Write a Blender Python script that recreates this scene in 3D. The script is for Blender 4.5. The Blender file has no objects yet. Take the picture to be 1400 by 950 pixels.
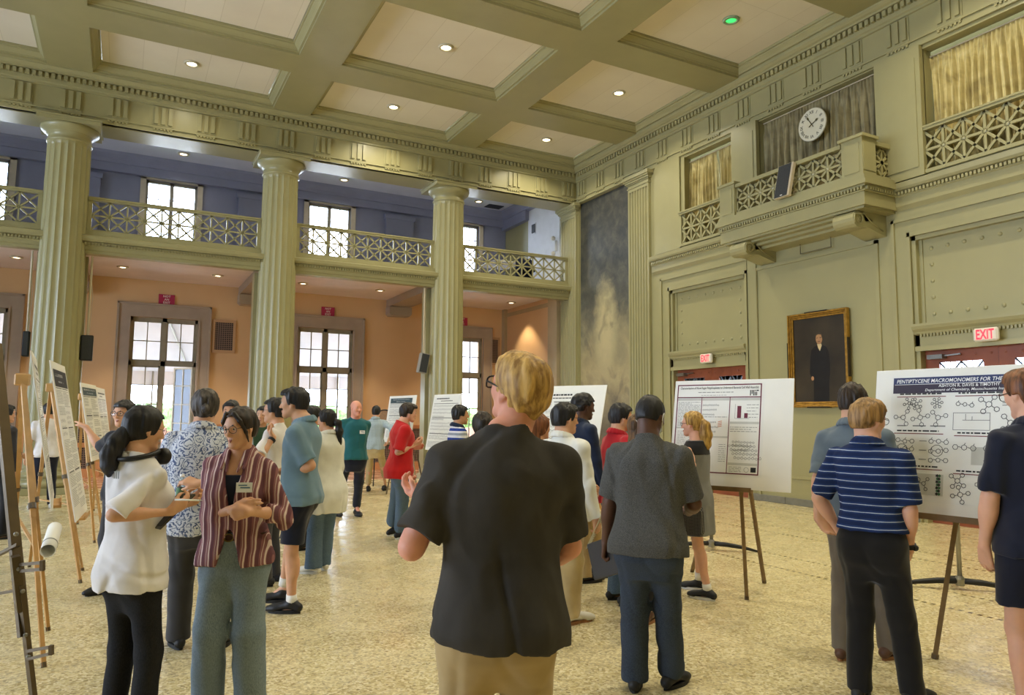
HALL_W, AISLE_W, GAL_W, SKY, EXPO = 80.0, 260.0, 7.0, 19.0, 0.0
import bpy, math, random
import numpy as np
from mathutils import Vector, Matrix
random.seed(7)
SC = bpy.context.scene
COL = SC.collection
PI = math.pi

# ------------------------------------------------------------------ camera model (photo 1400 x 950)
F0 = 998.34
_yaw, _pit, _rol = [math.radians(a) for a in (62.0665, 5.4498, 0.4717)]
CF = np.array([math.cos(_yaw)*math.cos(_pit), math.sin(_yaw)*math.cos(_pit), math.sin(_pit)])
CR = np.array([math.sin(_yaw), -math.cos(_yaw), 0.0])
CU = np.cross(CR, CF)
CR, CU = CR*math.cos(_rol)+CU*math.sin(_rol), -CR*math.sin(_rol)+CU*math.cos(_rol)
CAM = np.array([0.0, 0.0, 1.62])
def ray(px, py): return (px-700)/F0*CR-(py-475)/F0*CU+CF
def at(px, py, depth): return CAM+ray(px, py)*depth
def onz(px, py, z=0.0):
    d = ray(px, py); return CAM+d*((z-CAM[2])/d[2])

# ------------------------------------------------------------------ objects, tags
MATW = {}
def tag(o, label=None, cat=None, group=None, kind=None):
    if label: o['label'] = label
    if cat: o['category'] = cat
    if group: o['group'] = group
    if kind: o['kind'] = kind
    return o
def thing(name, label, cat, loc=(0, 0, 0), rotz=0.0, group=None):
    o = bpy.data.objects.new(name, None); COL.objects.link(o)
    o.empty_display_size = 0.1
    o.location = loc; o.rotation_euler = (0, 0, rotz)
    MATW[o.name] = Matrix.Translation(Vector(loc)) @ Matrix.Rotation(rotz, 4, 'Z')
    return tag(o, label, cat, group)
def link_mesh(name, verts, faces, mats, parent=None, smooth=False, midx=None, world=False, label=None):
    me = bpy.data.meshes.new(name)
    if isinstance(verts, np.ndarray):
        me.vertices.add(len(verts)); me.vertices.foreach_set('co', verts.astype(np.float32).ravel())
        nf = len(faces); me.loops.add(nf*4); me.polygons.add(nf)
        me.loops.foreach_set('vertex_index', faces.astype(np.int32).ravel())
        me.polygons.foreach_set('loop_start', np.arange(0, nf*4, 4, dtype=np.int32))
        try: me.polygons.foreach_set('loop_total', np.full(nf, 4, dtype=np.int32))
        except Exception: pass
        me.update(calc_edges=True)
    else:
        me.from_pydata(verts, [], faces)
    if not isinstance(mats, (list, tuple)): mats = [mats]
    for m in mats: me.materials.append(m)
    if midx is not None: me.polygons.foreach_set('material_index', np.array(midx, dtype=np.int32))
    me.polygons.foreach_set('use_smooth', np.full(len(me.polygons), smooth, dtype=bool))
    me.validate(); me.update()
    o = bpy.data.objects.new(name, me); COL.objects.link(o)
    if parent is not None:
        o.parent = parent
        if world:
            M = Matrix.Identity(4); p = parent
            while p is not None:
                M = MATW.get(p.name, Matrix.Identity(4)) @ M; p = p.parent
            me.transform(M.inverted())
    if label: o['label'] = label
    return o
def copy_tree(o, parent=None):
    c = o.copy(); COL.objects.link(c)
    if parent is not None: c.parent = parent
    for ch in list(o.children): copy_tree(ch, c)
    return c

class MB:
    """collects shapes, links them as ONE mesh object"""
    def __init__(s, T=None): s.v = []; s.f = []; s.m = []; s.sm = []; s.T = T; s.cur = 0; s.smooth = False
    def add(s, vs, fs):
        b = len(s.v)
        if s.T is not None: vs = [tuple(s.T @ Vector(p)) for p in vs]
        s.v += [tuple(float(c) for c in p) for p in vs]
        for f in fs: s.f.append(tuple(b+i for i in f)); s.m.append(s.cur); s.sm.append(s.smooth)
    def box(s, x0, x1, y0, y1, z0, z1):
        s.add([(x0,y0,z0),(x1,y0,z0),(x1,y1,z0),(x0,y1,z0),(x0,y0,z1),(x1,y0,z1),(x1,y1,z1),(x0,y1,z1)],
              [(0,3,2,1),(4,5,6,7),(0,1,5,4),(1,2,6,5),(2,3,7,6),(3,0,4,7)])
    def bbox(s, x0, x1, y0, y1, z0, z1, b=0.01):
        """box with chamfered edges"""
        b = min(b, (x1-x0)*.45, (y1-y0)*.45, (z1-z0)*.45)
        vs = []; 
        for sx in (0,1):
            for sy in (0,1):
                for sz in (0,1):
                    X = (x0,x1)[sx]; Y = (y0,y1)[sy]; Z = (z0,z1)[sz]
                    ix = X+(b if sx == 0 else -b); iy = Y+(b if sy == 0 else -b); iz = Z+(b if sz == 0 else -b)
                    vs += [(X,iy,iz),(ix,Y,iz),(ix,iy,Z)]
        def I(sx,sy,sz,k): return ((sx*2+sy)*2+sz)*3+k
        fs = [(I(0,0,0,0),I(0,0,1,0),I(0,1,1,0),I(0,1,0,0)),(I(1,0,0,0),I(1,1,0,0),I(1,1,1,0),I(1,0,1,0)),
              (I(0,0,0,1),I(1,0,0,1),I(1,0,1,1),I(0,0,1,1)),(I(0,1,0,1),I(0,1,1,1),I(1,1,1,1),I(1,1,0,1)),
              (I(0,0,0,2),I(0,1,0,2),I(1,1,0,2),I(1,0,0,2)),(I(0,0,1,2),I(1,0,1,2),I(1,1,1,2),I(0,1,1,2))]
        for a in (0,1):
            for c in (0,1):
                fs.append((I(a,c,0,0),I(a,c,0,1),I(a,c,1,1),I(a,c,1,0)) if (a == c) else (I(a,c,0,1),I(a,c,0,0),I(a,c,1,0),I(a,c,1,1)))
                fs.append((I(a,0,c,2),I(a,0,c,0),I(a,1,c,0),I(a,1,c,2)) if (a == c) else (I(a,0,c,0),I(a,0,c,2),I(a,1,c,2),I(a,1,c,0)))
                fs.append((I(0,a,c,1),I(0,a,c,2),I(1,a,c,2),I(1,a,c,1)) if (a == c) else (I(0,a,c,2),I(0,a,c,1),I(1,a,c,1),I(1,a,c,2)))
        for a in (0,1):
            for c in (0,1):
                for d in (0,1):
                    t = (I(a,c,d,0),I(a,c,d,1),I(a,c,d,2))
                    fs.append(t if (a+c+d) % 2 == 1 else t[::-1])
        s.add(vs, fs)
    def beam(s, a, b, w, h=None, up=(0,0,1)):
        """rectangular bar from a to b, w across, h along up"""
        h = h or w
        a = Vector(a); b = Vector(b); d = (b-a).normalized(); u = Vector(up)
        u = (u-d*u.dot(d))
        if u.length < 1e-4: u = Vector((1,0,0))-d*d.x
        u.normalize(); r = d.cross(u)
        vs = []
        for p in (a, b):
            for sx, sy in ((-1,-1),(1,-1),(1,1),(-1,1)): vs.append(p+r*(sx*w/2)+u*(sy*h/2))
        s.add(vs, [(3,2,1,0),(4,5,6,7),(0,1,5,4),(1,2,6,5),(2,3,7,6),(3,0,4,7)])
    def tube(s, pts, r, n=8, cap=True):
        pts = [Vector(p) for p in pts]; m = len(pts)
        rs = r if isinstance(r, (list, tuple)) else [r]*m
        vs = []; prev = None
        for i, p in enumerate(pts):
            d = (pts[min(i+1,m-1)]-pts[max(i-1,0)]).normalized()
            if prev is None: u = d.orthogonal().normalized()
            else:
                u = prev-d*prev.dot(d); u.normalize()
            prev = u; w = d.cross(u)
            for k in range(n):
                t = 2*PI*k/n; vs.append(p+(u*math.cos(t)+w*math.sin(t))*rs[i])
        fs = []
        for i in range(m-1):
            for k in range(n):
                k2 = (k+1) % n
                fs.append((i*n+k, i*n+k2, (i+1)*n+k2, (i+1)*n+k))
        if cap: fs.append(tuple(range(n))[::-1]); fs.append(tuple((m-1)*n+k for k in range(n)))
        s.add(vs, fs)
    def lathe(s, prof, n=24, c=(0,0,0), axis='z', cap=True):
        vs = []; fs = []; m = len(prof)
        for r, z in prof:
            for k in range(n):
                t = 2*PI*k/n; x, y = r*math.cos(t), r*math.sin(t)
                p = (x,y,z) if axis == 'z' else ((z,x,y) if axis == 'x' else (y,z,x))
                vs.append((p[0]+c[0], p[1]+c[1], p[2]+c[2]))
        for i in range(m-1):
            for k in range(n):
                k2 = (k+1) % n; fs.append((i*n+k, i*n+k2, (i+1)*n+k2, (i+1)*n+k))
        if cap: fs.append(tuple(range(n))[::-1]); fs.append(tuple((m-1)*n+k for k in range(n)))
        s.add(vs, fs)
    def sphere(s, c, r, n=12, m=8):
        rr = r if isinstance(r, (tuple, list)) else (r, r, r)
        vs = []; fs = []
        for i in range(m+1):
            ph = PI*i/m
            for k in range(n):
                t = 2*PI*k/n
                vs.append((c[0]+rr[0]*math.sin(ph)*math.cos(t), c[1]+rr[1]*math.sin(ph)*math.sin(t), c[2]-rr[2]*math.cos(ph)))
        for i in range(m):
            for k in range(n):
                k2 = (k+1) % n; fs.append((i*n+k, i*n+k2, (i+1)*n+k2, (i+1)*n+k))
        s.add(vs, fs)
    def sweep(s, prof, axis, a0, a1, cap=True, close=True):
        """profile of (p,z) pairs along axis: axis 'x' -> p is y; axis 'y' -> p is x"""
        n = len(prof); vs = []
        for a in (a0, a1):
            for p, z in prof: vs.append((a,p,z) if axis == 'x' else (p,a,z))
        fs = [(i,(i+1) % n,n+(i+1) % n,n+i) for i in range(n if close else n-1)]
        if cap and close: fs += [tuple(range(n))[::-1], tuple(range(n,2*n))]
        s.add(vs, fs)
    def quad(s, a, b, c, d): s.add([a,b,c,d], [(0,1,2,3)])
    def build(s, name, mats, parent=None, world=False, smooth=None, label=None):
        o = link_mesh(name, s.v, s.f, mats, parent, False, s.m, world, label)
        if smooth is True or any(s.sm):
            o.data.polygons.foreach_set('use_smooth', np.array([smooth is True or q for q in s.sm], dtype=bool))
        return o
def struct(name, mb, mats, **k):
    o = mb.build(name, mats, **k); o['kind'] = 'structure'; return o

# ------------------------------------------------------------------ materials
def lin(c):
    out = []
    for v in c:
        v = v/255.0
        out.append(v/12.92 if v <= 0.04045 else ((v+0.055)/1.055)**2.4)
    return (out[0], out[1], out[2], 1.0)
_M = {}
class NT:
    def __init__(s, name):
        m = bpy.data.materials.new(name); m.use_nodes = True; s.m = m
        s.n = m.node_tree.nodes; s.l = m.node_tree.links
        s.b = s.n['Principled BSDF']
        s.tc = s.n.new('ShaderNodeTexCoord')
    def node(s, t, **k):
        n = s.n.new(t)
        for a, v in k.items():
            if a.startswith('i_'): n.inputs[a[2:].replace('_', ' ')].default_value = v
            else: setattr(n, a, v)
        return n
    def link(s, a, b): s.l.new(a, b)
    def vec(s, scale=(1,1,1), rot=(0,0,0), coord='Object'):
        mp = s.n.new('ShaderNodeMapping'); mp.inputs['Scale'].default_value = scale; mp.inputs['Rotation'].default_value = rot
        s.link(s.tc.outputs[coord], mp.inputs[0]); return mp.outputs[0]
    def noise(s, scale, detail=3, vec=None, rough=.5, dist=0.0):
        n = s.n.new('ShaderNodeTexNoise'); n.inputs['Scale'].default_value = scale; n.inputs['Detail'].default_value = detail
        n.inputs['Roughness'].default_value = rough; n.inputs['Distortion'].default_value = dist
        s.link(vec if vec is not None else s.tc.outputs['Object'], n.inputs['Vector']); return n.outputs[0]
    def ramp(s, fac, stops, interp='LINEAR'):
        r = s.n.new('ShaderNodeValToRGB'); r.color_ramp.interpolation = interp
        e = r.color_ramp.elements
        while len(e) < len(stops): e.new(0.5)
        for i, (p, c) in enumerate(stops): e[i].position = p; e[i].color = c
        s.link(fac, r.inputs[0]); return r.outputs[0]
    def mix(s, fac, a, b, mode='MIX'):
        n = s.n.new('ShaderNodeMix'); n.data_type = 'RGBA'; n.blend_type = mode
        for sock, v in ((n.inputs[0], fac), (n.inputs[6], a), (n.inputs[7], b)):
            if hasattr(v, 'is_linked'): s.link(v, sock)
            else: sock.default_value = v
        return n.outputs[2]
    def math(s, op, a, b=0.0, clamp=False):
        n = s.n.new('ShaderNodeMath'); n.operation = op; n.use_clamp = clamp
        for sock, v in ((n.inputs[0], a), (n.inputs[1], b)):
            if hasattr(v, 'is_linked'): s.link(v, sock)
            else: sock.default_value = v
        return n.outputs[0]
    def sep(s, v=None):
        n = s.n.new('ShaderNodeSeparateXYZ'); s.link(v if v is not None else s.tc.outputs['Object'], n.inputs[0]); return n.outputs
    def bump(s, h, strength=.3, dist=.01):
        b = s.n.new('ShaderNodeBump'); b.inputs['Strength'].default_value = strength; b.inputs['Distance'].default_value = dist
        s.link(h, b.inputs['Height']); s.link(b.outputs[0], s.b.inputs['Normal'])
    def set(s, **k):
        for a, v in k.items():
            i = s.b.inputs[a.replace('_', ' ')]
            if hasattr(v, 'is_linked'): s.link(v, i)
            else: i.default_value = v
        return s
def pm(name, c, rough=.6, var=.1, scale=8.0, bump=0.0, bscale=120.0, bdist=.002, metal=0.0, spec=.4, coat=0.0, sheen=0.0, sss=0.0):
    if name in _M: return _M[name]
    t = NT(name); base = lin(c)
    dk = tuple(x*(1-var) for x in base[:3])+(1,); lt = tuple(min(1,x*(1+var)) for x in base[:3])+(1,)
    t.set(Base_Color=t.ramp(t.noise(scale, 4), [(.3, dk), (.7, lt)]), Roughness=rough, Metallic=metal)
    t.b.inputs['Specular IOR Level'].default_value = spec
    if coat: t.b.inputs['Coat Weight'].default_value = coat; t.b.inputs['Coat Roughness'].default_value = .15
    if sheen: t.b.inputs['Sheen Weight'].default_value = sheen
    if sss: t.b.inputs['Subsurface Weight'].default_value = sss; t.b.inputs['Subsurface Radius'].default_value = (.012,.005,.003); t.b.inputs['Subsurface Scale'].default_value = .6
    if bump: t.bump(t.noise(bscale, 3), bump, bdist)
    _M[name] = t.m; return t.m
def emis(name, c, strength):
    if name in _M: return _M[name]
    t = NT(name); t.set(Base_Color=lin(c), Emission_Color=lin(c), Emission_Strength=strength); _M[name] = t.m; return t.m
def glass_mat():
    t = NT('window_glass'); n = t.n
    tr = n.new('ShaderNodeBsdfTransparent'); gl = n.new('ShaderNodeBsdfGlossy'); gl.inputs['Roughness'].default_value = .02
    fr = n.new('ShaderNodeFresnel'); fr.inputs[0].default_value = 1.45; mx = n.new('ShaderNodeMixShader')
    nz = t.ramp(t.noise(1.5, 2), [(.3, (.94,.96,.97,1)), (.7, (1,1,1,1))]); t.link(nz, tr.inputs[0])
    t.link(fr.outputs[0], mx.inputs[0]); t.link(tr.outputs[0], mx.inputs[1]); t.link(gl.outputs[0], mx.inputs[2])
    t.link(mx.outputs[0], n['Material Output'].inputs[0]); return t.m

M_PAINT = pm('painted_plaster', (158,152,110), .42, .04, 1.2, .08, 60, .002, spec=.5)
M_TRIM = pm('painted_trim', (160,154,113), .33, .04, 2.0, spec=.5)
M_PANEL = None
def ceiling_panel_mat():
    t = NT('ceiling_panel_board')
    br = t.node('ShaderNodeTexBrick'); br.offset = 0.0
    br.inputs['Color1'].default_value = lin((228,220,204)); br.inputs['Color2'].default_value = lin((222,213,196)); br.inputs['Mortar'].default_value = lin((200,190,170))
    br.inputs['Scale'].default_value = 1.0; br.inputs['Mortar Size'].default_value = .006
    br.inputs['Brick Width'].default_value = .62; br.inputs['Row Height'].default_value = 3.0
    t.link(t.tc.outputs['Object'], br.inputs['Vector'])
    c = t.mix(.35, br.outputs[0], t.ramp(t.noise(.9, 4), [(.3, lin((214,204,186))), (.7, lin((234,227,210)))]))
    t.set(Base_Color=c, Roughness=.8); t.bump(t.noise(40), .1, .004); return t.m
M_PANEL = ceiling_panel_mat()
M_WHITEPL = pm('white_plaster', (222,224,228), .6, .05, 3, .1, 40)
def peach_mat():
    t = NT('peach_wall_paint')
    t.set(Base_Color=t.ramp(t.noise(.8, 4), [(.3, lin((208,172,130))), (.7, lin((216,182,140)))]), Roughness=.55); t.bump(t.noise(80), .06, .002); return t.m
M_PEACH = peach_mat()
def terrazzo():
    t = NT('terrazzo_floor')
    v = t.node('ShaderNodeTexVoronoi'); v.inputs['Scale'].default_value = 62.0
    t.link(t.tc.outputs['Object'], v.inputs['Vector'])
    sp = t.sep(v.outputs['Color'])
    chips = t.ramp(sp[0], [(0, lin((148,130,88))), (.3, lin((198,182,136))), (.62, lin((218,204,160))), (.86, lin((240,230,196))), (1, lin((112,96,62)))])
    big = t.ramp(t.noise(.55, 5, rough=.6), [(.3, lin((204,189,142))), (.7, lin((213,199,154)))])
    base = t.mix(.25, chips, big)
    x, y, z = t.sep()
    # rows of small dark dotted tile bands parallel to the end wall, and thin divider strips
    def band(c, w): return t.math('LESS_THAN', t.math('ABSOLUTE', t.math('SUBTRACT', x, c)), w)
    bands = t.math('ADD', t.math('ADD', band(6.44, .022), band(7.04, .016)), t.math('ADD', t.math('ADD', band(8.36, .02), band(8.85, .014)), t.math('ADD', band(10.45, .016), band(10.75, .016))), clamp=True)
    dots = t.math('GREATER_THAN', t.math('SINE', t.math('MULTIPLY', y, 78.0)), 0.0)
    base = t.mix(t.math('MULTIPLY', bands, dots), base, lin((92,80,52)))
    base = t.mix(t.math('MULTIPLY', bands, t.math('SUBTRACT', 1.0, dots)), base, lin((206,190,140)))
    # aisle tiles beyond the colonnade
    br = t.node('ShaderNodeTexBrick'); br.offset = 0.0
    br.inputs['Color1'].default_value = lin((196,152,126)); br.inputs['Color2'].default_value = lin((184,140,114)); br.inputs['Mortar'].default_value = lin((150,116,96))
    br.inputs['Scale'].default_value = 1.0; br.inputs['Mortar Size'].default_value = .008; br.inputs['Brick Width'].default_value = .3; br.inputs['Row Height'].default_value = .3
    t.link(t.tc.outputs['Object'], br.inputs['Vector'])
    base = t.mix(t.math('GREATER_THAN', y, 18.4), base, br.outputs[0])
    r = t.ramp(t.noise(2.2, 4), [(.3, (.17,)*3+(1,)), (.7, (.36,)*3+(1,))])
    t.set(Base_Color=base, Roughness=r); t.b.inputs['Specular IOR Level'].default_value = .5
    t.bump(v.outputs['Distance'], .03, .001); return t.m
M_FLOOR = terrazzo()
M_GLASS = glass_mat()
M_WFRAME = pm('window_frame_paint', (150,144,126), .5, .08, 6)
M_WSTILE = pm('window_frame_light', (196,184,160), .5, .06, 6)
M_SURR = pm('window_surround_stone', (166,152,138), .6, .06, 3, .1, 60)
M_DARK = pm('black_plastic', (26,26,28), .45, .15, 30)
M_DGREY = pm('dark_grey_cloth_grille', (52,54,56), .8, .2, 60, .3, 300)
M_STONE = pm('grey_stone_base', (120,118,108), .5, .12, 10, .1, 60)
M_WOODDOOR = pm('reddish_wood_door', (142,78,52), .4, .2, 3)
M_BRASS = pm('dark_brass', (120,98,52), .35, .15, 20, metal=.9)
M_EWOOD = pm('easel_oak', (186,142,84), .5, .15, 9)
M_EWOOD2 = pm('easel_aged_wood', (122,98,62), .5, .18, 9)
M_EDARK = pm('easel_bronze_metal', (96,82,62), .4, .12, 14, metal=.55)
M_STEEL = pm('brushed_steel', (150,148,140), .3, .08, 30, metal=.9)
M_FOAM = pm('white_foam_board', (236,234,226), .55, .02, 5)
M_PAPER = pm('poster_paper', (232,231,224), .45, .02, 4, spec=.5)
M_INK = pm('black_ink', (34,34,36), .6, .1, 30)
M_GREYINK = pm('grey_ink', (132,132,128), .6, .1, 30)
M_LGREY = pm('pale_grey_panel', (196,196,188), .6, .05, 10)
M_MAROON = pm('maroon_ink', (106,34,54), .6, .08, 20)
M_REDLINE = pm('dark_red_rule', (124,58,58), .6, .08, 20)
M_NAVYINK = pm('navy_banner', (34,46,92), .5, .1, 6)
M_PLUMINK = pm('plum_banner', (44,30,52), .5, .1, 6)
M_WHITEINK = pm('white_ink', (240,240,240), .5, .03, 20)
M_SLATEINK = pm('slate_banner', (66,84,92), .5, .1, 6)
M_GREENINK = pm('green_ink', (60,110,70), .5, .1, 30)
M_ORANGEINK = pm('orange_ink', (204,120,60), .5, .1, 30)
XW, YF, YC, YB, ZL, ZU = 11.38, 17.45, 17.9, 22.0, 5.26, 8.6
XL, YN = -13.0, -4.0
ZB, ZP = 8.78, 9.0            # beam soffit, coffer panel
COLX = [-5.7, -1.30, 3.10, 7.51]

def cells(mb, axis, c0, c1, a0, a1, z0, z1, holes):
    """wall slab between c0..c1 (thickness), spanning a0..a1 x z0..z1, minus rectangular holes (a0,a1,z0,z1)"""
    A = sorted({a0, a1, *[h[0] for h in holes], *[h[1] for h in holes]}); Z = sorted({z0, z1, *[h[2] for h in holes], *[h[3] for h in holes]})
    A = [a for a in A if a0 <= a <= a1]; Z = [z for z in Z if z0 <= z <= z1]
    for i in range(len(A)-1):
        run = None
        for j in range(len(Z)-1):
            am, zm = (A[i]+A[i+1])/2, (Z[j]+Z[j+1])/2
            solid = not any(h[0] < am < h[1] and h[2] < zm < h[3] for h in holes)
            if solid: run = (run[0], Z[j+1]) if run else (Z[j], Z[j+1])
            if run and (not solid or j == len(Z)-2):
                if axis == 'y': mb.box(c0, c1, A[i], A[i+1], run[0], run[1])
                else: mb.box(A[i], A[i+1], c0, c1, run[0], run[1])
                if not solid: run = None
                else: run = None

# ---- floor
m = MB(); m.box(XL, XW+.6, YN, YB+.4, -.2, 0.0); struct('floor', m, M_FLOOR)

# ---- coffered ceiling
m = MB()
xs = [(-9.7,-6.1), (-5.3,-1.75), (-.92,2.75), (3.6,7.17), (7.98,11.13)]
ys = [(15.18,17.22), (11.69,14.36), (8.2,10.87), (4.7,7.38), (1.2,3.88), (-2.3,.38)]
XS = [XL]+[v for p in xs for v in p]+[XW+.2]
YS = sorted([YN, YF+.3]+[v for p in ys for v in p])
for i in range(len(XS)-1):
    for j in range(len(YS)-1):
        x0, x1, y0, y1 = XS[i], XS[i+1], YS[j], YS[j+1]
        if (x0, x1) in xs and (y0, y1) in ys:
            prof = [(0,ZB),(0,ZB+.045),(.04,ZB+.05),(.045,ZB+.075),(.07,ZB+.105),(.115,ZB+.145),(.12,ZB+.17),(.15,ZB+.175),(.155,ZP+.03)]
            rings = []
            for d, z in prof: rings.append([(x0+d,y0+d,z),(x1-d,y0+d,z),(x1-d,y1-d,z),(x0+d,y1-d,z)])
            vs = [p for r in rings for p in r]; fs = []
            for r in range(len(rings)-1):
                for k in range(4): fs.append((r*4+k, (r+1)*4+k, (r+1)*4+(k+1) % 4, r*4+(k+1) % 4))
            m.cur = 0; m.add(vs, fs)
            d = .162; m.cur = 1
            m.quad((x0+d,y0+d,ZP),(x0+d,y1-d,ZP),(x1-d,y1-d,ZP),(x1-d,y0+d,ZP))
        else:
            m.cur = 0; m.quad((x0,y0,ZB),(x0,y1,ZB),(x1,y1,ZB),(x1,y0,ZB))
m.cur = 0; m.box(XL, XW+.3, YN, YF+.3, 9.25, 9.4)
struct('ceiling', m, [M_TRIM, M_PANEL])

# ---- colonnade entablature
def dentils(mb, axis, p, sgn, a0, a1, z0, z1, step, w, dep):
    """row of small blocks standing sgn*dep out of plane p"""
    k = int((a1-a0)/step)
    for i in range(k):
        a = a0+(i+.5)*step
        lo, hi = sorted((p, p+sgn*dep))
        if axis == 'x': mb.box(a-w/2, a+w/2, lo, hi, z0, z1)
        else: mb.box(lo, hi, a-w/2, a+w/2, z0, z1)
def entab_prof(P, s):
    """(p,z) of the classical band; s = direction into the room"""
    o = lambda d: P+s*d
    return [(o(-.35),7.80),(o(.0),7.80),(o(.0),7.905),(o(.035),7.905),(o(.035),7.94),(o(.0),7.95),(o(.0),8.40),(o(.03),8.41),(o(.03),8.45),
            (o(.055),8.47),(o(.06),8.53),(o(.06),8.65),(o(.13),8.655),(o(.135),8.69),(o(.17),8.71),(o(.21),8.75),(o(.215),ZB+.01),(o(-.35),ZB+.01)]
def glyphs(mb, axis, P, s, centres):
    for c in centres:
        for mbx in [0]:
            parts = [(-.21,.21,0,.012,7.955,8.395)]+[(k-.038,k+.038,.012,.045,7.99,8.375) for k in (-.14,0,.14)]+[(-.2,.2,0,.03,7.885,7.903)]
            parts += [(k-.018,k+.018,0,.028,7.855,7.885) for k in (-.17,-.102,-.034,.034,.102,.17)]
            for a0,a1,d0,d1,z0,z1 in parts:
                lo, hi = sorted((P+s*d0, P+s*d1))
                if axis == 'x': mb.box(c+a0,c+a1,lo,hi,z0,z1)
                else: mb.box(lo,hi,c+a0,c+a1,z0,z1)
m = MB()
m.sweep(entab_prof(YF, -1), 'x', XL, XW+.1)
m.box(XL, XW, YF+.02, YF+.92, 7.80, 8.7)
m.box(XL, XW, YF+.10, YF+.80, 7.78, 7.80)
dentils(m, 'x', YF-.06, -1, XL, XW-.1, 8.545, 8.64, .112, .066, .06)
glyphs(m, 'x', YF, -1, [-1.3+.881*k for k in range(-13, 15)])
struct('trim_1', m, M_TRIM)
m = MB()
m.sweep(entab_prof(XW-.05, -1), 'y', YN, YF+.02)
dentils(m, 'y', XW-.11, -1, YN, YF-.1, 8.545, 8.64, .112, .066, .06)
glyphs(m, 'y', XW-.05, -1, [YF-.32-.881*k for k in range(0, 20)])
struct('trim_2', m, M_TRIM)

# ---- columns
def column_shaft(mb, r0, r1, z0, z1, nf=20, dep=.026):
    n = nf*8; lv = [z0, z0+.04, z0+.08, z0+(z1-z0)*.33, z1-.1, z1-.06, z1]
    vs = []; fs = []
    for i, z in enumerate(lv):
        t = (z-z0)/(z1-z0); R = r0+(r1-r0)*max(0, (t-.2)/.8)**1.4
        fl = 0 if i in (0, len(lv)-1) else (.4 if i in (1, len(lv)-2) else 1)
        for k in range(n):
            a = 2*PI*k/n; r = R-fl*dep*abs(math.sin(a*nf/2))**.8
            vs.append((r*math.cos(a), r*math.sin(a), z))
    for i in range(len(lv)-1):
        for k in range(n):
            k2 = (k+1) % n; fs.append((i*n+k, i*n+k2, (i+1)*n+k2, (i+1)*n+k))
    mb.add(vs, fs)
def make_column():
    t = thing('column', '', 'column', (COLX[1], YC, 0))
    b = MB(); b.bbox(-.56,.56,-.56,.56,0,.13,.01)
    b.smooth = True
    b.lathe([(.0,.13),(.55,.13),(.575,.17),(.585,.21),(.57,.26),(.535,.285),(.505,.29),(.495,.315),(.5,.335),(.53,.345),(.54,.375),(.52,.41),(.49,.42),(.475,.45),(.0,.45)], 48, cap=False)
    b.build('base', M_TRIM, t)
    s = MB(); column_shaft(s, .452, .408, .45, 7.36); s.build('shaft', M_TRIM, t)
    c = MB(); c.smooth = True
    c.lathe([(0,7.34),(.405,7.34),(.43,7.355),(.432,7.385),(.412,7.395),(.41,7.50),(.435,7.51),(.44,7.53),(.45,7.54),(.50,7.57),(.545,7.62),(.56,7.66),(.55,7.69),(0,7.69)], 48, cap=False)
    c.smooth = False
    c.box(-.575,.575,-.575,.575,7.685,7.77); c.box(-.60,.60,-.60,.60,7.77,7.80)
    c.build('capital', M_TRIM, t)
    p = MB(); p.box(-.47,.47,.30,.62,0,5.03); p.build('rear_pier', M_TRIM, t)
    return t
c0 = make_column()
c0['label'] = 'fluted column at far left with a black speaker hung beside it'; c0['group'] = 'fluted columns of the colonnade'
for x, lb in ((COLX[2], 'fluted column between the two tall windows, middle one of the colonnade'), (COLX[3], 'fluted column nearest the mural, with a tilted grey speaker on its left')):
    c = copy_tree(c0); c.location.x = x; c['label'] = lb

def make_pilaster(y0, y1, label, face):
    t = thing('pilaster', label, 'pilaster', (XW-.006, (y0+y1)/2, 0), group='fluted pilasters beside the mural')
    w = y1-y0; s = MB(); nf = 7; pts = [(0.0, -w/2), (-face, -w/2), (-face, -w/2+.04)]
    fw = (w-.08)/nf
    for i in range(nf):
        a = -w/2+.04+i*fw
        for k in range(7):
            u = k/6; pts.append((-face+.05*math.sin(PI*u)**.6, a+.014+(fw-.028)*u))
    pts += [(-face, w/2-.04), (-face, w/2), (0.0, w/2)]
    vs = [(x,y,z) for z in (.45, 7.42) for x, y in pts]; n = len(pts)
    s.add(vs, [(i,n+i,n+(i+1) % n,(i+1) % n) for i in range(n)])
    s.build('shaft', M_TRIM, t)
    c = MB()
    for d, z0, z1 in ((.0,7.42,7.50),(.02,7.50,7.53),(.0,7.53,7.60),(.03,7.60,7.63),(.06,7.63,7.68),(.09,7.68,7.72),(.12,7.72,7.80)):
        c.box(-face-d, 0, -w/2-d, w/2+d, z0, z1)
    c.build('capital', M_TRIM, t)
    b = MB(); b.box(-face-.1,0,-w/2-.08,w/2+.08,0,.2); b.box(-face-.07,0,-w/2-.05,w/2+.05,.2,.3); b.box(-face-.04,0,-w/2-.03,w/2+.03,.3,.45); b.build('base', M_TRIM, t)
    return t
make_pilaster(17.44, 18.26, 'fluted pilaster in the corner left of the mural', .075)
make_pilaster(14.12, 14.95, 'fluted pilaster right of the mural', .075)

# ---- end wall (right)
dL, dR, cB = (11.05, 13.45), (5.0, 7.40), (7.57, 10.89)
m = MB()
holes = [(14.97,17.42,.72,7.79),(dL[0],dL[1],0,4.65),(dR[0],dR[1],0,4.65),(11.28,12.9,5.62,7.74),(7.87,10.58,5.6,7.78),(5.2,7.05,5.62,7.74)]
cells(m, 'y', XW, XW+.22, YN, YB+.3, 0, 8.8, holes)
struct('wall_right', m, M_PAINT)
m = MB(); m.box(XW+.75, XW+.85, YN, YB+.3, 2.9, 8.8); struct('wall_right_backing', m, M_PAINT)
m = MB()
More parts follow.
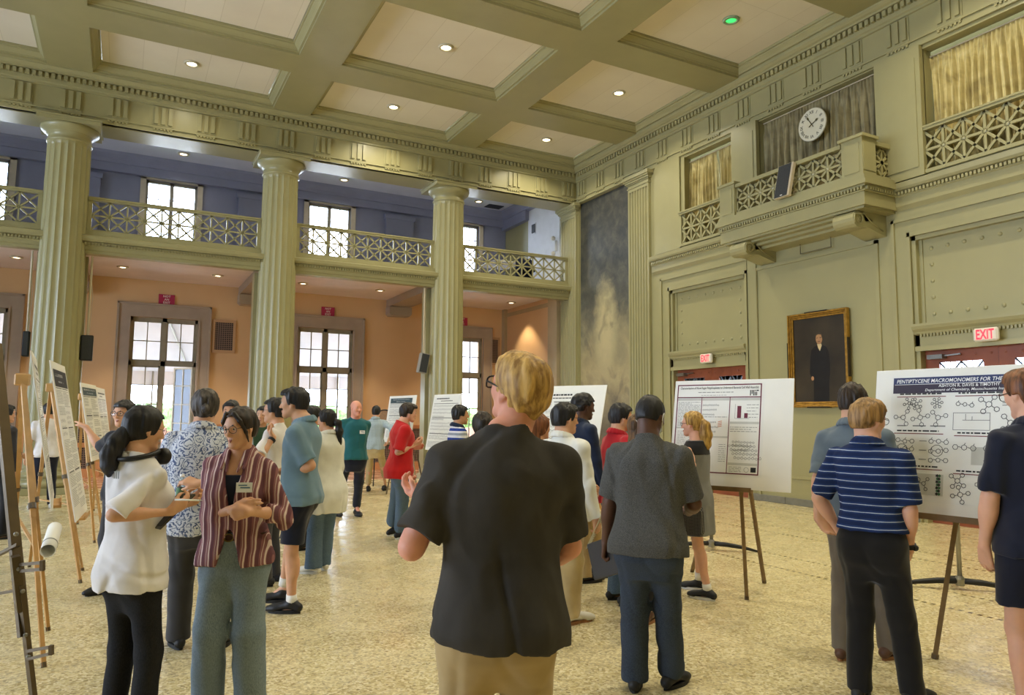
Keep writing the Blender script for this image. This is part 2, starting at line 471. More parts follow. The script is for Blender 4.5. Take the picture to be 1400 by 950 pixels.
# reveals, door-bay frames, lintels, dado, mouldings
for (a, b) in (dL, dR):
    for y0, y1 in ((a, a+.07), (b-.07, b)): m.box(XW+.02, XW+.3, y0, y1, 0, 4.65)
    m.box(XW+.02, XW+.3, a, b, 4.58, 4.65)
    for y0, y1, z0, z1 in ((a-.32,a-.27,0,4.98),(b+.27,b+.32,0,4.98),(a-.32,b+.32,4.93,4.98)): m.box(XW-.035, XW, y0, y1, z0, z1)
    for y0, y1, z0, z1 in ((a-.05,a,0,4.72),(b,b+.05,0,4.72),(a-.05,b+.05,4.65,4.72)): m.box(XW-.03, XW+.01, y0, y1, z0, z1)
    # lintel ledge with dentils over the door
    m.box(XW+.02, XW+.3, a, b, 2.75, 3.02)
    m.sweep([(XW+.02,3.0),(XW-.02,3.02),(XW-.03,3.05),(XW-.07,3.09),(XW-.09,3.14),(XW-.09,3.18),(XW+.2,3.2),(XW+.2,3.0)], 'y', a+.0, b-.0)
    dentils(m, 'y', XW+.02, -1, a+.06, b-.06, 2.97, 3.02, .055, .032, .035)
    m.box(XW-.01, XW+.05, a, b, 2.74, 2.82)
# centre bay moulding
for y0, y1, z0, z1 in ((7.98,8.05,.55,4.72),(10.72,10.79,.55,4.72),(7.98,10.79,4.66,4.72)): m.box(XW-.03, XW, y0, y1, z0, z1)
for y0, y1, z0, z1 in ((7.72,7.75,.55,4.98),(11.0,11.03,.55,4.98)): m.box(XW-.015, XW, y0, y1, z0, z1)
# dado line
for y0, y1 in ((13.5,14.1),(7.42,11.03),(YN,4.95)): m.box(XW-.02, XW, y0, y1, .50, .55)
struct('trim_3', m, M_TRIM)
m = MB()
for y0, y1 in ((7.42,11.03),(13.47,14.05),(YN,4.98)):
    y = y0
    while y < y1-.01:
        e = min(y+.9, y1); m.bbox(XW-.04, XW, y+.004, e-.004, 0, .13, .006); y = e
struct('baseboard_right', m, M_STONE)

# riveted panels above the doors
def riveted_panel(y0, y1, label):
    t = thing('riveted_panel', label, 'panel', (XW+.12, (y0+y1)/2, 3.2), group='riveted panels above the doors')
    w = (y1-y0)-.14; h = 1.38; p = MB()
    p.box(0, .05, -w/2, w/2, 0, h)
    for y, z, ww, hh in ((-w/2+.03,0,.06,h),(w/2-.03,0,.06,h)): p.box(-.02, 0, y-.03, y+.03, z, z+hh)
    p.build('panel_face', M_PAINT, t)
    ny = 8
    pos = [(-w/2+.2+(w-.4)*i/(ny-1), z) for i in range(ny) for z in (.14, h-.16)]+[(y, .14+(h-.3)*k/4) for y in (-w/2+.2, w/2-.2) for k in (1,2,3)]
    for y, z in pos: r = MB(); r.smooth = True; r.sphere((0, y, z), (.022,.034,.034), 10, 6); r.build('rivet', M_TRIM, t)
riveted_panel(*dL, 'riveted wall panel above the door left of the framed portrait')
riveted_panel(*dR, 'riveted wall panel above the door at the right edge')

# doors
def door(n, y0, y1, lite):
    t = thing('door_%d' % n, None, None, (XW+.18, (y0+y1)/2, 0)); t['kind'] = 'structure'
    w = (y1-y0-.14)/2
    for s in (-1, 1):
        d = MB(); c0, c1 = (s*w if s < 0 else 0.005), (0 if s < 0 else w)
        c0, c1 = min(c0, c1), max(c0, c1); iy0, iy1 = c0+.22, c1-.22
        z0l, z1l = 2.36, 2.55
        cells(d, 'y', -.03, .03, c0, c1, 0, 2.77, [(iy0, iy1, z0l, z1l), (iy0, iy1, .4, 2.1)])
        d.box(-.012, .012, iy0, iy1, .4, 2.1)
        for k in range(5): d.sphere((-.03, c0+.1+(c1-c0-.2)*k/4, 2.65), (.012,.02,.02), 8, 5)
        d.build('door_leaf', M_WOODDOOR, t)
        g = MB()
        if lite: g.box(-.004, .004, iy0, iy1, z0l, z1l)
        g.box(-.016, -.012, iy0+.05, iy1-.05, 1.2, 2.05)
        g.build('door_glass', M_GLASS, t)
        l = MB()
        k = 4; st = (iy1-iy0)/k
        for i in range(k):
            a = iy0+i*st; l.beam((-.012,a,z0l if i % 2 else z1l),(-.012,a+st,z1l if i % 2 else z0l),.022)
            l.beam((-.012,a,z0l),(-.012,a,z1l),.01)
        l.build('lite_grille', M_DARK, t)
        hb = MB(); hb.tube([(-.03, (-.08 if s < 0 else .08), 1.0), (-.08, (-.08 if s < 0 else .08), 1.02), (-.08, (-.08 if s < 0 else .08), 1.28), (-.03, (-.08 if s < 0 else .08), 1.3)], .012); hb.build('door_handle', M_BRASS, t)
    a = MB(); a.box(-.16,-.03,w-.35,w-.1,2.60,2.67); a.beam((-.1,w-.2,2.64),(-.09,w-.6,2.66),.02); a.build('door_closer', M_STEEL, t)
door(1, *dL, True); door(2, *dR, True)

# wall cornice at gallery height, both sides of the balcony
def cornice_prof(P, s):
    o = lambda d: P+s*d
    return [(o(-.05),5.12),(o(.0),5.12),(o(.02),5.15),(o(.05),5.19),(o(.05),5.34),(o(.07),5.36),(o(.07),5.43),(o(.12),5.44),(o(.14),5.48),(o(.15),5.56),(o(.0),5.60),(o(-.05),5.60)]
m = MB()
for a, b in ((10.85,14.06),(YN,7.60)):
    m.sweep(cornice_prof(XW, -1), 'y', a, b)
    dentils(m, 'y', XW-.07, -1, a, b, 5.37, 5.425, .062, .036, .04)
struct('trim_4', m, M_TRIM)

# piers between the upper windows
m = MB()
for y0, y1, d in ((10.58,11.28,.10),(7.05,7.87,.10)): m.box(XW-d, XW+.02, y0, y1, 5.6, 7.8); m.box(XW-d-.015, XW, y0+.08, y1-.08, 5.75, 7.6)
m.box(XW-.05, XW, 13.0, 13.9, 5.6, 7.8); m.box(XW-.02,XW,12.86,12.92,5.6,7.75)
struct('trim_5', m, M_TRIM)

# ---- lattice work
def lattice(mb, a, b, z0, z1, n, w=.035, d=.04, boss=0):
    a = Vector(a); b = Vector(b); L = (b-a); u = L.normalized(); st = L.length/n; zm = (z0+z1)/2
    nr = Vector((-u.y, u.x, 0))
    P = lambda s, z: Vector((a.x+u.x*s, a.y+u.y*s, z))
    bars = [(P(0,zm),P(L.length,zm))]
    for i in range(n+1): bars.append((P(i*st,z0),P(i*st,z1)))
    for i in range(n):
        for q0, q1 in ((z0,zm),(zm,z1)):
            bars += [(P(i*st,q0),P((i+1)*st,q1)), (P(i*st,q1),P((i+1)*st,q0))]
    for p, q in bars: mb.beam(p, q, w, d, up=nr)
    if boss:
        for i in range(1, n):
            c = P(i*st, zm); mb.sphere(tuple(c), boss, 10, 6)
def balustrade(name, label, a, b, z0, z1, n, group=None, boss=0, post=(0,0), cat='balustrade', w=.035):
    a = Vector(a); b = Vector(b); u = (b-a).normalized(); nr = Vector((-u.y,u.x,0))
    t = thing(name, label, cat, ((a.x+b.x)/2,(a.y+b.y)/2,z0), group=group)
    p0 = a+u*.06; p1 = b-u*.06
    k = MB(); lattice(k, p0, p1, z0+.06, z1-.07, n, w, .04, boss); k.build('lattice', M_TRIM, t, world=True)
    r = MB()
    r.beam(a+Vector((0,0,z1-.045)), b+Vector((0,0,z1-.045)), .12, .05, up=(0,0,1)); r.beam(a+Vector((0,0,z1-.01)), b+Vector((0,0,z1-.01)), .15, .03)
    r.build('top_rail', M_TRIM, t, world=True)
    r = MB(); r.beam(a+Vector((0,0,z0+.03)), b+Vector((0,0,z0+.03)), .10, .06); r.build('bottom_rail', M_TRIM, t, world=True)
    for q in (a+u*.035, b-u*.035):
        r = MB(); r.beam(q+Vector((0,0,z0)), q+Vector((0,0,z1-.02)), .08, .08, up=u); r.build('post', M_TRIM, t, world=True)
    return t
# gallery fascia and slab (colonnade side)
m = MB()
yf = 17.80
m.sweep([(yf+.25,5.03),(yf+.02,5.03),(yf+.02,5.09),(yf-.01,5.11),(yf-.01,5.18),(yf-.03,5.20),(yf-.03,5.27),(yf-.09,5.28),(yf-.12,5.32),(yf-.13,5.39),(yf-.02,5.43),(yf,5.43),(yf,5.515),(yf+.25,5.515)], 'x', XL, 11.31)
dentils(m, 'x', yf-.03, -1, XL, 11.25, 5.215, 5.265, .062, .036, .045)
struct('trim_6', m, M_TRIM)
m = MB(); m.box(XL, 11.28, yf+.2, 18.40, ZL, 5.50); m.box(XL, XW-.02, 18.40, YB, ZL, 5.50)
m.cur = 0
struct('ceiling_aisle', m, pm('aisle_ceiling_plaster', (226,216,214), .7, .05, 2, .05, 50))
m = MB()
for x in COLX:                                      # cross beams under the gallery with corbels on the back wall
    m.box(x-.34, x+.34, YC+.6, YB, 5.04, ZL)
    m.sweep([(x-.30,4.74),(x+.30,4.74),(x+.36,4.8),(x+.36,5.02),(x-.36,5.02),(x-.36,4.8)], 'y', YB-.42, YB)
struct('trim_7', m, pm('aisle_beam_paint', (168,156,140), .5, .05, 3))
labs = ['lattice gallery railing left of the far left column', 'lattice gallery railing in front of the upper window between the first two columns', 'lattice gallery railing between the middle column and the column nearest the mural', 'lattice gallery railing between the last column and the mural corner']
for i, (x0, x1, n) in enumerate(((-5.28,-1.72,10),(-.88,2.68,10),(3.52,7.09,10),(7.93,11.29,9))):
    balustrade('gallery_railing', labs[i], (x0,17.92,0), (x1,17.92,0), 5.51, 6.28, n, 'gallery railings of the colonnade', boss=(.022,.03,.022), w=.033)
# gallery furniture glimpsed behind the last railing
# ---- end-wall railings
balustrade('window_railing', 'lattice railing below the narrow curtained opening left of the balcony', (XW-.02,10.95,0), (XW-.02,13.02,0), 5.62, 6.44, 6, 'lattice railings of the end wall', boss=(.03,.042,.042), w=.042)
balustrade('window_railing', 'lattice railing below the wide curtained opening at the top right', (XW-.02,5.1,0), (XW-.02,7.14,0), 5.62, 6.40, 6, 'lattice railings of the end wall', boss=(.03,.042,.042), w=.042)

# balcony
XBf = 10.50
t = thing('balcony', 'projecting balcony with scroll brackets below the clock', 'balcony', (XW, 9.23, 5.1))
m = MB()
prof = [(0,5.12),(.04,5.14),(.04,5.30),(.0,5.34)]
m.box(XBf+.03, XW, cB[0]+.03, cB[1]-.03, 5.14, 5.36)
m.box(XBf+.08, XW, cB[0]+.08, cB[1]-.08, 5.10, 5.14)
m.box(XBf+.0, XW, cB[0]+.0, cB[1]-.0, 5.36, 5.38)
m.box(XBf-.0, XW, cB[0]-.0, cB[1]+.0, 5.44, 5.47); m.box(XBf-.05, XW, cB[0]-.05, cB[1]+.05, 5.47, 5.55); m.box(XBf+.0, XW, cB[0]+.0, cB[1]-.0, 5.55, 5.64)
m.box(XBf+.03, XW, cB[0]+.03, cB[1]-.03, 5.36, 5.47)
dentils(m, 'y', XBf+.03, -1, cB[0]+.02, cB[1]-.02, 5.385, 5.435, .062, .036, .05)
for yy, s in ((cB[0]+.03,-1),(cB[1]-.03,1)):
    k = 0
    while XBf+.05+k*.062 < XW-.02:
        a = XBf+.05+k*.062; lo, hi = sorted((yy, yy+s*.05)); m.box(a, a+.036, lo, hi, 5.385, 5.435); k += 1
m.build('floor_slab', M_TRIM, t, world=True)
m = MB()
for k in range(3): m.box(XBf+.2+.14*k, XW, cB[0]+.5-.1*k, cB[1]-.5+.1*k, 5.06-.05*k, 5.11-.05*k)
m.build('soffit_moulding', M_TRIM, t, world=True)
def lat(a, b, n):
    k = MB(); a = Vector(a); b = Vector(b)
    lattice(k, a, b, 5.70, 6.20, n, .042, .045, (.035,.045,.045) if n > 2 else 0)
    k.build('railing_lattice', M_TRIM, t, world=True)
    r = MB(); r.beam(a+Vector((0,0,6.235)), b+Vector((0,0,6.235)), .15, .07); r.beam(a+Vector((0,0,5.67)), b+Vector((0,0,5.67)), .11, .06); r.build('rail', M_TRIM, t, world=True)
lat((XBf+.10, 8.02, 0), (XBf+.10, 10.44, 0), 8)
lat((XBf+.34, 7.69, 0), (XW, 7.69, 0), 2); lat((XBf+.34, 10.77, 0), (XW, 10.77, 0), 2)
for y in (7.80, 10.66):
    p = MB(); p.box(XBf+.02, XBf+.36, y-.2, y+.2, 5.62, 6.28); p.box(XBf+.01, XBf+.37, y-.14, y+.14, 5.7, 6.2); p.box(XBf+.04, XBf+.34, y-.21, y+.21, 5.72, 6.18)
    p.box(XBf-.02, XBf+.40, y-.24, y+.24, 6.28, 6.33); p.add([(XBf-.02,y-.24,6.33),(XBf+.40,y-.24,6.33),(XBf+.40,y+.24,6.33),(XBf-.02,y+.24,6.33),(XBf+.19,y,6.39)], [(0,1,4),(1,2,4),(2,3,4),(3,0,4)])
    p.build('corner_post', M_TRIM, t, world=True)
for y in (8.02, 10.42):                              # scroll consoles
    c = MB(); c.smooth = False
    pr = []
    for k in range(13):                              # front volute
        a = PI*1.5-2*PI*.78*k/12; pr.append((XBf+.17+.15*math.cos(a), 4.96+.14*math.sin(a)))
    pr = [(XW,4.74),(XW-.12,4.76),(XW-.3,4.8),(XBf+.42,4.84),(XBf+.32,4.84)]+pr+[(XBf+.3,5.1),(XW,5.1)]
    n = len(pr); vs = [(x,yy,z) for yy in (y-.2,y+.2) for x, z in pr]
    c.add(vs, [(i,(i+1) % n,n+(i+1) % n,n+i) for i in range(n)])
    for o in (0, n):
        cx = len(c.v); 
        c.add([(XBf+.55,(y-.2) if o == 0 else (y+.2),4.97)]+vs[o:o+n], [(0,1+i,1+(i+1) % n) for i in range(n)])
    c.smooth = True
    for s in (-1, 1):
        pts = []
        for k in range(26):
            a = PI*1.2-k*.38; r = .13-.0042*k; pts.append((XBf+.17+r*math.cos(a), y+s*.205, 4.96+r*math.sin(a)))
        c.tube(pts, .014, 6)
        c.tube([(XBf+.05,y+s*.205,5.03),(XBf+.3,y+s*.205,5.07),(XBf+.5,y+s*.205,4.92),(XW-.1,y+s*.205,4.83)], .014, 6)
    c.tube([(XBf+.17,y-.21,4.96),(XBf+.17,y+.21,4.96)], .05, 12)
    c.build('scroll_bracket', M_TRIM, t, world=True)

# ---- curtains
def curtain_mat(name, c1, c2, c3):
    q = NT(name)
    pat = q.noise(2.6, 3, q.vec((1,1,1.6)), dist=.6)
    st = q.noise(9, 2, q.vec((1,6,.25)))
    c = q.mix(.55, q.ramp(pat, [(.35, lin(c1)), (.5, lin(c2)), (.65, lin(c3))]), q.ramp(st, [(.3, lin(c1)), (.7, lin(c3))]))
    q.set(Base_Color=c, Roughness=.7); q.b.inputs['Sheen Weight'].default_value = .2; return q.m
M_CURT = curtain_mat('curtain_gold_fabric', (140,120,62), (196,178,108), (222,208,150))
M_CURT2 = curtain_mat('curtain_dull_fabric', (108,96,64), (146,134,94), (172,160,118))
def curtain(label, y0, y1, z0, z1, mat, x, freq, seed, gap=None):
    t = thing('curtain', label, 'curtain', (x, (y0+y1)/2, z0), group='curtains of the upper openings')
    rng = random.Random(seed); ph = [rng.uniform(0,6.28) for _ in range(6)]
    ny = int((y1-y0)*70); nz = 12
    parts = [(y0,y1)] if gap is None else [(y0,gap-.02),(gap+.05,y1)]
    for a, b in parts:
        ny = max(12, int((b-a)*220)); vs = []; fs = []
        for j in range(nz+1):
            z = z0+(z1-z0)*j/nz
            for i in range(ny+1):
                y = a+(b-a)*i/ny; am = .036+.014*(1-j/nz)
                w = math.sin(freq*y+ph[0]+1.6*math.sin(2.1*y+ph[1])+.6*math.sin(1.3*z+ph[2]))+.45*math.sin(freq*1.9*y+ph[3]+.5*math.sin(z*2+ph[4]))
                if j >= nz-1: w = math.sin(90*y)*.5
                vs.append((x+am*w, y+.012*math.sin(3*z+5*y), z))
        for j in range(nz):
            for i in range(ny): k = j*(ny+1)+i; fs.append((k,k+1,k+ny+2,k+ny+1))
        c = MB(); c.smooth = True; c.add(vs, fs); c.build('curtain_panel', mat, t, world=True)
    r = MB(); r.tube([(x-.02,y0,z1-.02),(x-.02,y1,z1-.02)], .012, 8); r.build('curtain_rod', M_WSTILE, t, world=True)
curtain('gold curtain in the narrow opening left of the balcony', 11.29, 12.89, 5.66, 7.68, M_CURT, XW+.20, 64, 1, gap=11.95)
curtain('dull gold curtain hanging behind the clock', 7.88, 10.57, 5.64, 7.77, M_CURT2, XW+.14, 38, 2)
curtain('gold curtain in the wide opening at the top right', 5.2, 7.04, 5.66, 7.66, M_CURT, XW+.20, 60, 3)

# ---- back wall with windows
WX = [.90+4.405*k for k in range(-3, 3)]
LW = (.84, .28, 4.24); UW = (.65, 6.1, 8.05)
m = MB(); cells(m, 'x', YB, YB+.4, XL, XW+.3, 0, 5.4, [(x-LW[0], x+LW[0], LW[1], LW[2]) for x in WX]); struct('wall_back', m, M_PEACH)
M_GALWALL = pm('gallery_wall_haze', (140,142,162), .5, .06, 2)  # blue haze and glow from the windows put into the wall colour
m = MB(); cells(m, 'x', YB, YB+.4, XL, XW+.3, 5.4, 8.9, [(x-UW[0], x+UW[0], UW[1], UW[2]) for x in WX]); struct('wall_back_gallery', m, M_GALWALL)
m = MB()
for x in COLX: m.box(x-.46, x+.46, YB-.14, YB, 5.44, 8.0); m.box(x-.5, x+.5, YB-.17, YB, 7.86, 8.0)
m.box(XL, XW, YB-.16, YB, 8.1, 8.35)
m.sweep([(YB-.02,8.3),(YB-.2,8.33),(YB-.22,8.42),(YB-.34,8.52),(YB-.36,8.6),(YB-.02,8.6)], 'x', XL, XW)
m.sweep([(XW-.02,8.3),(XW-.2,8.33),(XW-.22,8.42),(XW-.34,8.52),(XW-.36,8.6),(XW-.02,8.6)], 'y', YF+.9, YB)
m.box(XW-.16, XW, 20.3, YB, 8.0, 8.35)
struct('trim_8', m, M_GALWALL)
m = MB(); m.box(XL, XW, YF+.5, YB+.3, ZU, 8.9); struct('ceiling_gallery', m, pm('gallery_ceiling', (212,214,226), .7, .04, 2))
m = MB(); m.box(XW-.03, XW, 18.4, 20.35, 5.44, 8.3); 
struct('wall_right_gallery', m, M_WHITEPL)
m = MB(); m.box(XW-.02,XW,18.48,YB,0,ZL); struct('wall_right_aisle', m, M_PEACH)
m = MB(); m.box(XW-.14,XW,18.38,18.9,0,ZL-.05); m.box(XW-.12,XW,YB-.22,YB,0,ZL); m.box(XW-.05, XW, 17.6, YB, 5.0, 5.12); struct('trim_9', m, pm('aisle_pilaster_paint', (176,160,128), .5, .05, 3))

def lower_window(n, x, open_leaf=False):
    t = thing('window_%d' % n, None, None, (x, YB, 0)); t['kind'] = 'structure'
    w, z0, z1 = LW; zt = 3.0
    s = MB()
    W2 = 1.17
    cells(s, 'x', -.05, 0, -W2, W2, 0, 4.62, [(-w, w, z0, z1)])
    for a, b, c, d in ((-W2,-W2+.05,0,4.62),(W2-.05,W2,0,4.62),(-W2,W2,4.57,4.62)): s.box(a,b,-.085,-.05,c,d)
    for a, b, c, d in ((-w-.05,-w,z0,z1+.05),(w,w+.05,z0,z1+.05),(-w,w,z1,z1+.05)): s.box(a,b,-.075,-.05,c,d)
    s.box(-w-.06,w+.06,-.14,.05,z0-.06,z0)
    s.build('window_surround', M_SURR, t)
    f = MB(); y0, y1 = .06, .14
    for a, b, c, d in ((-w,-w+.07,z0,z1),(w-.07,w,z0,z1),(-w,w,z1-.1,z1),(-w,w,z0,z0+.06),(-w,w,zt-.07,zt+.06),(-.06,.06,z0,z1)): f.box(a,b,y0,y1,c,d)
    f.build('window_frame', M_WFRAME, t)
    for sx in (-1, 1):
        a, b = (-w+.07,-.06) if sx < 0 else (.06,w-.07)
        # fixed upper sash: 2 x 2
        g = MB(); c = (a+b)/2; zu0, zu1 = zt+.06, z1-.1; zc = (zu0+zu1)/2
        for p in ((a,a+.03,zu0,zu1),(b-.03,b,zu0,zu1),(a,b,zu0,zu0+.03),(a,b,zu1-.03,zu1),(c-.012,c+.012,zu0,zu1),(a,b,zc-.012,zc+.012)): g.box(p[0],p[1],.08,.12,p[2],p[3])
        sa = g.build('upper_sash', M_WFRAME, t)
        q = MB(); q.box(a,b,.098,.102,zu0,zu1); q.build('glass_pane', M_GLASS, sa)
        # casement: 2 x 5
        zl0, zl1 = z0+.06, zt-.07; L = b-a; nr = 5
        g = MB(); q = MB()
        bars = [(0,.045,zl0,zl1),(L-.045,L,zl0,zl1),(0,L,zl0,zl0+.05),(0,L,zl1-.045,zl1),(L/2-.012,L/2+.012,zl0,zl1)]+[(0,L,zl0+(zl1-zl0)*k/nr-.012,zl0+(zl1-zl0)*k/nr+.012) for k in range(1,nr)]
        for p in bars: g.box(-p[1] if sx > 0 else p[0], -p[0] if sx > 0 else p[1], -.02,.02,p[2],p[3])
        q.box(-L if sx > 0 else 0, 0 if sx > 0 else L, -.002,.002,zl0,zl1)
        opened = open_leaf and sx > 0
        sa = g.build('casement', M_WSTILE if opened else M_WFRAME, t)  # lighter colour on the open leaf paints in the light falling on it
        sa.location = (b if sx > 0 else a, .15 if opened else .1, 0)
        if opened: sa.rotation_euler.z = math.radians(-52)
        q.build('glass_pane', M_GLASS, sa)
def upper_window(n, x):
    t = thing('window_%d' % n, None, None, (x, YB, 0)); t['kind'] = 'structure'
    w, z0, z1 = UW
    s = MB()
    for a, b, c, d in ((-w-.14,-w,z0,z1+.14),(w,w+.14,z0,z1+.14),(-w-.14,w+.14,z1,z1+.14),(-w-.16,w+.16,z0-.1,z0)): s.box(a,b,-.05,0,c,d)
    s.build('window_surround', M_WSTILE, t)
    f = MB()
    for a, b, c, d in ((-w,-w+.06,z0,z1),(w-.06,w,z0,z1),(-w,w,z1-.07,z1),(-w,w,z0,z0+.06),(-.05,.05,z0,z1)): f.box(a,b,.06,.14,c,d)
    for sx in (-1, 1):
        c = sx*w/2; f.box(c-.01,c+.01,.085,.115,z0,z1)
        for k in range(1,4): zz = z0+(z1-z0)*k/4; f.box(min(0,sx*w),max(0,sx*w),.085,.115,zz-.01,zz+.01)
    f.build('window_frame', M_WFRAME, t)
    q = MB(); q.box(-w,w,.098,.102,z0,z1); q.build('glass_pane', M_GLASS, t)
for i, x in enumerate(WX):
    lower_window(i+1, x, open_leaf=(i == 3)); upper_window(i+7, x)

# ---- unseen sides that close the hall
m = MB(); LH = [(y, y+2.4, 1.0, 6.8) for y in (1.6,5.6,9.6,13.6)]; cells(m, 'y', XL-.3, XL, YN, YB+.4, 0, 9.4, LH); struct('wall_left', m, M_PAINT)  # window openings added out of view to bring cool daylight from the left
m = MB()
for h in LH: m.box(XL-.16, XL-.15, *h)
struct('window_13', m, M_GLASS)
m = MB(); m.box(XL, XW+.3, YN-.3, YN, 0, 9.4); struct('wall_front', m, M_PAINT)

# ---- outside, seen through the windows
M_CANVAS = pm('white_awning_canvas', (196,196,204), .7, .03, 3)
tt = thing('awning', 'white canvas awning sloping down outside the tall windows', 'awning', (0, 25, 0))
m = MB(); y0, y1 = YB+.9, YB+4.2
m.add([(-12,y0,4.9),(14,y0,4.9),(14,y1,3.0),(-12,y1,3.0),(-12,y0,4.94),(14,y0,4.94),(14,y1,3.04),(-12,y1,3.04)], [(0,3,2,1),(4,5,6,7),(0,1,5,4),(2,3,7,6)])
m.box(-12,14,y1,y1+.03,2.55,3.03); m.build('canvas', M_CANVAS, tt, world=True)
for k in range(9):
    x = -11.2+3.0*k; p = MB(); p.tube([(x,y1-.05,0),(x,y1-.05,3.0)], .03, 8); p.tube([(x,y0,4.86),(x+1.1,y1-.05,2.96)], .03, 8); p.build('awning_pole', M_STEEL, tt, world=True)
m = MB(); m.box(-40, 45, YB+.4, YB+45, -.3, -.05); struct('exterior_paving', m, pm('exterior_paving', (190,184,172), .8, .1, 2))
def hedge_mat():
    q = NT('hedge_leaves'); q.set(Base_Color=q.ramp(q.noise(9, 5), [(.3, lin((62,92,44))), (.5, lin((112,150,76))), (.75, lin((168,196,120)))]), Roughness=.7); return q.m
def bumpy_hedge(x0, x1, y0, y1, h, seed):
    rng = random.Random(seed); mb = MB(); nx = int((x1-x0)*5); prof = [(y0,0),(y0-.05,h*.3),(y0,h*.6),(y0+.1,h*.9),(y0+.4,h),(y1-.3,h),(y1,h*.7),(y1,0)]
    vs = []; fs = []; n = len(prof)
    for i in range(nx+1):
        x = x0+(x1-x0)*i/nx
        for y, z in prof: vs.append((x+rng.uniform(-.06,.06), y+rng.uniform(-.14,.14), max(0, z+rng.uniform(-.14,.14))))
    for i in range(nx):
        for k in range(n-1): a = i*n+k; fs.append((a,a+1,a+n+1,a+n))
    mb.add(vs, fs); return mb
mb = bumpy_hedge(-14, 16, YB+8.2, YB+9.6, 2.0, 5); tag(mb.build('hedge', hedge_mat()), 'leafy green hedge outside beyond the tall windows', 'hedge')
m = MB(); 
for k in range(46): m.box(-14+.65*k, -14+.65*k+.5, YB+7.4, YB+7.44, -.05, 1.15)
for z in (.4, .95): m.box(-14, 16, YB+7.44, YB+7.48, z, z+.08)
tag(m.build('slat_fence', pm('fence_wood', (150,112,92), .7, .1, 3)), 'low brown slat fence outside in front of the hedge', 'fence')
def brick_mat():
    q = NT('exterior_brick'); br = q.node('ShaderNodeTexBrick')
    br.inputs['Color1'].default_value = lin((172,104,74)); br.inputs['Color2'].default_value = lin((196,130,96)); br.inputs['Mortar'].default_value = lin((190,172,150)); br.inputs['Scale'].default_value = 1.6
    q.link(q.vec((1,1,1), (PI/2,0,0)), br.inputs['Vector']); q.set(Base_Color=br.outputs[0], Roughness=.8); return q.m
bt = thing('brick_building', 'brick building seen outside through the last window', 'building', (19, YB+6, 0))
m = MB(); cells(m, 'x', YB+6, YB+6.3, 14.5, 30, 0, 7.2, [(16+3.2*k, 17.2+3.2*k, 1.2+3*j, 2.9+3*j) for k in range(4) for j in range(2)]); m.build('facade', brick_mat(), bt, world=True)
m = MB()
for k in range(4):
    for j in range(2): m.box(16+3.2*k, 17.2+3.2*k, YB+6.1, YB+6.12, 1.2+3*j, 2.9+3*j)
m.build('facade_windows', M_GLASS, bt, world=True)
# ------------------------------------------------------------------ text
_TX = {}
def text_geo(s, size=1.0, bold=0.0, shear=0.0, align='CENTER', spacing=1.0):
    key = (s, bold, shear, align, spacing)
    if key not in _TX:
        cu = bpy.data.curves.new('txt', 'FONT'); cu.body = s; cu.size = 1.0; cu.offset = bold; cu.shear = shear; cu.align_x = align; cu.align_y = 'CENTER'; cu.space_character = spacing
        cu.resolution_u = 2
        o = bpy.data.objects.new('txt', cu); COL.objects.link(o)
        dg = bpy.context.evaluated_depsgraph_get(); me = o.evaluated_get(dg).to_mesh()
        vs = [tuple(v.co) for v in me.vertices]; fs = [tuple(p.vertices) for p in me.polygons]
        o.evaluated_get(dg).to_mesh_clear(); bpy.data.objects.remove(o); bpy.data.curves.remove(cu)
        _TX[key] = (vs, fs)
    vs, fs = _TX[key]
    return [(v[0]*size, v[1]*size) for v in vs], fs
def frame_mat(o, u, v, n):
    """matrix with columns u (right), v (up), n (out)"""
    u, v, n = Vector(u), Vector(v), Vector(n)
    M = Matrix.Identity(4)
    for i in range(3): M[i][0] = u[i]; M[i][1] = v[i]; M[i][2] = n[i]; M[i][3] = o[i]
    return M
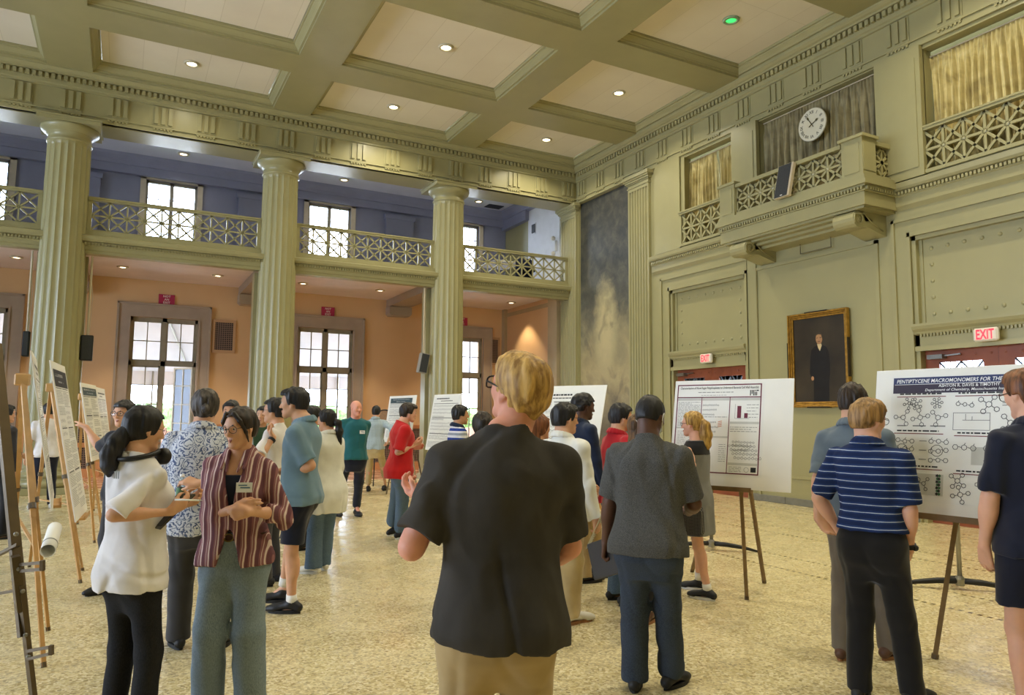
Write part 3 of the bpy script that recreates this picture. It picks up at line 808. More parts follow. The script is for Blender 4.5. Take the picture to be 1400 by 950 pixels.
class Flat(MB):
    """flat printing on a plane: x right, y up, z out"""
    def rect(s, x0, x1, y0, y1, z=.0012): s.add([(x0,y0,z),(x1,y0,z),(x1,y1,z),(x0,y1,z)], [(0,1,2,3)])
    def outline(s, x0, x1, y0, y1, w, z=.0012):
        s.rect(x0,x1,y0,y0+w,z); s.rect(x0,x1,y1-w,y1,z); s.rect(x0,x0+w,y0+w,y1-w,z); s.rect(x1-w,x1,y0+w,y1-w,z)
    def text(s, st, x, y, size, bold=0.0, shear=0.0, align='CENTER', z=.002, spacing=1.0, fitw=None):
        vs, fs = text_geo(st, size, bold, shear, align, spacing)
        k = 1.0
        if fitw and vs:
            w = max(v[0] for v in vs)-min(v[0] for v in vs); k = min(1.6, fitw/w)
        s.add([(x+v[0]*k, y+v[1], z) for v in vs], fs)
    def line(s, a, b, w=.003, z=.0016):
        d = Vector((b[0]-a[0], b[1]-a[1])); 
        if d.length < 1e-6: return
        d.normalize(); n = (-d.y*w/2, d.x*w/2)
        s.add([(a[0]-n[0],a[1]-n[1],z),(b[0]-n[0],b[1]-n[1],z),(b[0]+n[0],b[1]+n[1],z),(a[0]+n[0],a[1]+n[1],z)], [(0,1,2,3)])
    def hexa(s, x, y, r, rot=0.0, w=.003, n=6):
        p = [(x+r*math.cos(rot+2*PI*k/n), y+r*math.sin(rot+2*PI*k/n)) for k in range(n)]
        for k in range(n): s.line(p[k], p[(k+1) % n], w)
    def lines(s, x0, x1, y0, y1, lh, rng, w=None):
        """unreadable small print as broken fine bars"""
        y = y1-lh/2; w = w or lh*.34
        while y > y0:
            x = x0; e = x1-(0 if rng.random() > .25 else rng.uniform(0, .4)*(x1-x0))
            while x < e:
                l = rng.uniform(.012,.045); s.rect(x, min(x+l, e), y-w/2, y+w/2); x += l+.007
            y -= lh
    def molecule(s, x, y, r, rng, arms=4, w=.003):
        s.hexa(x, y, r, .52, w)
        a0 = rng.uniform(0, 1)
        for k in range(arms):
            a = a0+2*PI*k/arms; x1, y1 = x+math.cos(a)*r, y+math.sin(a)*r; x2, y2 = x+math.cos(a)*2.0*r, y+math.sin(a)*2.0*r
            s.line((x1,y1),(x2,y2),w); s.hexa(x+math.cos(a)*2.9*r, y+math.sin(a)*2.9*r, r*.85, a, w)
    def chain(s, x, y, r, n, rng, w=.003):
        for k in range(n):
            yy = y+rng.uniform(-.4,.4)*r; s.hexa(x+k*3.1*r, yy, r, .52*(k % 2), w, 6 if rng.random() > .3 else 5)
            if k: s.line((x+k*3.1*r-2.0*r, yy+.3*r),(x+k*3.1*r-r, yy), w)
            if rng.random() > .4: s.line((x+k*3.1*r, yy+r),(x+k*3.1*r+.4*r, yy+1.7*r), w)

# ------------------------------------------------------------------ boards and easels
def board_frame(TL, TR, BR):
    """plane of a rectangular board from three corners; u is kept level"""
    TL, TR, BR = [Vector(p) for p in (TL, TR, BR)]
    u = TR-TL; W = u.length; u.z *= .25; u.normalize(); v = TR-BR; v = v-u*v.dot(u); H = v.length; v.normalize()
    n = u.cross(v)
    return TR-u*W/2-v*H/2, u, v, n, W, H
def poster_board(label, TL, TR, BR, printer=None, group=None, mat=None, t=.006):
    c, u, v, n, W, H = board_frame(TL, TR, BR)
    base = c-v*H/2
    th = thing('poster_board', label, 'poster', tuple(base), group=group)
    M = frame_mat(c, u, v, n)
    b = MB(M); b.bbox(-W/2, W/2, -H/2, H/2, -t*2, 0, .002); b.build('foam_board', mat or M_FOAM, th, world=True)
    if printer:
        printer(th, M, W, H); mm = MB(); mats = []
        for fl, mt in _PRINT.pop(th.name, []):           # all printing is one sheet
            if mt not in mats: mats.append(mt)
            mm.cur = mats.index(mt); bs = len(mm.v); mm.v += fl.v; mm.f += [tuple(bs+i for i in f) for f in fl.f]; mm.m += [mm.cur]*len(fl.f); mm.sm += [False]*len(fl.f)
        if mm.v: mm.build('poster_sheet', mats, th, world=True)
    return c, u, v, n, W, H
_PRINT = {}
_PRINTED = {'poster_sheet','small_print','headings','grey_bands','grey_panels','figures','grey_caption','black_beads','green_beads','red_rules','orange_figure','dark_logo','byline','maroon_frame'}
def put(th, M, name, mat, fn, label=None):
    f = Flat(M); fn(f)
    if name in _PRINTED: _PRINT.setdefault(th.name, []).append((f, mat)); return
    if f.v: return f.build(name, mat, th, world=True, label=label)
def easel(label, apex, feet, mat, ledge=None, r=.017, bars=(), group='wooden tripod easels', kind='easel', n_axis=None):
    """tripod: three square legs from the apex to feet; ledge=(centre,u,n) carries the board"""
    apex = Vector(apex); c = sum((Vector(f) for f in feet), Vector())/len(feet)
    t = thing(kind, label, 'easel', (c.x, c.y, 0), group=group)
    for i, f in enumerate(feet):
        f = Vector(f); d = (f-apex).normalized()
        m = MB(); m.beam(apex+d*.02, apex+(f-apex)*.52, r*1.9, r*1.5); m.beam(apex+(f-apex)*.45, f, r*1.55, r*1.3)
        lg = m.build('leg', mat, t, world=True)
        k = MB(); q = apex+(f-apex)*.48; k.tube([q-d*.02, q+d*.02], r*1.5, 8); k.tube([f-d*.03, f], r*1.0, 8); k.build('collar', M_EDARK, lg, world=True)
    k = MB(); k.bbox(-.05,.05,-.035,.035,-.06,.03,.01); k.v = [(a+apex.x,b+apex.y,z+apex.z) for a,b,z in k.v]; k.build('head_block', mat, t, world=True)
    if ledge:
        p, u, n, w = ledge; p = Vector(p); u = Vector(u); n = Vector(n)
        k = MB(); k.beam(p-u*w/2+n*.02, p+u*w/2+n*.02, .055, .02); k.beam(p-u*w/2+n*.045+Vector((0,0,.012)), p+u*w/2+n*.045+Vector((0,0,.012)), .008, .03); k.build('ledge', mat, t, world=True)
    for a, b in bars:
        k = MB(); k.beam(a, b, .022, .012); k.build('brace', mat, t, world=True)
    return t

# -- printing on the boards
def grey_poster(seed, title=None, sub=None, banner=None, cols=2, margin=(.04,.04,.04,.04), dense=.5):
    def pr(th, M, W, H):
        rng = random.Random(seed)
        x0, x1, y0, y1 = -W/2+margin[0]*W, W/2-margin[1]*W, -H/2+margin[2]*H, H/2-margin[3]*H
        put(th, M, 'poster_sheet', M_PAPER, lambda f: f.rect(x0,x1,y0,y1,.0006))
        hb = (y1-y0)*.13
        if banner: put(th, M, 'banner', banner, lambda f: f.rect(x0+.015,x1-.015,y1-hb,y1-.015))
        if title:
            def tt(f):
                # too small to read in the photograph: heavy broken bars
                f.lines(x0+(x1-x0)*.10, x1-(x1-x0)*.10, y1-hb*.52, y1-hb*.22, hb*.3, rng, hb*.17)
                f.lines(x0+(x1-x0)*.28, x1-(x1-x0)*.28, y1-hb*.84, y1-hb*.60, hb*.24, rng, hb*.10)
            put(th, M, 'headings', M_WHITEINK if banner else M_INK, tt)
        def body(f):
            cw = (x1-x0-.04)/cols
            for c in range(cols):
                a = x0+.02+c*cw; b = a+cw-.03; y = y1-hb-.03
                while y > y0+.06:
                    h = rng.uniform(.07,.2)
                    yb = max(y0+.02, y-h); k = rng.random()
                    if k < dense: f.lines(a, b, yb, y, .016, rng)
                    else:
                        for q in range(3): f.chain(a+.02, yb+(y-yb)*(q+.5)/3, min(.014,h*.1), int((b-a)/.05), rng, .0035)
                    y = yb-.025
        put(th, M, 'small_print', M_GREYINK, body)
        def heads(f):
            cw = (x1-x0-.04)/cols
            for c in range(cols):
                a = x0+.02+c*cw; b = a+cw-.03
                f.rect(a, b, y1-hb-.018, y1-hb-.010)
                for k in range(2): yy = y0+(y1-y0)*(.28+.3*k); f.rect(a+.02, b-.05, yy, yy+.010)
        put(th, M, 'headings', M_INK, heads)
    return pr

def mit_logo(f, x, y, h):
    w = h*.17; g = h*.105; s = w+g
    f.rect(x, x+w, y, y+h); f.rect(x+s, x+s+w, y+h*.30, y+h); f.rect(x+2*s, x+2*s+w, y, y+h)
    f.rect(x+3*s, x+3*s+w, y, y+h*.66); f.rect(x+3*s, x+3*s+w, y+h*.80, y+h)
    f.rect(x+4*s, x+4*s+w, y, y+h*.66); f.rect(x+4*s, x+4*s+w*2.6, y+h*.80, y+h)
def sugar_poster(th, M, W, H):
    rng = random.Random(5)
    x0, x1, y0, y1 = -W*.475, W*.25, -H*.37, H*.46
    PW, PH = x1-x0, y1-y0
    put(th, M, 'poster_sheet', M_PAPER, lambda f: f.rect(x0-.01,x1+.03,y0-.02,y1+.01,.0006))
    yh = y1-PH*.15; xa = x0+PW*.31; xb = x0+PW*.645
    def fr(f):
        f.outline(x0,x1,y0,y1,.011,.0016); f.rect(x0,x1,yh-.005,yh+.005,.0016); f.rect(xa-.004,xa+.004,y0,yh,.0016); f.rect(xb-.004,xb+.004,y0,yh,.0016)
        f.rect(xb+PW*.09,xb+PW*.135,yh-PH*.235,yh-PH*.10,.002); f.rect(xb+PW*.17,xb+PW*.21,yh-PH*.235,yh-PH*.18,.002)
    put(th, M, 'maroon_frame', M_MAROON, fr, 'maroon border lines and bars')
    def tt(f):
        f.text('Characterization of Novel Sugar Polyphosphates to Understand Bacterial Cell Wall Assembly', (x0+x1)/2, y1-.036, .033, .008, .15, fitw=PW*.93)
        mit_logo(f, x1-PW*.13, yh+.014, PH*.062)
    put(th, M, 'title_text', M_INK, tt)
    put(th, M, 'byline', M_GREYINK, lambda f: (f.lines(x0+PW*.26,x0+PW*.68,y1-.092,y1-.07,.02,rng), f.lines(x0+PW*.30,x0+PW*.6,y1-.118,y1-.1,.018,rng,.004)))
    def grey(f):
        f.rect(x0+.012,xa-.006,yh-.032,yh-.008); f.rect(xa+.006,xb-.006,yh-.032,yh-.008); f.rect(xb+.006,x1-.012,yh-.032,yh-.008)
        f.rect(xb+.008,x1-.014,yh-PH*.30,yh-PH*.275); f.rect(xb+.008,x1-.014,y0+.085,y0+.108); f.rect(xa+.006,xb-.006,yh-PH*.46,yh-PH*.44); f.rect(x0+.012,xa-.006,yh-PH*.36,yh-PH*.34)
    put(th, M, 'grey_bands', M_LGREY, grey)
    def body(f):
        f.lines(x0+.02,xa-.014,yh-PH*.34,yh-.042,.0145,rng,.0045)
        f.lines(x0+.03,x0+PW*.13,y0+.12,yh-PH*.38,.02,rng,.004); f.lines(x0+PW*.17,xa-.03,y0+.12,yh-PH*.38,.02,rng,.004)
        for k in range(3): f.chain(xa+.02, yh-PH*(.09+.055*k), .007, 8-k, rng, .003)
        f.lines(xa+.012,xb-.02,yh-PH*.235,yh-PH*.215,.016,rng)
        for k in range(3): f.chain(xa+.02, yh-PH*(.285+.055*k), .007, 7+k % 2, rng, .003)
        f.lines(xb-.09,xb-.02,y0+PH*.12,y0+PH*.33,.02,rng,.004)
        for k in range(4): f.chain(xa+.02, y0+.04+.055*k, .008, 4, rng, .003)
        f.lines(x1-PW*.16,x1-.02,yh-PH*.25,yh-PH*.07,.03,rng,.005)
        f.lines(xb+.014,x1-.03,yh-PH*.40,yh-PH*.325,.02,rng,.005)
        for k in range(3): f.chain(xb+.05, yh-PH*(.50+.045*k), .009, 8-k, rng, .0034)
        for k in range(4): f.chain(xb+.015+.02*k, y0+PH*(.31-.045*k), .011, 8, rng, .0036)
        f.lines(xb+.02,xb+.14,y0+.02,y0+.075,.014,rng,.004); f.hexa(x1-.115,y0+.046,.022,0,.003,14)
        f.line((xb+PW*.065,yh-PH*.24),(xb+PW*.23,yh-PH*.24),.003); f.line((xb+PW*.065,yh-PH*.24),(xb+PW*.065,yh-PH*.08),.003)
    put(th, M, 'small_print', M_GREYINK, body)
    put(th, M, 'orange_figure', M_ORANGEINK, lambda f: [f.line((xb-.11,yh-PH*.28-.016*k),(xb-.07,yh-PH*.27-.016*k),.006) for k in range(4)])
    put(th, M, 'dark_logo', M_INK, lambda f: f.rect(x1-.075,x1-.025,y0+.025,y0+.07))
def macro_poster(th, M, W, H):
    rng = random.Random(11)
    x0, x1, y0, y1 = -W*.40, W*.46, -H*.39, H*.44
    PW, PH = x1-x0, y1-y0
    put(th, M, 'poster_sheet', M_PAPER, lambda f: f.rect(x0-.012,x1+.012,y0-.02,y1+.01,.0006))
    bh = PH*.135
    put(th, M, 'navy_banner', M_NAVYINK, lambda f: f.rect(x0,x1,y1-bh*.45,y1), 'navy blue upper banner')
    put(th, M, 'plum_banner', M_PLUMINK, lambda f: f.rect(x0,x1,y1-bh,y1-bh*.45), 'dark plum lower banner')
    def tt(f):
        f.text('PENTIPTYCENE MACROMONOMERS FOR THE SYNTHESIS OF POLYMERS', (x0+x1)/2, y1-bh*.25, .038, .008, .18, fitw=PW*.96)
        f.text('ASHTON R. DAVIS & TIMOTHY', x0+PW*.45, y1-bh*.57, .030, .006, fitw=PW*.34)
        f.text('Department of Chemistry, Massachusetts Institute of Technology', (x0+x1)/2+.02, y1-bh*.82, .026, .004, .2, fitw=PW*.64)
        f.line((x0+.01,y1-bh*.44),(x1-.01,y1-bh*.44),.003)
    put(th, M, 'title_text', M_WHITEINK, tt)
    xm = x0+PW*.36
    rules = [(x0+.03,xm-.04,.165),(xm+.02,x1-.02,.165),(x0+.02,xm-.05,.475),(xm+.02,x1-.02,.485),(x0+.03,xm-.05,.765),(xm+.02,x1-.02,.785)]
    put(th, M, 'red_rules', M_REDLINE, lambda f: [f.rect(a,b,y1-PH*q-.003,y1-PH*q+.003) for a,b,q in rules])
    def heads(f):
        for a,b,q in rules: f.lines(a+.02,b-.03,y1-PH*q+.006,y1-PH*q+.03,.02,rng,.010)
    put(th, M, 'headings', M_INK, heads)
    put(th, M, 'grey_panels', M_LGREY, lambda f: (f.rect(x0+.02,xm-.04,y0+PH*.03,y0+PH*.20), f.rect(xm+.13,xm+.40,y0+PH*.29,y0+PH*.43)))
    def fig(f):
        f.molecule(x0+.12,y1-PH*.22,.012,rng,5,.0045); f.molecule(x0+.17,y1-PH*.225,.012,rng,5,.0045); f.molecule(x0+.31,y1-PH*.22,.011,rng,6,.004)
        for k in range(3): f.molecule(x0+.08+.12*k,y1-PH*.34,.018,rng,3+k % 2,.004)
        for k in range(3):
            yy = y1-PH*(.535+.075*k); f.chain(x0+.05,yy,.016,3,rng,.004); f.chain(x0+.28,yy,.016,3,rng,.004); f.line((x0+.20,yy),(x0+.25,yy),.004)
        f.hexa(x0+.08,y1-PH*.61,.04,0,.004,10); f.hexa(x0+.32,y1-PH*.61,.04,0,.004,10)
        f.molecule(x0+.14,y0+PH*.12,.022,rng,5,.004); f.molecule(x0+.24,y0+PH*.12,.014,rng,3,.004)
        f.chain(xm+.04,y1-PH*.235,.014,3,rng,.004); f.molecule(xm+.23,y1-PH*.235,.02,rng,4,.0045); f.molecule(xm+.52,y1-PH*.235,.02,rng,4,.0045); f.lines(xm+.31,xm+.42,y1-PH*.26,y1-PH*.215,.016,rng,.004)
        f.outline(xm+.01,xm+.24,y1-PH*.44,y1-PH*.30,.003); f.line((xm+.07,y1-PH*.36),(xm+.24,y1-PH*.36),.003); f.line((xm+.09,y1-PH*.36),(xm+.09,y1-PH*.31),.003); f.line((xm+.13,y1-PH*.36),(xm+.13,y1-PH*.33),.003)
        f.molecule(xm+.36,y1-PH*.38,.02,rng,4,.0045); f.molecule(xm+.54,y1-PH*.38,.02,rng,4,.0045)
        f.chain(xm+.03,y1-PH*.58,.018,3,rng,.004); f.chain(xm+.22,y1-PH*.58,.018,2,rng,.004); f.lines(xm+.33,xm+.5,y1-PH*.6,y1-PH*.55,.016,rng,.004)
        f.molecule(xm+.27,y0+PH*.36,.02,rng,4,.004)
        f.molecule(xm+.05,y0+PH*.16,.017,rng,4,.0045); f.molecule(xm+.07,y0+PH*.055,.017,rng,4,.0045); f.molecule(xm+.32,y0+PH*.15,.02,rng,5,.0045); f.molecule(xm+.33,y0+PH*.02,.02,rng,5,.0045); f.chain(xm+.17,y0+PH*.14,.014,3,rng,.004)
    put(th, M, 'figures', pm('dark_grey_ink', (72,72,74), .6, .1, 30), fig)
    put(th, M, 'grey_caption', M_GREYINK, lambda f: (f.rect(xm+.40,xm+.62,y1-PH*.305,y1-PH*.285), f.rect(x0+.04,x0+.1,y1-PH*.415,y1-PH*.405), f.rect(x0+.15,x0+.24,y1-PH*.415,y1-PH*.405), f.rect(x0+.27,x0+.37,y1-PH*.415,y1-PH*.405), f.rect(xm+.38,xm+.45,y0+PH*.06,y0+PH*.08)))
    put(th, M, 'black_beads', M_INK, lambda f: [f.hexa(xm-.08+.012*(k % 2),y0+PH*(.045+.024*k),.006,0,.012) for k in range(7)])
    put(th, M, 'green_beads', M_GREENINK, lambda f: [f.hexa(xm-.065-.012*(k % 2),y0+PH*(.045+.024*k),.006,0,.010) for k in range(7)])

# sugar poster board (centre right)
def P3(px, py, d): return Vector(at(px, py, d))
c, u, v, n, W, H = poster_board('wide white poster board with a maroon-framed poster set to its left side', P3(924,521,7.45), P3(1086,517,6.72), P3(1069,673,6.52), sugar_poster, 'research posters on easels')
ap = c+v*H*.42-n*.10
fr = Vector(onz(1021,820)); bk = Vector(onz(1045,797))
fl = Vector(onz(946,782))
easel('bronze-toned easel under the maroon-framed poster', tuple(ap), [fr, bk, fl], M_EWOOD2, ledge=(c-v*(H/2+.012), u, n, .5), r=.02)
# macromonomer poster (right)
c, u, v, n, W, H = poster_board('wide white poster board with a navy and plum title banner at right', P3(1199,508,5.50), P3(1490,493,4.42), P3(1486,729,4.24), macro_poster, 'research posters on easels')
ap = c+v*H*.44-n*.10
fl = Vector(onz(1278,900)); 
easel('aged wooden easel under the navy-bannered poster', tuple(ap), [fl, Vector(onz(1520,960)), Vector(onz(1450,806))], M_EWOOD2, ledge=(c-v*(H/2+.012), u, n, .6), r=.024)
# board in front of the mural
c, u, v, n, W, H = poster_board('white poster board standing in front of the mural', P3(706,531,9.0), P3(830,526,8.35), P3(803,645,8.0), grey_poster(3, True, True, cols=2, margin=(.05,.12,.05,.07)), 'research posters on easels')
easel('easel behind the man in the navy shirt', tuple(c+v*H*.42-n*.10), [Vector(onz(829,716)), Vector(onz(740,722)), tuple(Vector((c.x,c.y,0))-n*.75)], M_EWOOD, ledge=(c-v*(H/2+.012), u, n, .45))
# board by the last column
c, u, v, n, W, H = poster_board('portrait-format poster leaning by the foot of the last column', P3(594,540,13.9), P3(632,538,13.0), P3(619,618,12.8), grey_poster(8, True, True, cols=1, margin=(.03,.03,.03,.03)), 'research posters on easels')
easel('easel holding the portrait-format poster by the last column', tuple(c+v*H*.42-n*.10), [Vector(onz(632,668)), Vector(onz(590,672)), tuple(Vector((c.x,c.y,0))-n*.7)], M_EWOOD2, ledge=(c-v*(H/2+.012), u, n, .4))
# board behind the red shirt
c, u, v, n, W, H = poster_board('slate-bannered poster behind the man in the red tee', P3(533,543,16.8), P3(570,540,15.9), P3(561,606,15.7), grey_poster(9, True, True, M_SLATEINK, cols=1, margin=(.05,.12,.04,.04)), 'research posters on easels')
easel('dark easel holding the slate-bannered poster', tuple(c+v*H*.42-n*.10), [Vector(onz(572,688)), Vector(onz(528,676)), tuple(Vector((c.x,c.y,0))-n*.7)], M_EDARK, ledge=(c-v*(H/2+.012), u, n, .4))

# left row of boards seen almost edge-on
def left_board(label, TL, TR, BR, seed, feet, elabel, banner=None, mat=M_EWOOD):
    c, u, v, n, W, H = poster_board(label, TL, TR, BR, grey_poster(seed, True, True, banner, cols=2, dense=.8), 'posters in the row at left')
    top = c+v*H*.36-n*.09; base = c-v*(H/2+.012)
    bars = []
    f1, f2, f3 = [Vector(f) for f in feet]
    bars.append((tuple(top+(f1-top)*.62), tuple(top+(f3-top)*.62)))
    easel(elabel, tuple(top), [f1, f2, f3], mat, ledge=(base, u, n, .5), bars=bars, group='easels in the row at left')
    return c, u, v, n
cB_ = left_board('tall poster in the left row that the man points at', P3(69,492,7.15), P3(88.5,501,8.1), P3(118.5,698,8.0), 21, [onz(110,797), onz(113,780), onz(40,775)], 'easel under the tall poster the man points at', M_INK)
left_board('tall poster seen edge-on beside the left column', P3(43.5,481,5.0), P3(50,492,5.95), P3(74,678,5.85), 22, [onz(60,912), onz(66,862), onz(18,792)], 'honey-coloured easel with a paper tube on it')
left_board('poster behind the pointing man, front one of the pair', P3(110,523,9.2), P3(131,527,10.2), P3(144,625,10.1), 23, [onz(129,742), onz(140,727), onz(106,716)], 'easel under the front poster of the pair behind the pointing man', M_SLATEINK)
left_board('poster behind the pointing man, rear one of the pair', P3(131,528,11.2), P3(143,532,12.2), P3(153,622,12.1), 24, [onz(150,712), onz(158,702), onz(128,698)], 'easel under the rear poster of the pair behind the pointing man')
# rolled tube on the honey easel
t = thing('paper_tube', 'white rolled paper tube lying on the honey-coloured easel', 'tube', tuple(at(68,740,4.6)))
a, b = Vector(at(65.5,753,4.45)), Vector(at(75,722,4.82)); d = (b-a).normalized()
m = MB(); m.smooth = True
def ring_tube(mb, a, b, ro, ri, n=28):
    d = (b-a).normalized(); u = d.orthogonal().normalized(); w = d.cross(u); vs = []
    for p, r in ((a,ro),(b,ro),(b,ri),(a,ri)):
        for k in range(n): q = 2*PI*k/n; vs.append(tuple(p+(u*math.cos(q)+w*math.sin(q))*r))
    fs = [(s*n+k, s*n+(k+1) % n, ((s+1) % 4)*n+(k+1) % n, ((s+1) % 4)*n+k) for s in range(4) for k in range(n)]
    mb.add(vs, fs)
ring_tube(m, a, b, .042, .038); m.build('rolled_paper', M_PAPER, t, world=True)
m = MB(); m.smooth = True; ring_tube(m, a+d*.1, a+d*.115, .0435, .041); m.build('rubber_band', M_GREYINK, t, world=True)
m = MB(); m.beam(P3(54,752,4.78), P3(76,748,4.78), .02, .015)
m.build('peg', M_EWOOD, bpy.data.objects['easel.005'] if 'easel.005' in bpy.data.objects else None, world=True) if False else None

# near dark metal easel at the left edge
t = thing('easel', 'dark bronze metal easel cut by the left edge, with folding pegs', 'easel', tuple(onz(60,1150)), group=None)
def met(name, pts, w, h):
    m = MB(); m.beam(pts[0], pts[1], w, h); m.build(name, M_EDARK, t, world=True)
D = 2.95
top = at(-6,470,D+.28); foot = onz(64,1110)
met('leg', (top, at(33,870,D)), .042, .022); met('leg', (at(28,800,D-.01), foot), .034, .018)
met('leg', (top, onz(-420,1040)), .04, .022); met('leg', (top, onz(-160,900)), .036, .02)
for (a, b) in (((24,772),(58,769)),((24,781),(56,778))): met('peg', (at(*a,D), at(*b,D-.10)), .012, .012)
for (a, b) in (((38,890),(71,884)),((38,901),(71,893))): met('peg', (at(*a,D-.03), at(*b,D-.13)), .012, .012)
met('peg', (at(70,882,D-.13), at(70,895,D-.13)), .014, .014); met('peg', (at(58,766,D-.1), at(58,780,D-.1)), .014, .014)
met('brace', (at(26,744,D), at(-30,772,D+.35)), .02, .012); met('brace', (at(29,806,D), at(-40,818,D+.4)), .018, .012)
m = MB()
for px, py in ((22,730),(26,778),(31,808),(35,868),(39,898)): m.sphere(tuple(at(px,py,D-.02)), .009, 8, 6)
m.build('rivets', M_STEEL, t, world=True)
m = MB(); q = at(26,800,D); m.beam(at(21,760,D), at(29,835,D), .055, .03); m.build('sliding_clamp', M_EDARK, t, world=True)
poster_board('dark-edged display board cut by the left edge', P3(-150,455,2.6), P3(3.5,492,3.35), P3(6,548,3.33), None, None, pm('charcoal_board', (48,52,60), .6, .08, 8), .012)

# steel sign stands with black curved feet
def sign_stand(label, base, h, ang):
    t = thing('display_stand', label, 'stand', tuple(base), group='steel display stands with black feet')
    b = Vector(base)
    m = MB(); m.smooth = True; m.tube([b+Vector((0,0,.05)), b+Vector((0,0,h))], .022, 12); m.build('pole', M_STEEL, t, world=True)
    for k, L in ((0,.55),(PI,.55),(PI/2,.42)):
        a = ang+k; d = Vector((math.cos(a), math.sin(a), 0)); m = MB(); m.smooth = True
        m.tube([b+Vector((0,0,.085)), b+d*L*.35+Vector((0,0,.075)), b+d*L*.7+Vector((0,0,.05)), b+d*L+Vector((0,0,.012))], [.030,.028,.022,.012], 10)
        m.build('foot', M_DARK, t, world=True)
    m = MB(); m.lathe([(0,.04),(.04,.04),(.045,.1),(.03,.13),(0,.13)], 16, tuple(b)); m.build('hub', M_STEEL, t, world=True)
r0 = math.atan2(*( (Vector(onz(1370,815))-Vector(onz(1262,808))).yx ))
sign_stand('steel stand with black curved feet behind the navy-bannered poster', onz(1313,806), 1.25, r0)
sign_stand('steel stand with black curved feet behind the maroon-framed poster', onz(973,752), 1.2, r0)

# ------------------------------------------------------------------ wall fittings
# clock
cx, cy, cz = XW-.06, 9.22, 7.22
t = thing('wall_clock', 'round white clock with Roman numerals in front of the curtain', 'clock', (cx, cy, cz))
M = frame_mat((cx, cy, cz), (0,-1,0), (0,0,1), (-1,0,0))
m = MB(M); m.smooth = True; m.lathe([(0,-.05),(.29,-.05),(.315,-.03),(.318,-.005),(.305,.008),(.292,.004),(0,.002)], 48); m.build('case', pm('clock_face_cream', (226,220,196), .45, .03, 3), t, world=True)
def nums(f):
    for k, s in enumerate(('XII','I','II','III','IIII','V','VI','VII','VIII','IX','X','XI')):
        a = PI/2-2*PI*k/12; vs, fs = text_geo(s, .085, .012); ca, sa = math.cos(a-PI/2), math.sin(a-PI/2); R = .235
        f.add([(R*math.cos(a)+x*ca-y*sa, R*math.sin(a)+x*sa+y*ca, .006) for x, y in vs], fs)
    f.hexa(0,0,.287,0,.004,60)
put(t, M, 'numerals', pm('clock_ink', (70,64,40), .6), nums)
def hand(f, a, L, w):
    d = (math.cos(a), math.sin(a)); f.line((-d[0]*.07,-d[1]*.07),(d[0]*L,d[1]*L),w,.010); f.line((d[0]*L*.62,d[1]*L*.62),(d[0]*L*.88,d[1]*L*.88),w*2.3,.0105)
hm = pm('clock_hand_metal', (96,88,56), .5)
put(t, M, 'minute_hand', hm, lambda f: hand(f, math.radians(90+30+2), .215, .016)); put(t, M, 'hour_hand', hm, lambda f: hand(f, math.radians(26), .165, .02))
m = MB(); m.box(cx+.03, XW+.10, cy-.02, cy+.02, cz-.04, cz+.2); m.build('hanger', M_DARK, t, world=True)

# leaning dark panel speaker on the balcony rail
t = thing('panel_speaker', 'dark slim loudspeaker leaning on the balcony railing', 'speaker', (XBf, 9.12, 5.6))
M = frame_mat((XBf-.05, 9.13, 5.94), Vector((0,-1,-.0)).normalized(), Vector((.12,-.12,1)).normalized(), (-1,0,.12))
m = MB(M); m.bbox(-.17,.17,-.31,.31,-.03,.05,.008); m.build('cabinet', M_WSTILE, t, world=True)
m = MB(M); m.bbox(-.155,.135,-.30,.30,.05,.056,.002); m.build('grille', M_DGREY, t, world=True)
m = MB(M); m.box(-.02,.03,-.28,-.268,.056,.058); m.build('badge', M_WHITEINK, t, world=True)

# mural panel: generic cloudy picture, dark above, pale below
def mural_mat():
    q = NT('mural_paint'); x, y, z = q.sep()
    n = q.noise(.9, 6, rough=.62, dist=.7); n2 = q.noise(3.2, 6, rough=.65, dist=.4)
    h = q.math('ADD', q.math('MULTIPLY', z, .145), q.math('MULTIPLY', q.math('SUBTRACT', n, .5), .5))
    base = q.ramp(h, [(.08, lin((104,96,80))), (.26, lin((176,162,120))), (.44, lin((138,132,104))), (.58, lin((78,80,76))), (.72, lin((44,49,50))), (1.0, lin((32,37,42)))])
    # soft pale mass in the middle of the panel
    dy = q.math('DIVIDE', y, .62); dz = q.math('DIVIDE', q.math('SUBTRACT', z, 3.3), 1.5)
    r = q.math('ADD', q.math('MULTIPLY', dy, dy), q.math('MULTIPLY', dz, dz))
    r = q.math('ADD', r, q.math('MULTIPLY', q.math('SUBTRACT', n2, .5), 1.6))
    c = q.mix(q.ramp(r, [(.0, (1,1,1,1)), (1.0, (0,0,0,1))]), base, lin((196,184,140)))
    c = q.mix(.14, c, q.ramp(n2, [(.32, lin((70,68,60))), (.5, lin((140,132,108))), (.72, lin((206,196,156)))]))
    c = q.mix(q.ramp(q.noise(1.7, 4, q.vec((1,1,.6)), dist=1.0), [(.56, (0,0,0,1)), (.64, (.4,.4,.4,1))]), c, lin((78,76,72)))
    q.set(Base_Color=c, Roughness=.5); return q.m
t = thing('mural', 'tall cloudy mural between the two fluted pilasters', 'painting', (XW+.08, 16.2, .8))
m = MB(); m.box(XW+.08, XW+.11, 14.97, 17.42, .72, 7.79); m.build('canvas', mural_mat(), t, world=True)
m = MB(); m.box(XW+.03, XW+.08, 14.98, 17.41, .72, .8); m.build('edge_moulding', M_TRIM, t, world=True)

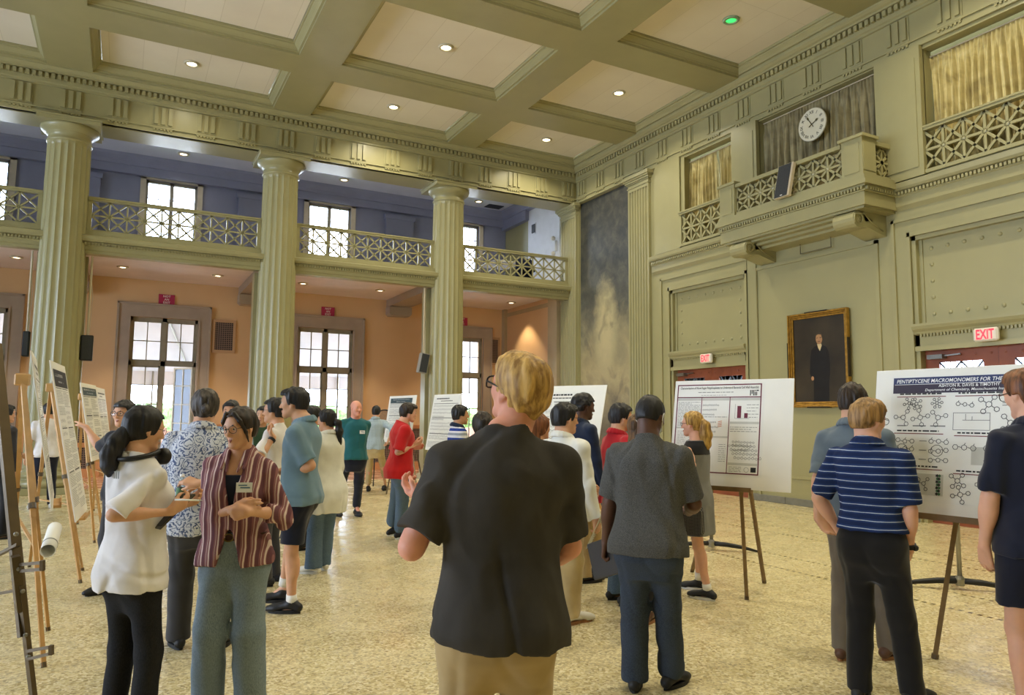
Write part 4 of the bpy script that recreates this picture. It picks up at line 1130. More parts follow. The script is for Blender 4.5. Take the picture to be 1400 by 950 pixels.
# framed portrait
t = thing('framed_portrait', 'gilt-framed dark portrait of a standing man in a black suit', 'painting', (XW, 9.24, 1.9))
M = frame_mat((XW-.03, 9.24, 2.735), (0,-1,0), Vector((-.004,0,1)).normalized(), Vector((-1,0,-.004)).normalized())
w, h = .655, .87
GOLD = pm('gilt_frame', (176,134,58), .38, .3, 14, .5, 40, .006, metal=.75); DKG = pm('dark_gilt_corner', (52,42,26), .4, .2, 20, metal=.3)
m = MB(M)
def fring(d0, d1, z0, z1):
    for a, b, c2, d2 in ((-w-d1,-w-d0,-h-d1,h+d1),(w+d0,w+d1,-h-d1,h+d1),(-w-d0,w+d0,h+d0,h+d1),(-w-d0,w+d0,-h-d1,-h-d0)): m.bbox(a,b,c2,d2,z0,z1,.008)
w, h = .58, .80
fring(-.015,.02,0,.035); fring(.02,.05,0,.055); fring(.05,.085,0,.08)
w, h = .58, .80
m.build('gilt_frame', GOLD, t, world=True)
m = MB(M)
for sx in (-1,1): m.bbox(sx*(w+.085)-.012,sx*(w+.085)+.012,-.35,.35,.02,.085,.004)
for sy in (-1,1): m.bbox(-.25,.25,sy*(h+.085)-.012,sy*(h+.085)+.012,.02,.085,.004)
m.build('dark_inlay', DKG, t, world=True)
def canvas_mat():
    q = NT('portrait_background'); q.set(Base_Color=q.ramp(q.noise(1.6, 5), [(.3, lin((40,34,26))), (.7, lin((66,56,40)))]), Roughness=.35); return q.m
put(t, M, 'canvas', canvas_mat(), lambda f: f.rect(-w,w,-h,h,.006))
def oval(f, x, y, a, b, z, n=24): f.add([(x+a*math.cos(2*PI*k/n), y+b*math.sin(2*PI*k/n), z) for k in range(n)], [tuple(range(n))])
def poly(f, pts, z): f.add([(a,b,z) for a,b in pts], [tuple(range(len(pts)))])
put(t, M, 'painted_suit', pm('portrait_black_suit', (22,20,20), .4, .3, 5), lambda f: poly(f, [(-.02,.27),(.05,.27),(.16,.22),(.21,.12),(.23,-.1),(.22,-.3),(.20,-.42),(.19,-.79),(-.15,-.79),(-.14,-.4),(-.19,-.36),(-.22,-.25),(-.2,.02),(-.17,.18),(-.1,.24)][::-1], .008))
put(t, M, 'painted_shirt', pm('portrait_shirt', (204,184,140), .5, .1, 8), lambda f: poly(f, [(-.035,.285),(.055,.285),(.065,.25),(.02,.15),(-.02,.22)][::-1], .010))
put(t, M, 'painted_face', pm('portrait_face', (168,124,84), .5, .15, 9), lambda f: (oval(f,.01,.38,.072,.105,.010), oval(f,-.16,-.35,.03,.04,.010), poly(f,[(-.03,.3),(.05,.3),(.045,.26),(-.02,.26)],.0095)))
put(t, M, 'painted_hair', pm('portrait_hair', (74,62,46), .5, .15, 9), lambda f: (poly(f, [(-.065,.40),(-.07,.46),(-.03,.50),(.04,.50),(.085,.45),(.085,.36),(.07,.40),(.06,.45),(0,.465),(-.045,.45)][::-1], .0115), f.line((-.045,.395),(-.01,.4),.012,.0115), f.line((.025,.4),(.06,.395),.012,.0115), f.line((-.02,.33),(.035,.33),.01,.0115)))

# empty sign bracket under the balcony
t = thing('sign_bracket', 'thin empty rectangular bracket on the wall under the balcony', 'bracket', (XW, 9.3, 4.9))
M = frame_mat((XW-.07, 9.22, 4.90), (0,-1,0), (0,0,1), (-1,0,0)); M_BRK = pm('bracket_shadow_tone', (112,104,74), .5, .1, 10)  # darker than the trim: the bracket's shadow lines are put into its colour
m = MB(M); 
for a,b,c2,d2 in ((-.35,-.335,-.13,.15),(.335,.35,-.13,.15),(-.35,.35,-.13,-.115),(-.35,.35,.085,.095)): m.box(a,b,c2,d2,0,.012)
m.box(-.345,-.335,.14,.15,-.04,0); m.box(.335,.345,.14,.15,-.07,0); m.build('frame', M_BRK, t, world=True)

# exit signs
M_EXITBOX = pm('exit_sign_housing', (226,220,206), .4, .03, 5)
M_EXITRED = emis('exit_sign_red', (255,30,50), 2.6)
def exit_sign(label, y, z, w=.36, h=.2):
    t = thing('exit_sign', label, 'exit sign', (XW-.12, y, z), group='lit EXIT signs over the doors')
    M = frame_mat((XW-.12, y, z), (0,-1,0), (0,0,1), (-1,0,0))
    m = MB(M); m.bbox(-w/2,w/2,-h/2,h/2,-.05,.03,.025); m.build('housing', M_EXITBOX, t, world=True)
    m = MB(M); m.box(-.03,.03,-.02,.02,-.14,-.05); m.build('mount', M_EXITBOX, t, world=True)
    put(t, M, 'red_letters', M_EXITRED, lambda f: (f.text('EXIT', -.0, -.004, h*1.02, .020, z=.032, fitw=w*.72)))
exit_sign('lit red EXIT sign over the door left of the portrait', 12.13, 2.94)
exit_sign('lit red EXIT sign over the door at the right', 6.22, 2.90)
# NOT AN EXIT signs
M_NOX = pm('not_exit_red', (168,44,84), .5, .05, 6)
for x, lb in ((.91,'red NOT AN EXIT sign above the window with the open leaf'), (5.33,'red NOT AN EXIT sign above the window right of the middle column'), (9.76,'red NOT AN EXIT sign half hidden by the last column')):
    t = thing('not_an_exit_sign', lb, 'sign', (x, YB-.02, 4.62), group='NOT AN EXIT signs')
    M = frame_mat((x, YB-.05, 4.75), (1,0,0), (0,0,1), (0,-1,0))
    m = MB(M); m.bbox(-.2,.2,-.14,.14,-.012,0,.003); m.build('plate', M_NOX, t, world=True)
    put(t, M, 'lettering', M_WHITEINK, lambda f: [f.text(s, 0, yy, .085, .010, z=.002) for s, yy in (('NOT',.085),('AN',0),('EXIT',-.085))])
# grilles on the back wall
M_VENTF = pm('vent_frame', (186,152,116), .55, .05, 5)
def grille_mat():
    q = NT('vent_mesh'); x, y, z = q.sep()
    a = q.math('GREATER_THAN', q.math('SINE', q.math('MULTIPLY', x, 110)), .55); b = q.math('GREATER_THAN', q.math('SINE', q.math('MULTIPLY', z, 110)), .55)
    q.set(Base_Color=q.mix(q.math('MAXIMUM', a, b), lin((44,36,34)), lin((128,108,98))), Roughness=.6); return q.m
M_GR = grille_mat()
for x, lb in ((2.42,'dark mesh wall vent right of the first tall window'), (11.0,'dark mesh wall vent right of the last tall window')):
    t = thing('wall_vent', lb, 'vent', (x, YB, 3.36), group='mesh vents on the back wall')
    w = .30 if x < 5 else .17
    m = MB(); cells(m, 'x', YB-.05, YB, x-w, x+w, 3.36, 4.30, [(x-w+.06,x+w-.06,3.44,4.22)]); m.build('vent_frame', M_VENTF, t, world=True)
    m = MB(); m.box(x-w+.06,x+w-.06,YB-.03,YB-.01,3.44,4.22); m.build('mesh_panel', M_GR, t, world=True)
# radiator covers under the wall between windows
M_RAD = pm('radiator_cover_wood', (206,150,104), .5, .08, 3)
for x, w, lb in ((3.1,.9,'wooden radiator cover behind the crowd between the first two windows'), (7.55,.98,'wooden radiator cover with brown grille left of the last column'), (-1.3,.85,'wooden radiator cover behind the far left column')):
    t = thing('radiator_cover', lb, 'radiator cover', (x, YB, 0), group='radiator covers along the back wall')
    m = MB(); cells(m, 'x', YB-.24, YB-.2, x-w, x+w, 0, 1.32, [(x-w+.1,x+w-.1,.88,1.24),(x-w+.1,x-.04,.22,.76),(x+.04,x+w-.1,.22,.76)])
    m.box(x-w-.03,x+w+.03,YB-.28,YB-.006,1.32,1.36); m.box(x-w,x-w+.03,YB-.2,YB-.006,0,1.32); m.box(x+w-.03,x+w,YB-.2,YB-.006,0,1.32); m.build('cabinet', M_RAD, t, world=True)
    m = MB()
    for a, b, c2, d2 in ((x-w+.1,x+w-.1,.88,1.24),(x-w+.1,x-.04,.22,.76),(x+.04,x+w-.1,.22,.76)): m.box(a,b,YB-.21,YB-.205,c2,d2)
    m.build('grille', M_GR, t, world=True)
# speakers along the colonnade
def hung_speaker(label, x, y, z0, z1, w, mat, tilt=0.0, face=1):
    t = thing('wall_speaker', label, 'speaker', (x, y, z0), group='loudspeakers hung at the colonnade')
    M = Matrix.Translation((x,y,(z0+z1)/2)) @ Matrix.Rotation(tilt, 4, 'Y'); h = (z1-z0)/2
    m = MB(M); m.bbox(-w,w,-.09,.09,-h,h,.012); m.build('cabinet', mat, t, world=True)
    m = MB(M); m.bbox(-w+.02,w-.02,-.1,-.088,-h+.02,h-.02,.003); m.build('grille', M_DGREY, t, world=True)
    m = MB(); m.tube([(x,y,z1-.05),(x,y,4.99)], .022, 8); m.tube([(x+.03,y-.02,z1),(x+.05,y,(z1+5)/2),(x-.02,y,4.7)], .006, 6); m.build('hanging_pole', M_WSTILE, t, world=True)
hung_speaker('black flat speaker hung on a pole right of the far left column', -.745, YC+.02, 2.74, 3.28, .115, M_DARK)
hung_speaker('black flat speaker left of the far left column', -1.83, YC+.02, 2.78, 3.30, .06, M_DARK)
hung_speaker('grey speaker tilted down left of the last column', 6.86, YC-.02, 2.74, 3.26, .12, pm('speaker_grey', (150,146,136), .5, .05, 8), math.radians(10))
# gallery: white table and navy bag glimpsed through the last railing
t = thing('folding_table', 'white table end glimpsed through the gallery railing', 'table', (9.7, 19.4, 5.505))
m = MB(); m.bbox(9.25,10.15,18.5,19.6,6.10,6.14,.01); m.build('table_top', M_WHITEPL, t, world=True)
for x, y in ((9.3,18.55),(10.1,18.55),(9.3,19.55),(10.1,19.55)): m = MB(); m.tube([(x,y,5.505),(x,y,6.1)], .018, 8); m.build('leg', M_STEEL, t, world=True)
t = thing('draped_chair', 'navy draped seat glimpsed through the gallery railing', 'chair', (10.1, 18.25, 5.505))
m = MB(); m.bbox(9.85,10.35,18.25,18.45,5.505,6.22,.05); m.build('navy_cover', pm('navy_cover_fabric', (22,30,62), .8, .1, 8, .3, 60), t, world=True)
m = MB(); m.bbox(9.85,10.35,18.08,18.45,5.8,5.9,.03); m.build('seat', pm('navy_cover_fabric', (22,30,62)), t, world=True)
# gallery wall fittings
t = thing('emergency_light', 'emergency light with two lamp heads on the white gallery wall', 'lamp', (XW-.05, 18.62, 6.6))
m = MB(); m.bbox(XW-.12,XW-.03,18.52,18.68,6.62,6.95,.01); m.build('housing', M_WHITEPL, t, world=True)
for z in (7.02,6.55): m = MB(); m.sphere((XW-.14,18.6,z), .07, 12, 8); m.build('lamp_head', M_EXITBOX, t, world=True)
t = thing('junction_box', 'small dark box on the white gallery wall', 'box', (XW-.03, 20.0, 7.6))
m = MB(); m.bbox(XW-.07,XW-.03,19.86,20.06,7.5,7.78,.005); m.build('box', M_DARK, t, world=True); m = MB(); m.bbox(XW-.05,XW-.03,19.84,20.08,7.46,7.82,.004); m.build('bezel', M_WHITEPL, t, world=True)
t = thing('ceiling_vent', 'black square vent in the gallery ceiling', 'vent', (10.55, 21.3, ZU-.01)); m = MB(); m.box(10.3,10.85,21.1,21.5,ZU-.012,ZU); m.build('opening', M_DARK, t, world=True)
m = MB(); cells(m, 'x', 21.07, 21.53, 10.27, 10.88, ZU-.014, ZU-.013, []) ; 

# ------------------------------------------------------------------ ceiling lamps
M_LAMP = emis('lamp_glow_warm', (255,246,214), 14.0)
M_LAMPG = emis('lamp_glow_green', (60,230,110), 1.4)
M_LAMPA = emis('lamp_glow_amber', (255,232,200), 6.0)
M_RING = pm('lamp_ring', (196,186,160), .4, .04, 8)
M_RINGG = pm('lamp_ring_green_glass', (150,170,140), .3, .05, 8)
def downlight(label, x, y, z, r, mat, ring, watt, col, cone=None, group=None, lamp_r=None):
    t = thing('ceiling_light', label, 'ceiling light', (x, y, z), group=group)
    m = MB(); m.smooth = True; m.lathe([(r*.62,-.004),(r*.66,-.03),(r*.9,-.028),(r,-.012),(r,.0),(r*.62,.0)], 32, (x,y,z), cap=False); m.build('trim_ring', ring, t, world=True)
    m = MB(); m.smooth = True; m.lathe([(0,-.022),(r*.4,-.02),(r*.63,-.006),(r*.63,-.001),(0,-.001)], 28, (x,y,z)); m.build('diffuser', mat, t, world=True)
    if watt:
        if cone: l = bpy.data.lights.new('lamp', 'SPOT'); l.spot_size = math.radians(cone); l.spot_blend = .45; l.shadow_soft_size = .06
        else: l = bpy.data.lights.new('lamp', 'AREA'); l.shape = 'DISK'; l.size = r*1.5; l.spread = math.radians(136)
        l.energy = watt; l.color = col
        o = bpy.data.objects.new('lamp', l); COL.objects.link(o); o.parent = t; o.location = (0,0,-.06)
    return t
WARM = (1.0, .91, .68)
WX_K = (.1, .1, .32, 1.0, 1.0)
ml = {(3,0):'lit ceiling lamp in the coffer row along the colonnade, above the middle column', }
pos = []
for i, x in enumerate((-7.9,-3.5,.91,5.35,9.6)):
    for j, y in enumerate((16.25,13.02,9.53,6.04,2.5,-1.0)): pos.append((i,j,x,y))
LBL = {(4,0):'lit ceiling lamp in the corner coffer nearest the mural', (4,1):'lit ceiling lamp in the second coffer along the end wall', (4,2):'green-glowing ceiling lamp in the top right coffer',
       (3,0):'lit ceiling lamp in the colonnade-side coffer between the last two columns', (3,1):'lit ceiling lamp in the large coffer at the top centre', (2,0):'lit ceiling lamp in the coffer above the first two columns'}
for i, j, x, y in pos:
    vis = (i, j) in LBL
    green = (i, j) == (4, 2)
    downlight(LBL.get((i,j), 'ceiling lamp in a coffer outside the picture'), x, y, ZP-.002, .155, M_LAMPG if green else M_LAMP, M_RINGG if green else M_RING, 0 if green else HALL_W*WX_K[i], WARM, None, 'round lamps in the ceiling coffers')
for k in range(6):
    x = -2.38+2.2*k
    downlight('warm downlight under the gallery, %s' % ('far left by the column','right of the far left column','left of the middle column','right of the middle column','left of the last column','right of the last column')[k], x, 20.3, ZL-.002, .14, M_LAMPA, M_RING, AISLE_W, (1,.80,.54), 76, 'downlights under the gallery')
downlight('downlight under the gallery close to the end wall', 10.75, 20.35, ZL-.002, .15, M_LAMPA, M_RING, AISLE_W*.8, (1,.78,.48), 88, 'downlights under the gallery')
for x, lb in ((1.09,'gallery ceiling lamp above the first upper window'), (5.45,'gallery ceiling lamp above the second upper window'), (9.87,'gallery ceiling lamp right of the last column')):
    downlight(lb, x, 21.0, ZU-.002, .15, M_LAMPA, M_RING, GAL_W, (1,.96,.92), None, 'gallery ceiling lamps')
# ------------------------------------------------------------------ smooth solid modelling for people (distance fields -> one continuous quad mesh)
f32 = np.float32
def V(*a): return np.array(a, dtype=float)
def nrm(v): v = np.asarray(v, float); return v/max(1e-9, np.linalg.norm(v))
class Solid:
    def __init__(s, vox=.008): s.ops = []; s.vox = vox; s.cuts = []; s.disp = []
    # -- primitives (each: fn(x,y,z) on open grids, bbox)
    def cone(s, a, b, ra, rb, k=.02, flat=None, neg=False):
        a = np.asarray(a, float); b = np.asarray(b, float); ba = b-a; l2 = max(1e-12, float(ba@ba))
        def fn(x, y, z):
            px, py, pz = x-a[0], y-a[1], z-a[2]
            t = np.clip((px*ba[0]+py*ba[1]+pz*ba[2])/l2, 0, 1)
            qx, qy, qz = px-ba[0]*t, py-ba[1]*t, pz-ba[2]*t
            if flat is not None:
                n, f = flat; d = (qx*n[0]+qy*n[1]+qz*n[2])*(1/f-1); qx, qy, qz = qx+n[0]*d, qy+n[1]*d, qz+n[2]*d
                return (np.sqrt(qx*qx+qy*qy+qz*qz)-(ra+(rb-ra)*t))*min(1, f**.5)
            return np.sqrt(qx*qx+qy*qy+qz*qz)-(ra+(rb-ra)*t)
        R = max(ra, rb); s.ops.append((fn, np.minimum(a, b)-R, np.maximum(a, b)+R, k, neg)); return s
    def chain(s, pts, rs, k=.02, flat=None):
        for i in range(len(pts)-1): s.cone(pts[i], pts[i+1], rs[i], rs[i+1], k, flat)
        return s
    def ell(s, c, r, k=.02, R=None, neg=False):
        c = np.asarray(c, float); r = np.asarray(r, float); Rm = np.eye(3) if R is None else np.asarray(R)
        def fn(x, y, z):
            px, py, pz = x-c[0], y-c[1], z-c[2]
            u = (px*Rm[0,0]+py*Rm[1,0]+pz*Rm[2,0]); v = (px*Rm[0,1]+py*Rm[1,1]+pz*Rm[2,1]); w = (px*Rm[0,2]+py*Rm[1,2]+pz*Rm[2,2])
            k0 = np.sqrt((u/r[0])**2+(v/r[1])**2+(w/r[2])**2); k1 = np.sqrt((u/r[0]**2)**2+(v/r[1]**2)**2+(w/r[2]**2)**2)+1e-9
            return k0*(k0-1)/k1
        m = max(r) if R is not None else r
        s.ops.append((fn, c-m, c+m, k, neg)); return s
    def loft(s, keys, k=.02, M=None, p=2.3, neg=False):
        """stack of super-ellipses: keys (z, half-width, half-depth, cx, cy); M = (R, o) carries it into place"""
        K = np.array(keys, float); K = K[np.argsort(K[:,0])]
        Rm, o = (np.eye(3), np.zeros(3)) if M is None else M
        zz = np.linspace(K[0,0], K[-1,0], 60)
        # smooth key interpolation
        def sm(col):
            y = np.interp(zz, K[:,0], K[:,col]); w = np.array([1,2,3,2,1.])/9
            return np.convolve(np.pad(y, 2, 'edge'), w, 'valid')
        A, B, CX, CY = [sm(i) for i in (1,2,3,4)]
        z0, z1 = K[0,0], K[-1,0]
        def fn(x, y, z):
            px, py, pz = x-o[0], y-o[1], z-o[2]
            u = (px*Rm[0,0]+py*Rm[1,0]+pz*Rm[2,0]); v = (px*Rm[0,1]+py*Rm[1,1]+pz*Rm[2,1]); w = (px*Rm[0,2]+py*Rm[1,2]+pz*Rm[2,2])
            wc = np.clip(w, z0, z1)
            a = np.interp(wc, zz, A); b = np.interp(wc, zz, B); du = np.abs(u-np.interp(wc, zz, CX)); dv = np.abs(v-np.interp(wc, zz, CY))
            q = ((du/a)**p+(dv/b)**p)**(1/p)
            g = np.sqrt((du/a**2)**2+(dv/b**2)**2)+1e-6
            d = (q-1)*np.minimum(q/np.maximum(g,1e-6), np.maximum(a,b))
            d = np.where(q < .3, -np.minimum(a,b)*.7, d)
            dz = np.maximum(z0-w, w-z1)
            return np.where(dz > 0, np.sqrt(np.maximum(d,0)**2+dz**2), np.maximum(d, dz))
        m = max(A.max(), B.max()); pts = []
        for w in (z0, z1):
            for su in (-1, 1):
                for sv in (-1, 1): pts.append(o+Rm@V(su*(A.max()+abs(CX).max()), sv*(B.max()+abs(CY).max()), w))
        pts = np.array(pts); s.ops.append((fn, pts.min(0), pts.max(0), k, neg)); return s
    def cut(s, p, n, k=.004):
        """remove everything on the side the normal points to"""
        s.cuts.append((np.asarray(p, float), nrm(n), k)); return s
    def cutfn(s, fn): s.cuts.append(fn); return s
    def mark(s): s.ops.append('mark'); return s
    def limit(s, p, n, k=.004):
        """cut only what has been added since the last mark"""
        s.ops.append(('limit', np.asarray(p, float), nrm(n), k)); return s
    def mesh(s):
        bb = [o for o in s.ops if o != 'mark' and o[0] != 'limit' and not o[4]]
        lo = np.min([o[1] for o in bb], 0)-.04; hi = np.max([o[2] for o in bb], 0)+.04
        h = s.vox; n = np.ceil((hi-lo)/h).astype(int)+1
        X = (lo[0]+h*np.arange(n[0])).astype(f32); Y = (lo[1]+h*np.arange(n[1])).astype(f32); Z = (lo[2]+h*np.arange(n[2])).astype(f32)
        BIG = f32(.3)
        def run(ops):
            D = np.full(n, BIG, f32)
            for fn, a, b, k, neg in ops:
                m = max(k, .004)*1.0+h*3
                i0 = np.maximum(0, np.floor((a-m-lo)/h).astype(int)); i1 = np.minimum(n, np.ceil((b+m-lo)/h).astype(int)+1)
                if (i1 <= i0).any(): continue
                sl = tuple(slice(i0[q], i1[q]) for q in range(3))
                d = fn(X[sl[0]][:,None,None], Y[sl[1]][None,:,None], Z[sl[2]][None,None,:]).astype(f32)
                c = D[sl]
                if neg:
                    d = -d; hh = np.maximum(k-np.abs(c-d), 0)/k; D[sl] = np.maximum(c, d)+hh*hh*k*.25
                else:
                    hh = np.maximum(k-np.abs(c-d), 0)/max(k, 1e-5); D[sl] = np.minimum(c, d)-hh*hh*k*.25
            return D
        groups = [[]]; lim = [[]]
        for o in s.ops:
            if o == 'mark': groups.append([]); lim.append([])
            elif o[0] == 'limit': lim[-1].append(o)
            else: groups[-1].append(o)
        D = None
        gx, gy, gz = X[:,None,None], Y[None,:,None], Z[None,None,:]
        for g, L in zip(groups, lim):
            if not g: continue
            d = run(g)
            for _, p, nn, k in L: d = np.maximum(d, ((gx-p[0])*nn[0]+(gy-p[1])*nn[1]+(gz-p[2])*nn[2]).astype(f32))
            if D is None: D = d
            else:
                k = f32(getattr(s, 'join', .02)); hh = np.maximum(k-np.abs(D-d), 0)/k; D = np.minimum(D, d)-hh*hh*k*f32(.25)
        for amp, fn in s.disp:
            m = np.abs(D) < amp*2.2+h*2
            ii = np.nonzero(m); D[m] += (amp*fn(X[ii[0]], Y[ii[1]], Z[ii[2]])).astype(f32)
        for c in s.cuts:
            if callable(c): D = np.maximum(D, c(gx, gy, gz).astype(f32))
            else: p, nn, k = c; D = np.maximum(D, ((gx-p[0])*nn[0]+(gy-p[1])*nn[1]+(gz-p[2])*nn[2]).astype(f32))
        return surface_nets(D, lo, h)
def surface_nets(D, lo, h, smooth=2):
    D[0] = D[-1] = .3; D[:,0] = D[:,-1] = .3; D[:,:,0] = D[:,:,-1] = .3
    S = D < 0
    nx, ny, nz = D.shape
    cnt = np.zeros((nx-1, ny-1, nz-1), np.uint8)
    for i in (0,1):
        for j in (0,1):
            for k in (0,1): cnt += S[i:nx-1+i, j:ny-1+j, k:nz-1+k]
    act = (cnt > 0) & (cnt < 8)
    ci = np.argwhere(act); N = len(ci)
    idx = np.full(act.shape, -1, np.int64); idx[act] = np.arange(N)
    acc = np.zeros((N,3)); num = np.zeros(N)
    cor = [(i,j,k) for i in (0,1) for j in (0,1) for k in (0,1)]
    val = {c: D[ci[:,0]+c[0], ci[:,1]+c[1], ci[:,2]+c[2]].astype(float) for c in cor}
    for a in cor:
        for ax in range(3):
            if a[ax] == 0:
                b = list(a); b[ax] = 1; b = tuple(b); va, vb = val[a], val[b]
                cr = (va < 0) != (vb < 0); t = np.where(cr, va/np.where(cr, va-vb, 1), 0)
                p = np.zeros((N,3)); 
                for q in range(3): p[:,q] = a[q]
                p[:,ax] += t; acc += p*cr[:,None]; num += cr
    verts = ci+acc/num[:,None]
    faces = []
    for ax in range(3):
        o1, o2 = [(1,2),(2,0),(0,1)][ax]
        sl0 = [slice(None)]*3; sl1 = [slice(None)]*3; sl0[ax] = slice(0,-1); sl1[ax] = slice(1,None)
        A = S[tuple(sl0)]; B = S[tuple(sl1)]
        e = np.argwhere(A != B)
        ok = (e[:,o1] > 0) & (e[:,o2] > 0) & (e[:,o1] < D.shape[o1]-1) & (e[:,o2] < D.shape[o2]-1); e = e[ok]
        inside = A[e[:,0], e[:,1], e[:,2]]
        d1 = np.zeros(3, int); d1[o1] = 1; d2 = np.zeros(3, int); d2[o2] = 1
        g = lambda p: idx[p[:,0], p[:,1], p[:,2]]
        q = np.stack([g(e-d1-d2), g(e-d2), g(e), g(e-d1)], 1)
        q[~inside] = q[~inside][:, ::-1]
        faces.append(q)
    F = np.concatenate(faces); F = F[(F >= 0).all(1)]
    for _ in range(smooth):
        s = np.zeros_like(verts); c = np.zeros(N)
        for a, b in ((0,1),(1,2),(2,3),(3,0)):
            for i in range(3):
                s[:,i] += np.bincount(F[:,a], verts[F[:,b],i], N)+np.bincount(F[:,b], verts[F[:,a],i], N)
            c += np.bincount(F[:,a], minlength=N)+np.bincount(F[:,b], minlength=N)
        verts = verts*.45+.55*s/np.maximum(c,1)[:,None]
    return np.asarray(lo)+verts*h, F
def solid_obj(name, S, mat, parent, label=None):
    v, f = S.mesh()
    return link_mesh(name, v, f, mat, parent, True, label=label)
# lattice value noise
_RN = np.random.RandomState(3).rand(32,32,32).astype(f32)
def vnoise(x, y, z):
    xi, yi, zi = np.floor(x), np.floor(y), np.floor(z); fx, fy, fz = x-xi, y-yi, z-zi
    fx, fy, fz = fx*fx*(3-2*fx), fy*fy*(3-2*fy), fz*fz*(3-2*fz)
    xi, yi, zi = xi.astype(int) & 31, yi.astype(int) & 31, zi.astype(int) & 31; xj, yj, zj = (xi+1) & 31, (yi+1) & 31, (zi+1) & 31
    g = _RN
    a = g[xi,yi,zi]*(1-fx)+g[xj,yi,zi]*fx; b = g[xi,yj,zi]*(1-fx)+g[xj,yj,zi]*fx
    c = g[xi,yi,zj]*(1-fx)+g[xj,yi,zj]*fx; d = g[xi,yj,zj]*(1-fx)+g[xj,yj,zj]*fx
    return (a*(1-fy)+b*fy)*(1-fz)+(c*(1-fy)+d*fy)*fz-.5
def folds(sx, sy, sz, seed=0.0, ridge=True):
    """cloth creases: stretched, warped ridge noise"""
    def fn(x, y, z):
        w = vnoise(x*4+seed, y*4, z*4+seed)*1.6
        n = vnoise(x*sx+w+seed*3, y*sy+w, z*sz+w*1.5+seed)
        n2 = vnoise(x*sx*2.1+9+seed, y*sy*2.1, z*sz*2.1)
        return (np.abs(n)*2.4-.45 if ridge else n*2)+n2*.5
    return fn
def strands(s, seed=0.0, ax=2):
    def fn(x, y, z):
        q = [s, s, s]; q[ax] = s*.16
        return vnoise(x*q[0]+seed, y*q[1]+seed, z*q[2])*1.3+vnoise(x*q[0]*2.2+7, y*q[1]*2.2, z*q[2]*2.2+seed)*.7
    return fn

def creases(seed=0.0):
    """a few sharp raised drag lines, mostly running down the cloth"""
    def fn(x, y, z):
        o = 0
        for i, (a, sx, sz) in enumerate(((.18,6.5,1.7),(-.35,5.5,2.0),(1.15,4.0,1.6))):
            c, s = math.cos(a), math.sin(a); u, w = x*c+z*s, -x*s+z*c
            n = vnoise(u*sx+seed*1.7+i*11, y*sx*.8+i*5, w*sz+seed)
            m = np.clip(vnoise(x*3+i*7+seed, y*3, z*3)*2.2+.55, 0, 1)
            o = o+np.maximum(0, .11-np.abs(n))/.11*m
        return o-.5
    return fn
# ------------------------------------------------------------------ people
def skin(name, c):
    return pm('skin_'+name, c, .5, .06, 14, .08, 180, .001, spec=.35, sss=.12)
SK = dict(fair=skin('fair', (224,172,146)), pink=skin('pink', (222,156,132)), light=skin('light', (212,162,130)), tan=skin('tan', (196,146,112)), dark=skin('dark', (92,62,46)), brown=skin('brown', (112,78,58)))
def hair_mat(name, c, c2, sc=40, ax=2):
    q = NT('hair_'+name); s = [1,1,1]; s[ax] = .12
    n = q.noise(sc, 4, q.vec(tuple(s)), rough=.6)
    q.set(Base_Color=q.ramp(n, [(.38, lin(c)), (.62, lin(c2))]), Roughness=.5); q.b.inputs['Specular IOR Level'].default_value = .4
    q.bump(n, .6, .006); return q.m
HM = dict(black=hair_mat('black', (14,13,14), (38,35,36)), dark=hair_mat('dark_brown', (24,18,14), (58,44,34)), brown=hair_mat('brown', (66,46,28), (120,88,56)), auburn=hair_mat('auburn', (84,48,28), (140,86,52)),
          blond=hair_mat('blond', (138,100,48), (214,172,98)), dkblond=hair_mat('dark_blond', (104,76,42), (172,132,80)), reddish=hair_mat('reddish', (78,48,28), (136,86,52)), greyd=hair_mat('greying', (34,30,28), (84,76,70)), stubble=hair_mat('stubble', (120,92,76), (150,118,98)), gold=hair_mat('gold', (122,88,38), (206,166,86)))
def cloth(name, c, rough=.85, var=.10, weave=420, sheen=.2, bump=.25):
    return pm('cloth_'+name, c, rough, var, 7, bump, weave, .0012, spec=.2, sheen=sheen)
def patterned(name, fn, rough=.85):
    q = NT('cloth_'+name); q.set(Base_Color=fn(q), Roughness=rough); q.b.inputs['Specular IOR Level'].default_value = .2; q.bump(q.noise(420, 2), .2, .0012); return q.m
def _bands(q, comp, period, width, off=0.0):
    """1 on a stripe of the given width, repeated each period metres"""
    f = q.math('FRACT', q.math('ADD', q.math('DIVIDE', comp, period), off)); return q.math('LESS_THAN', f, width/period)
def _stripes_plaid(q):
    x, y, z = q.sep(); w = q.math('ADD', x, q.math('MULTIPLY', q.math('SUBTRACT', q.noise(9, 2), .5), .014))
    a = q.math('MAXIMUM', _bands(q, w, .047, .0075), _bands(q, w, .047, .002, .62))
    b = _bands(q, w, .047, .016, .40)
    c = q.mix(b, lin((136,92,94)), lin((104,66,74))); return q.mix(a, c, lin((214,194,186)))
M_STRIPEW = patterned('plum_white_stripe', _stripes_plaid)
def _navy_stripe(q):
    x, y, z = q.sep(); w = q.math('ADD', z, q.math('MULTIPLY', q.math('SUBTRACT', q.noise(7, 2), .5), .012))
    c = q.mix(_bands(q, w, .044, .022), lin((34,54,100)), lin((26,40,78))); return q.mix(_bands(q, w, .044, .004, .3), c, lin((176,186,204)))
M_NAVYST = patterned('navy_thin_white_stripe', _navy_stripe)
def _kid_stripe(q):
    x, y, z = q.sep(); c = q.mix(_bands(q, z, .12, .035), lin((222,222,226)), lin((38,62,140))); return q.mix(_bands(q, z, .12, .03, .45), c, lin((150,156,166)))
M_KIDST = patterned('blue_white_broad_stripe', _kid_stripe)
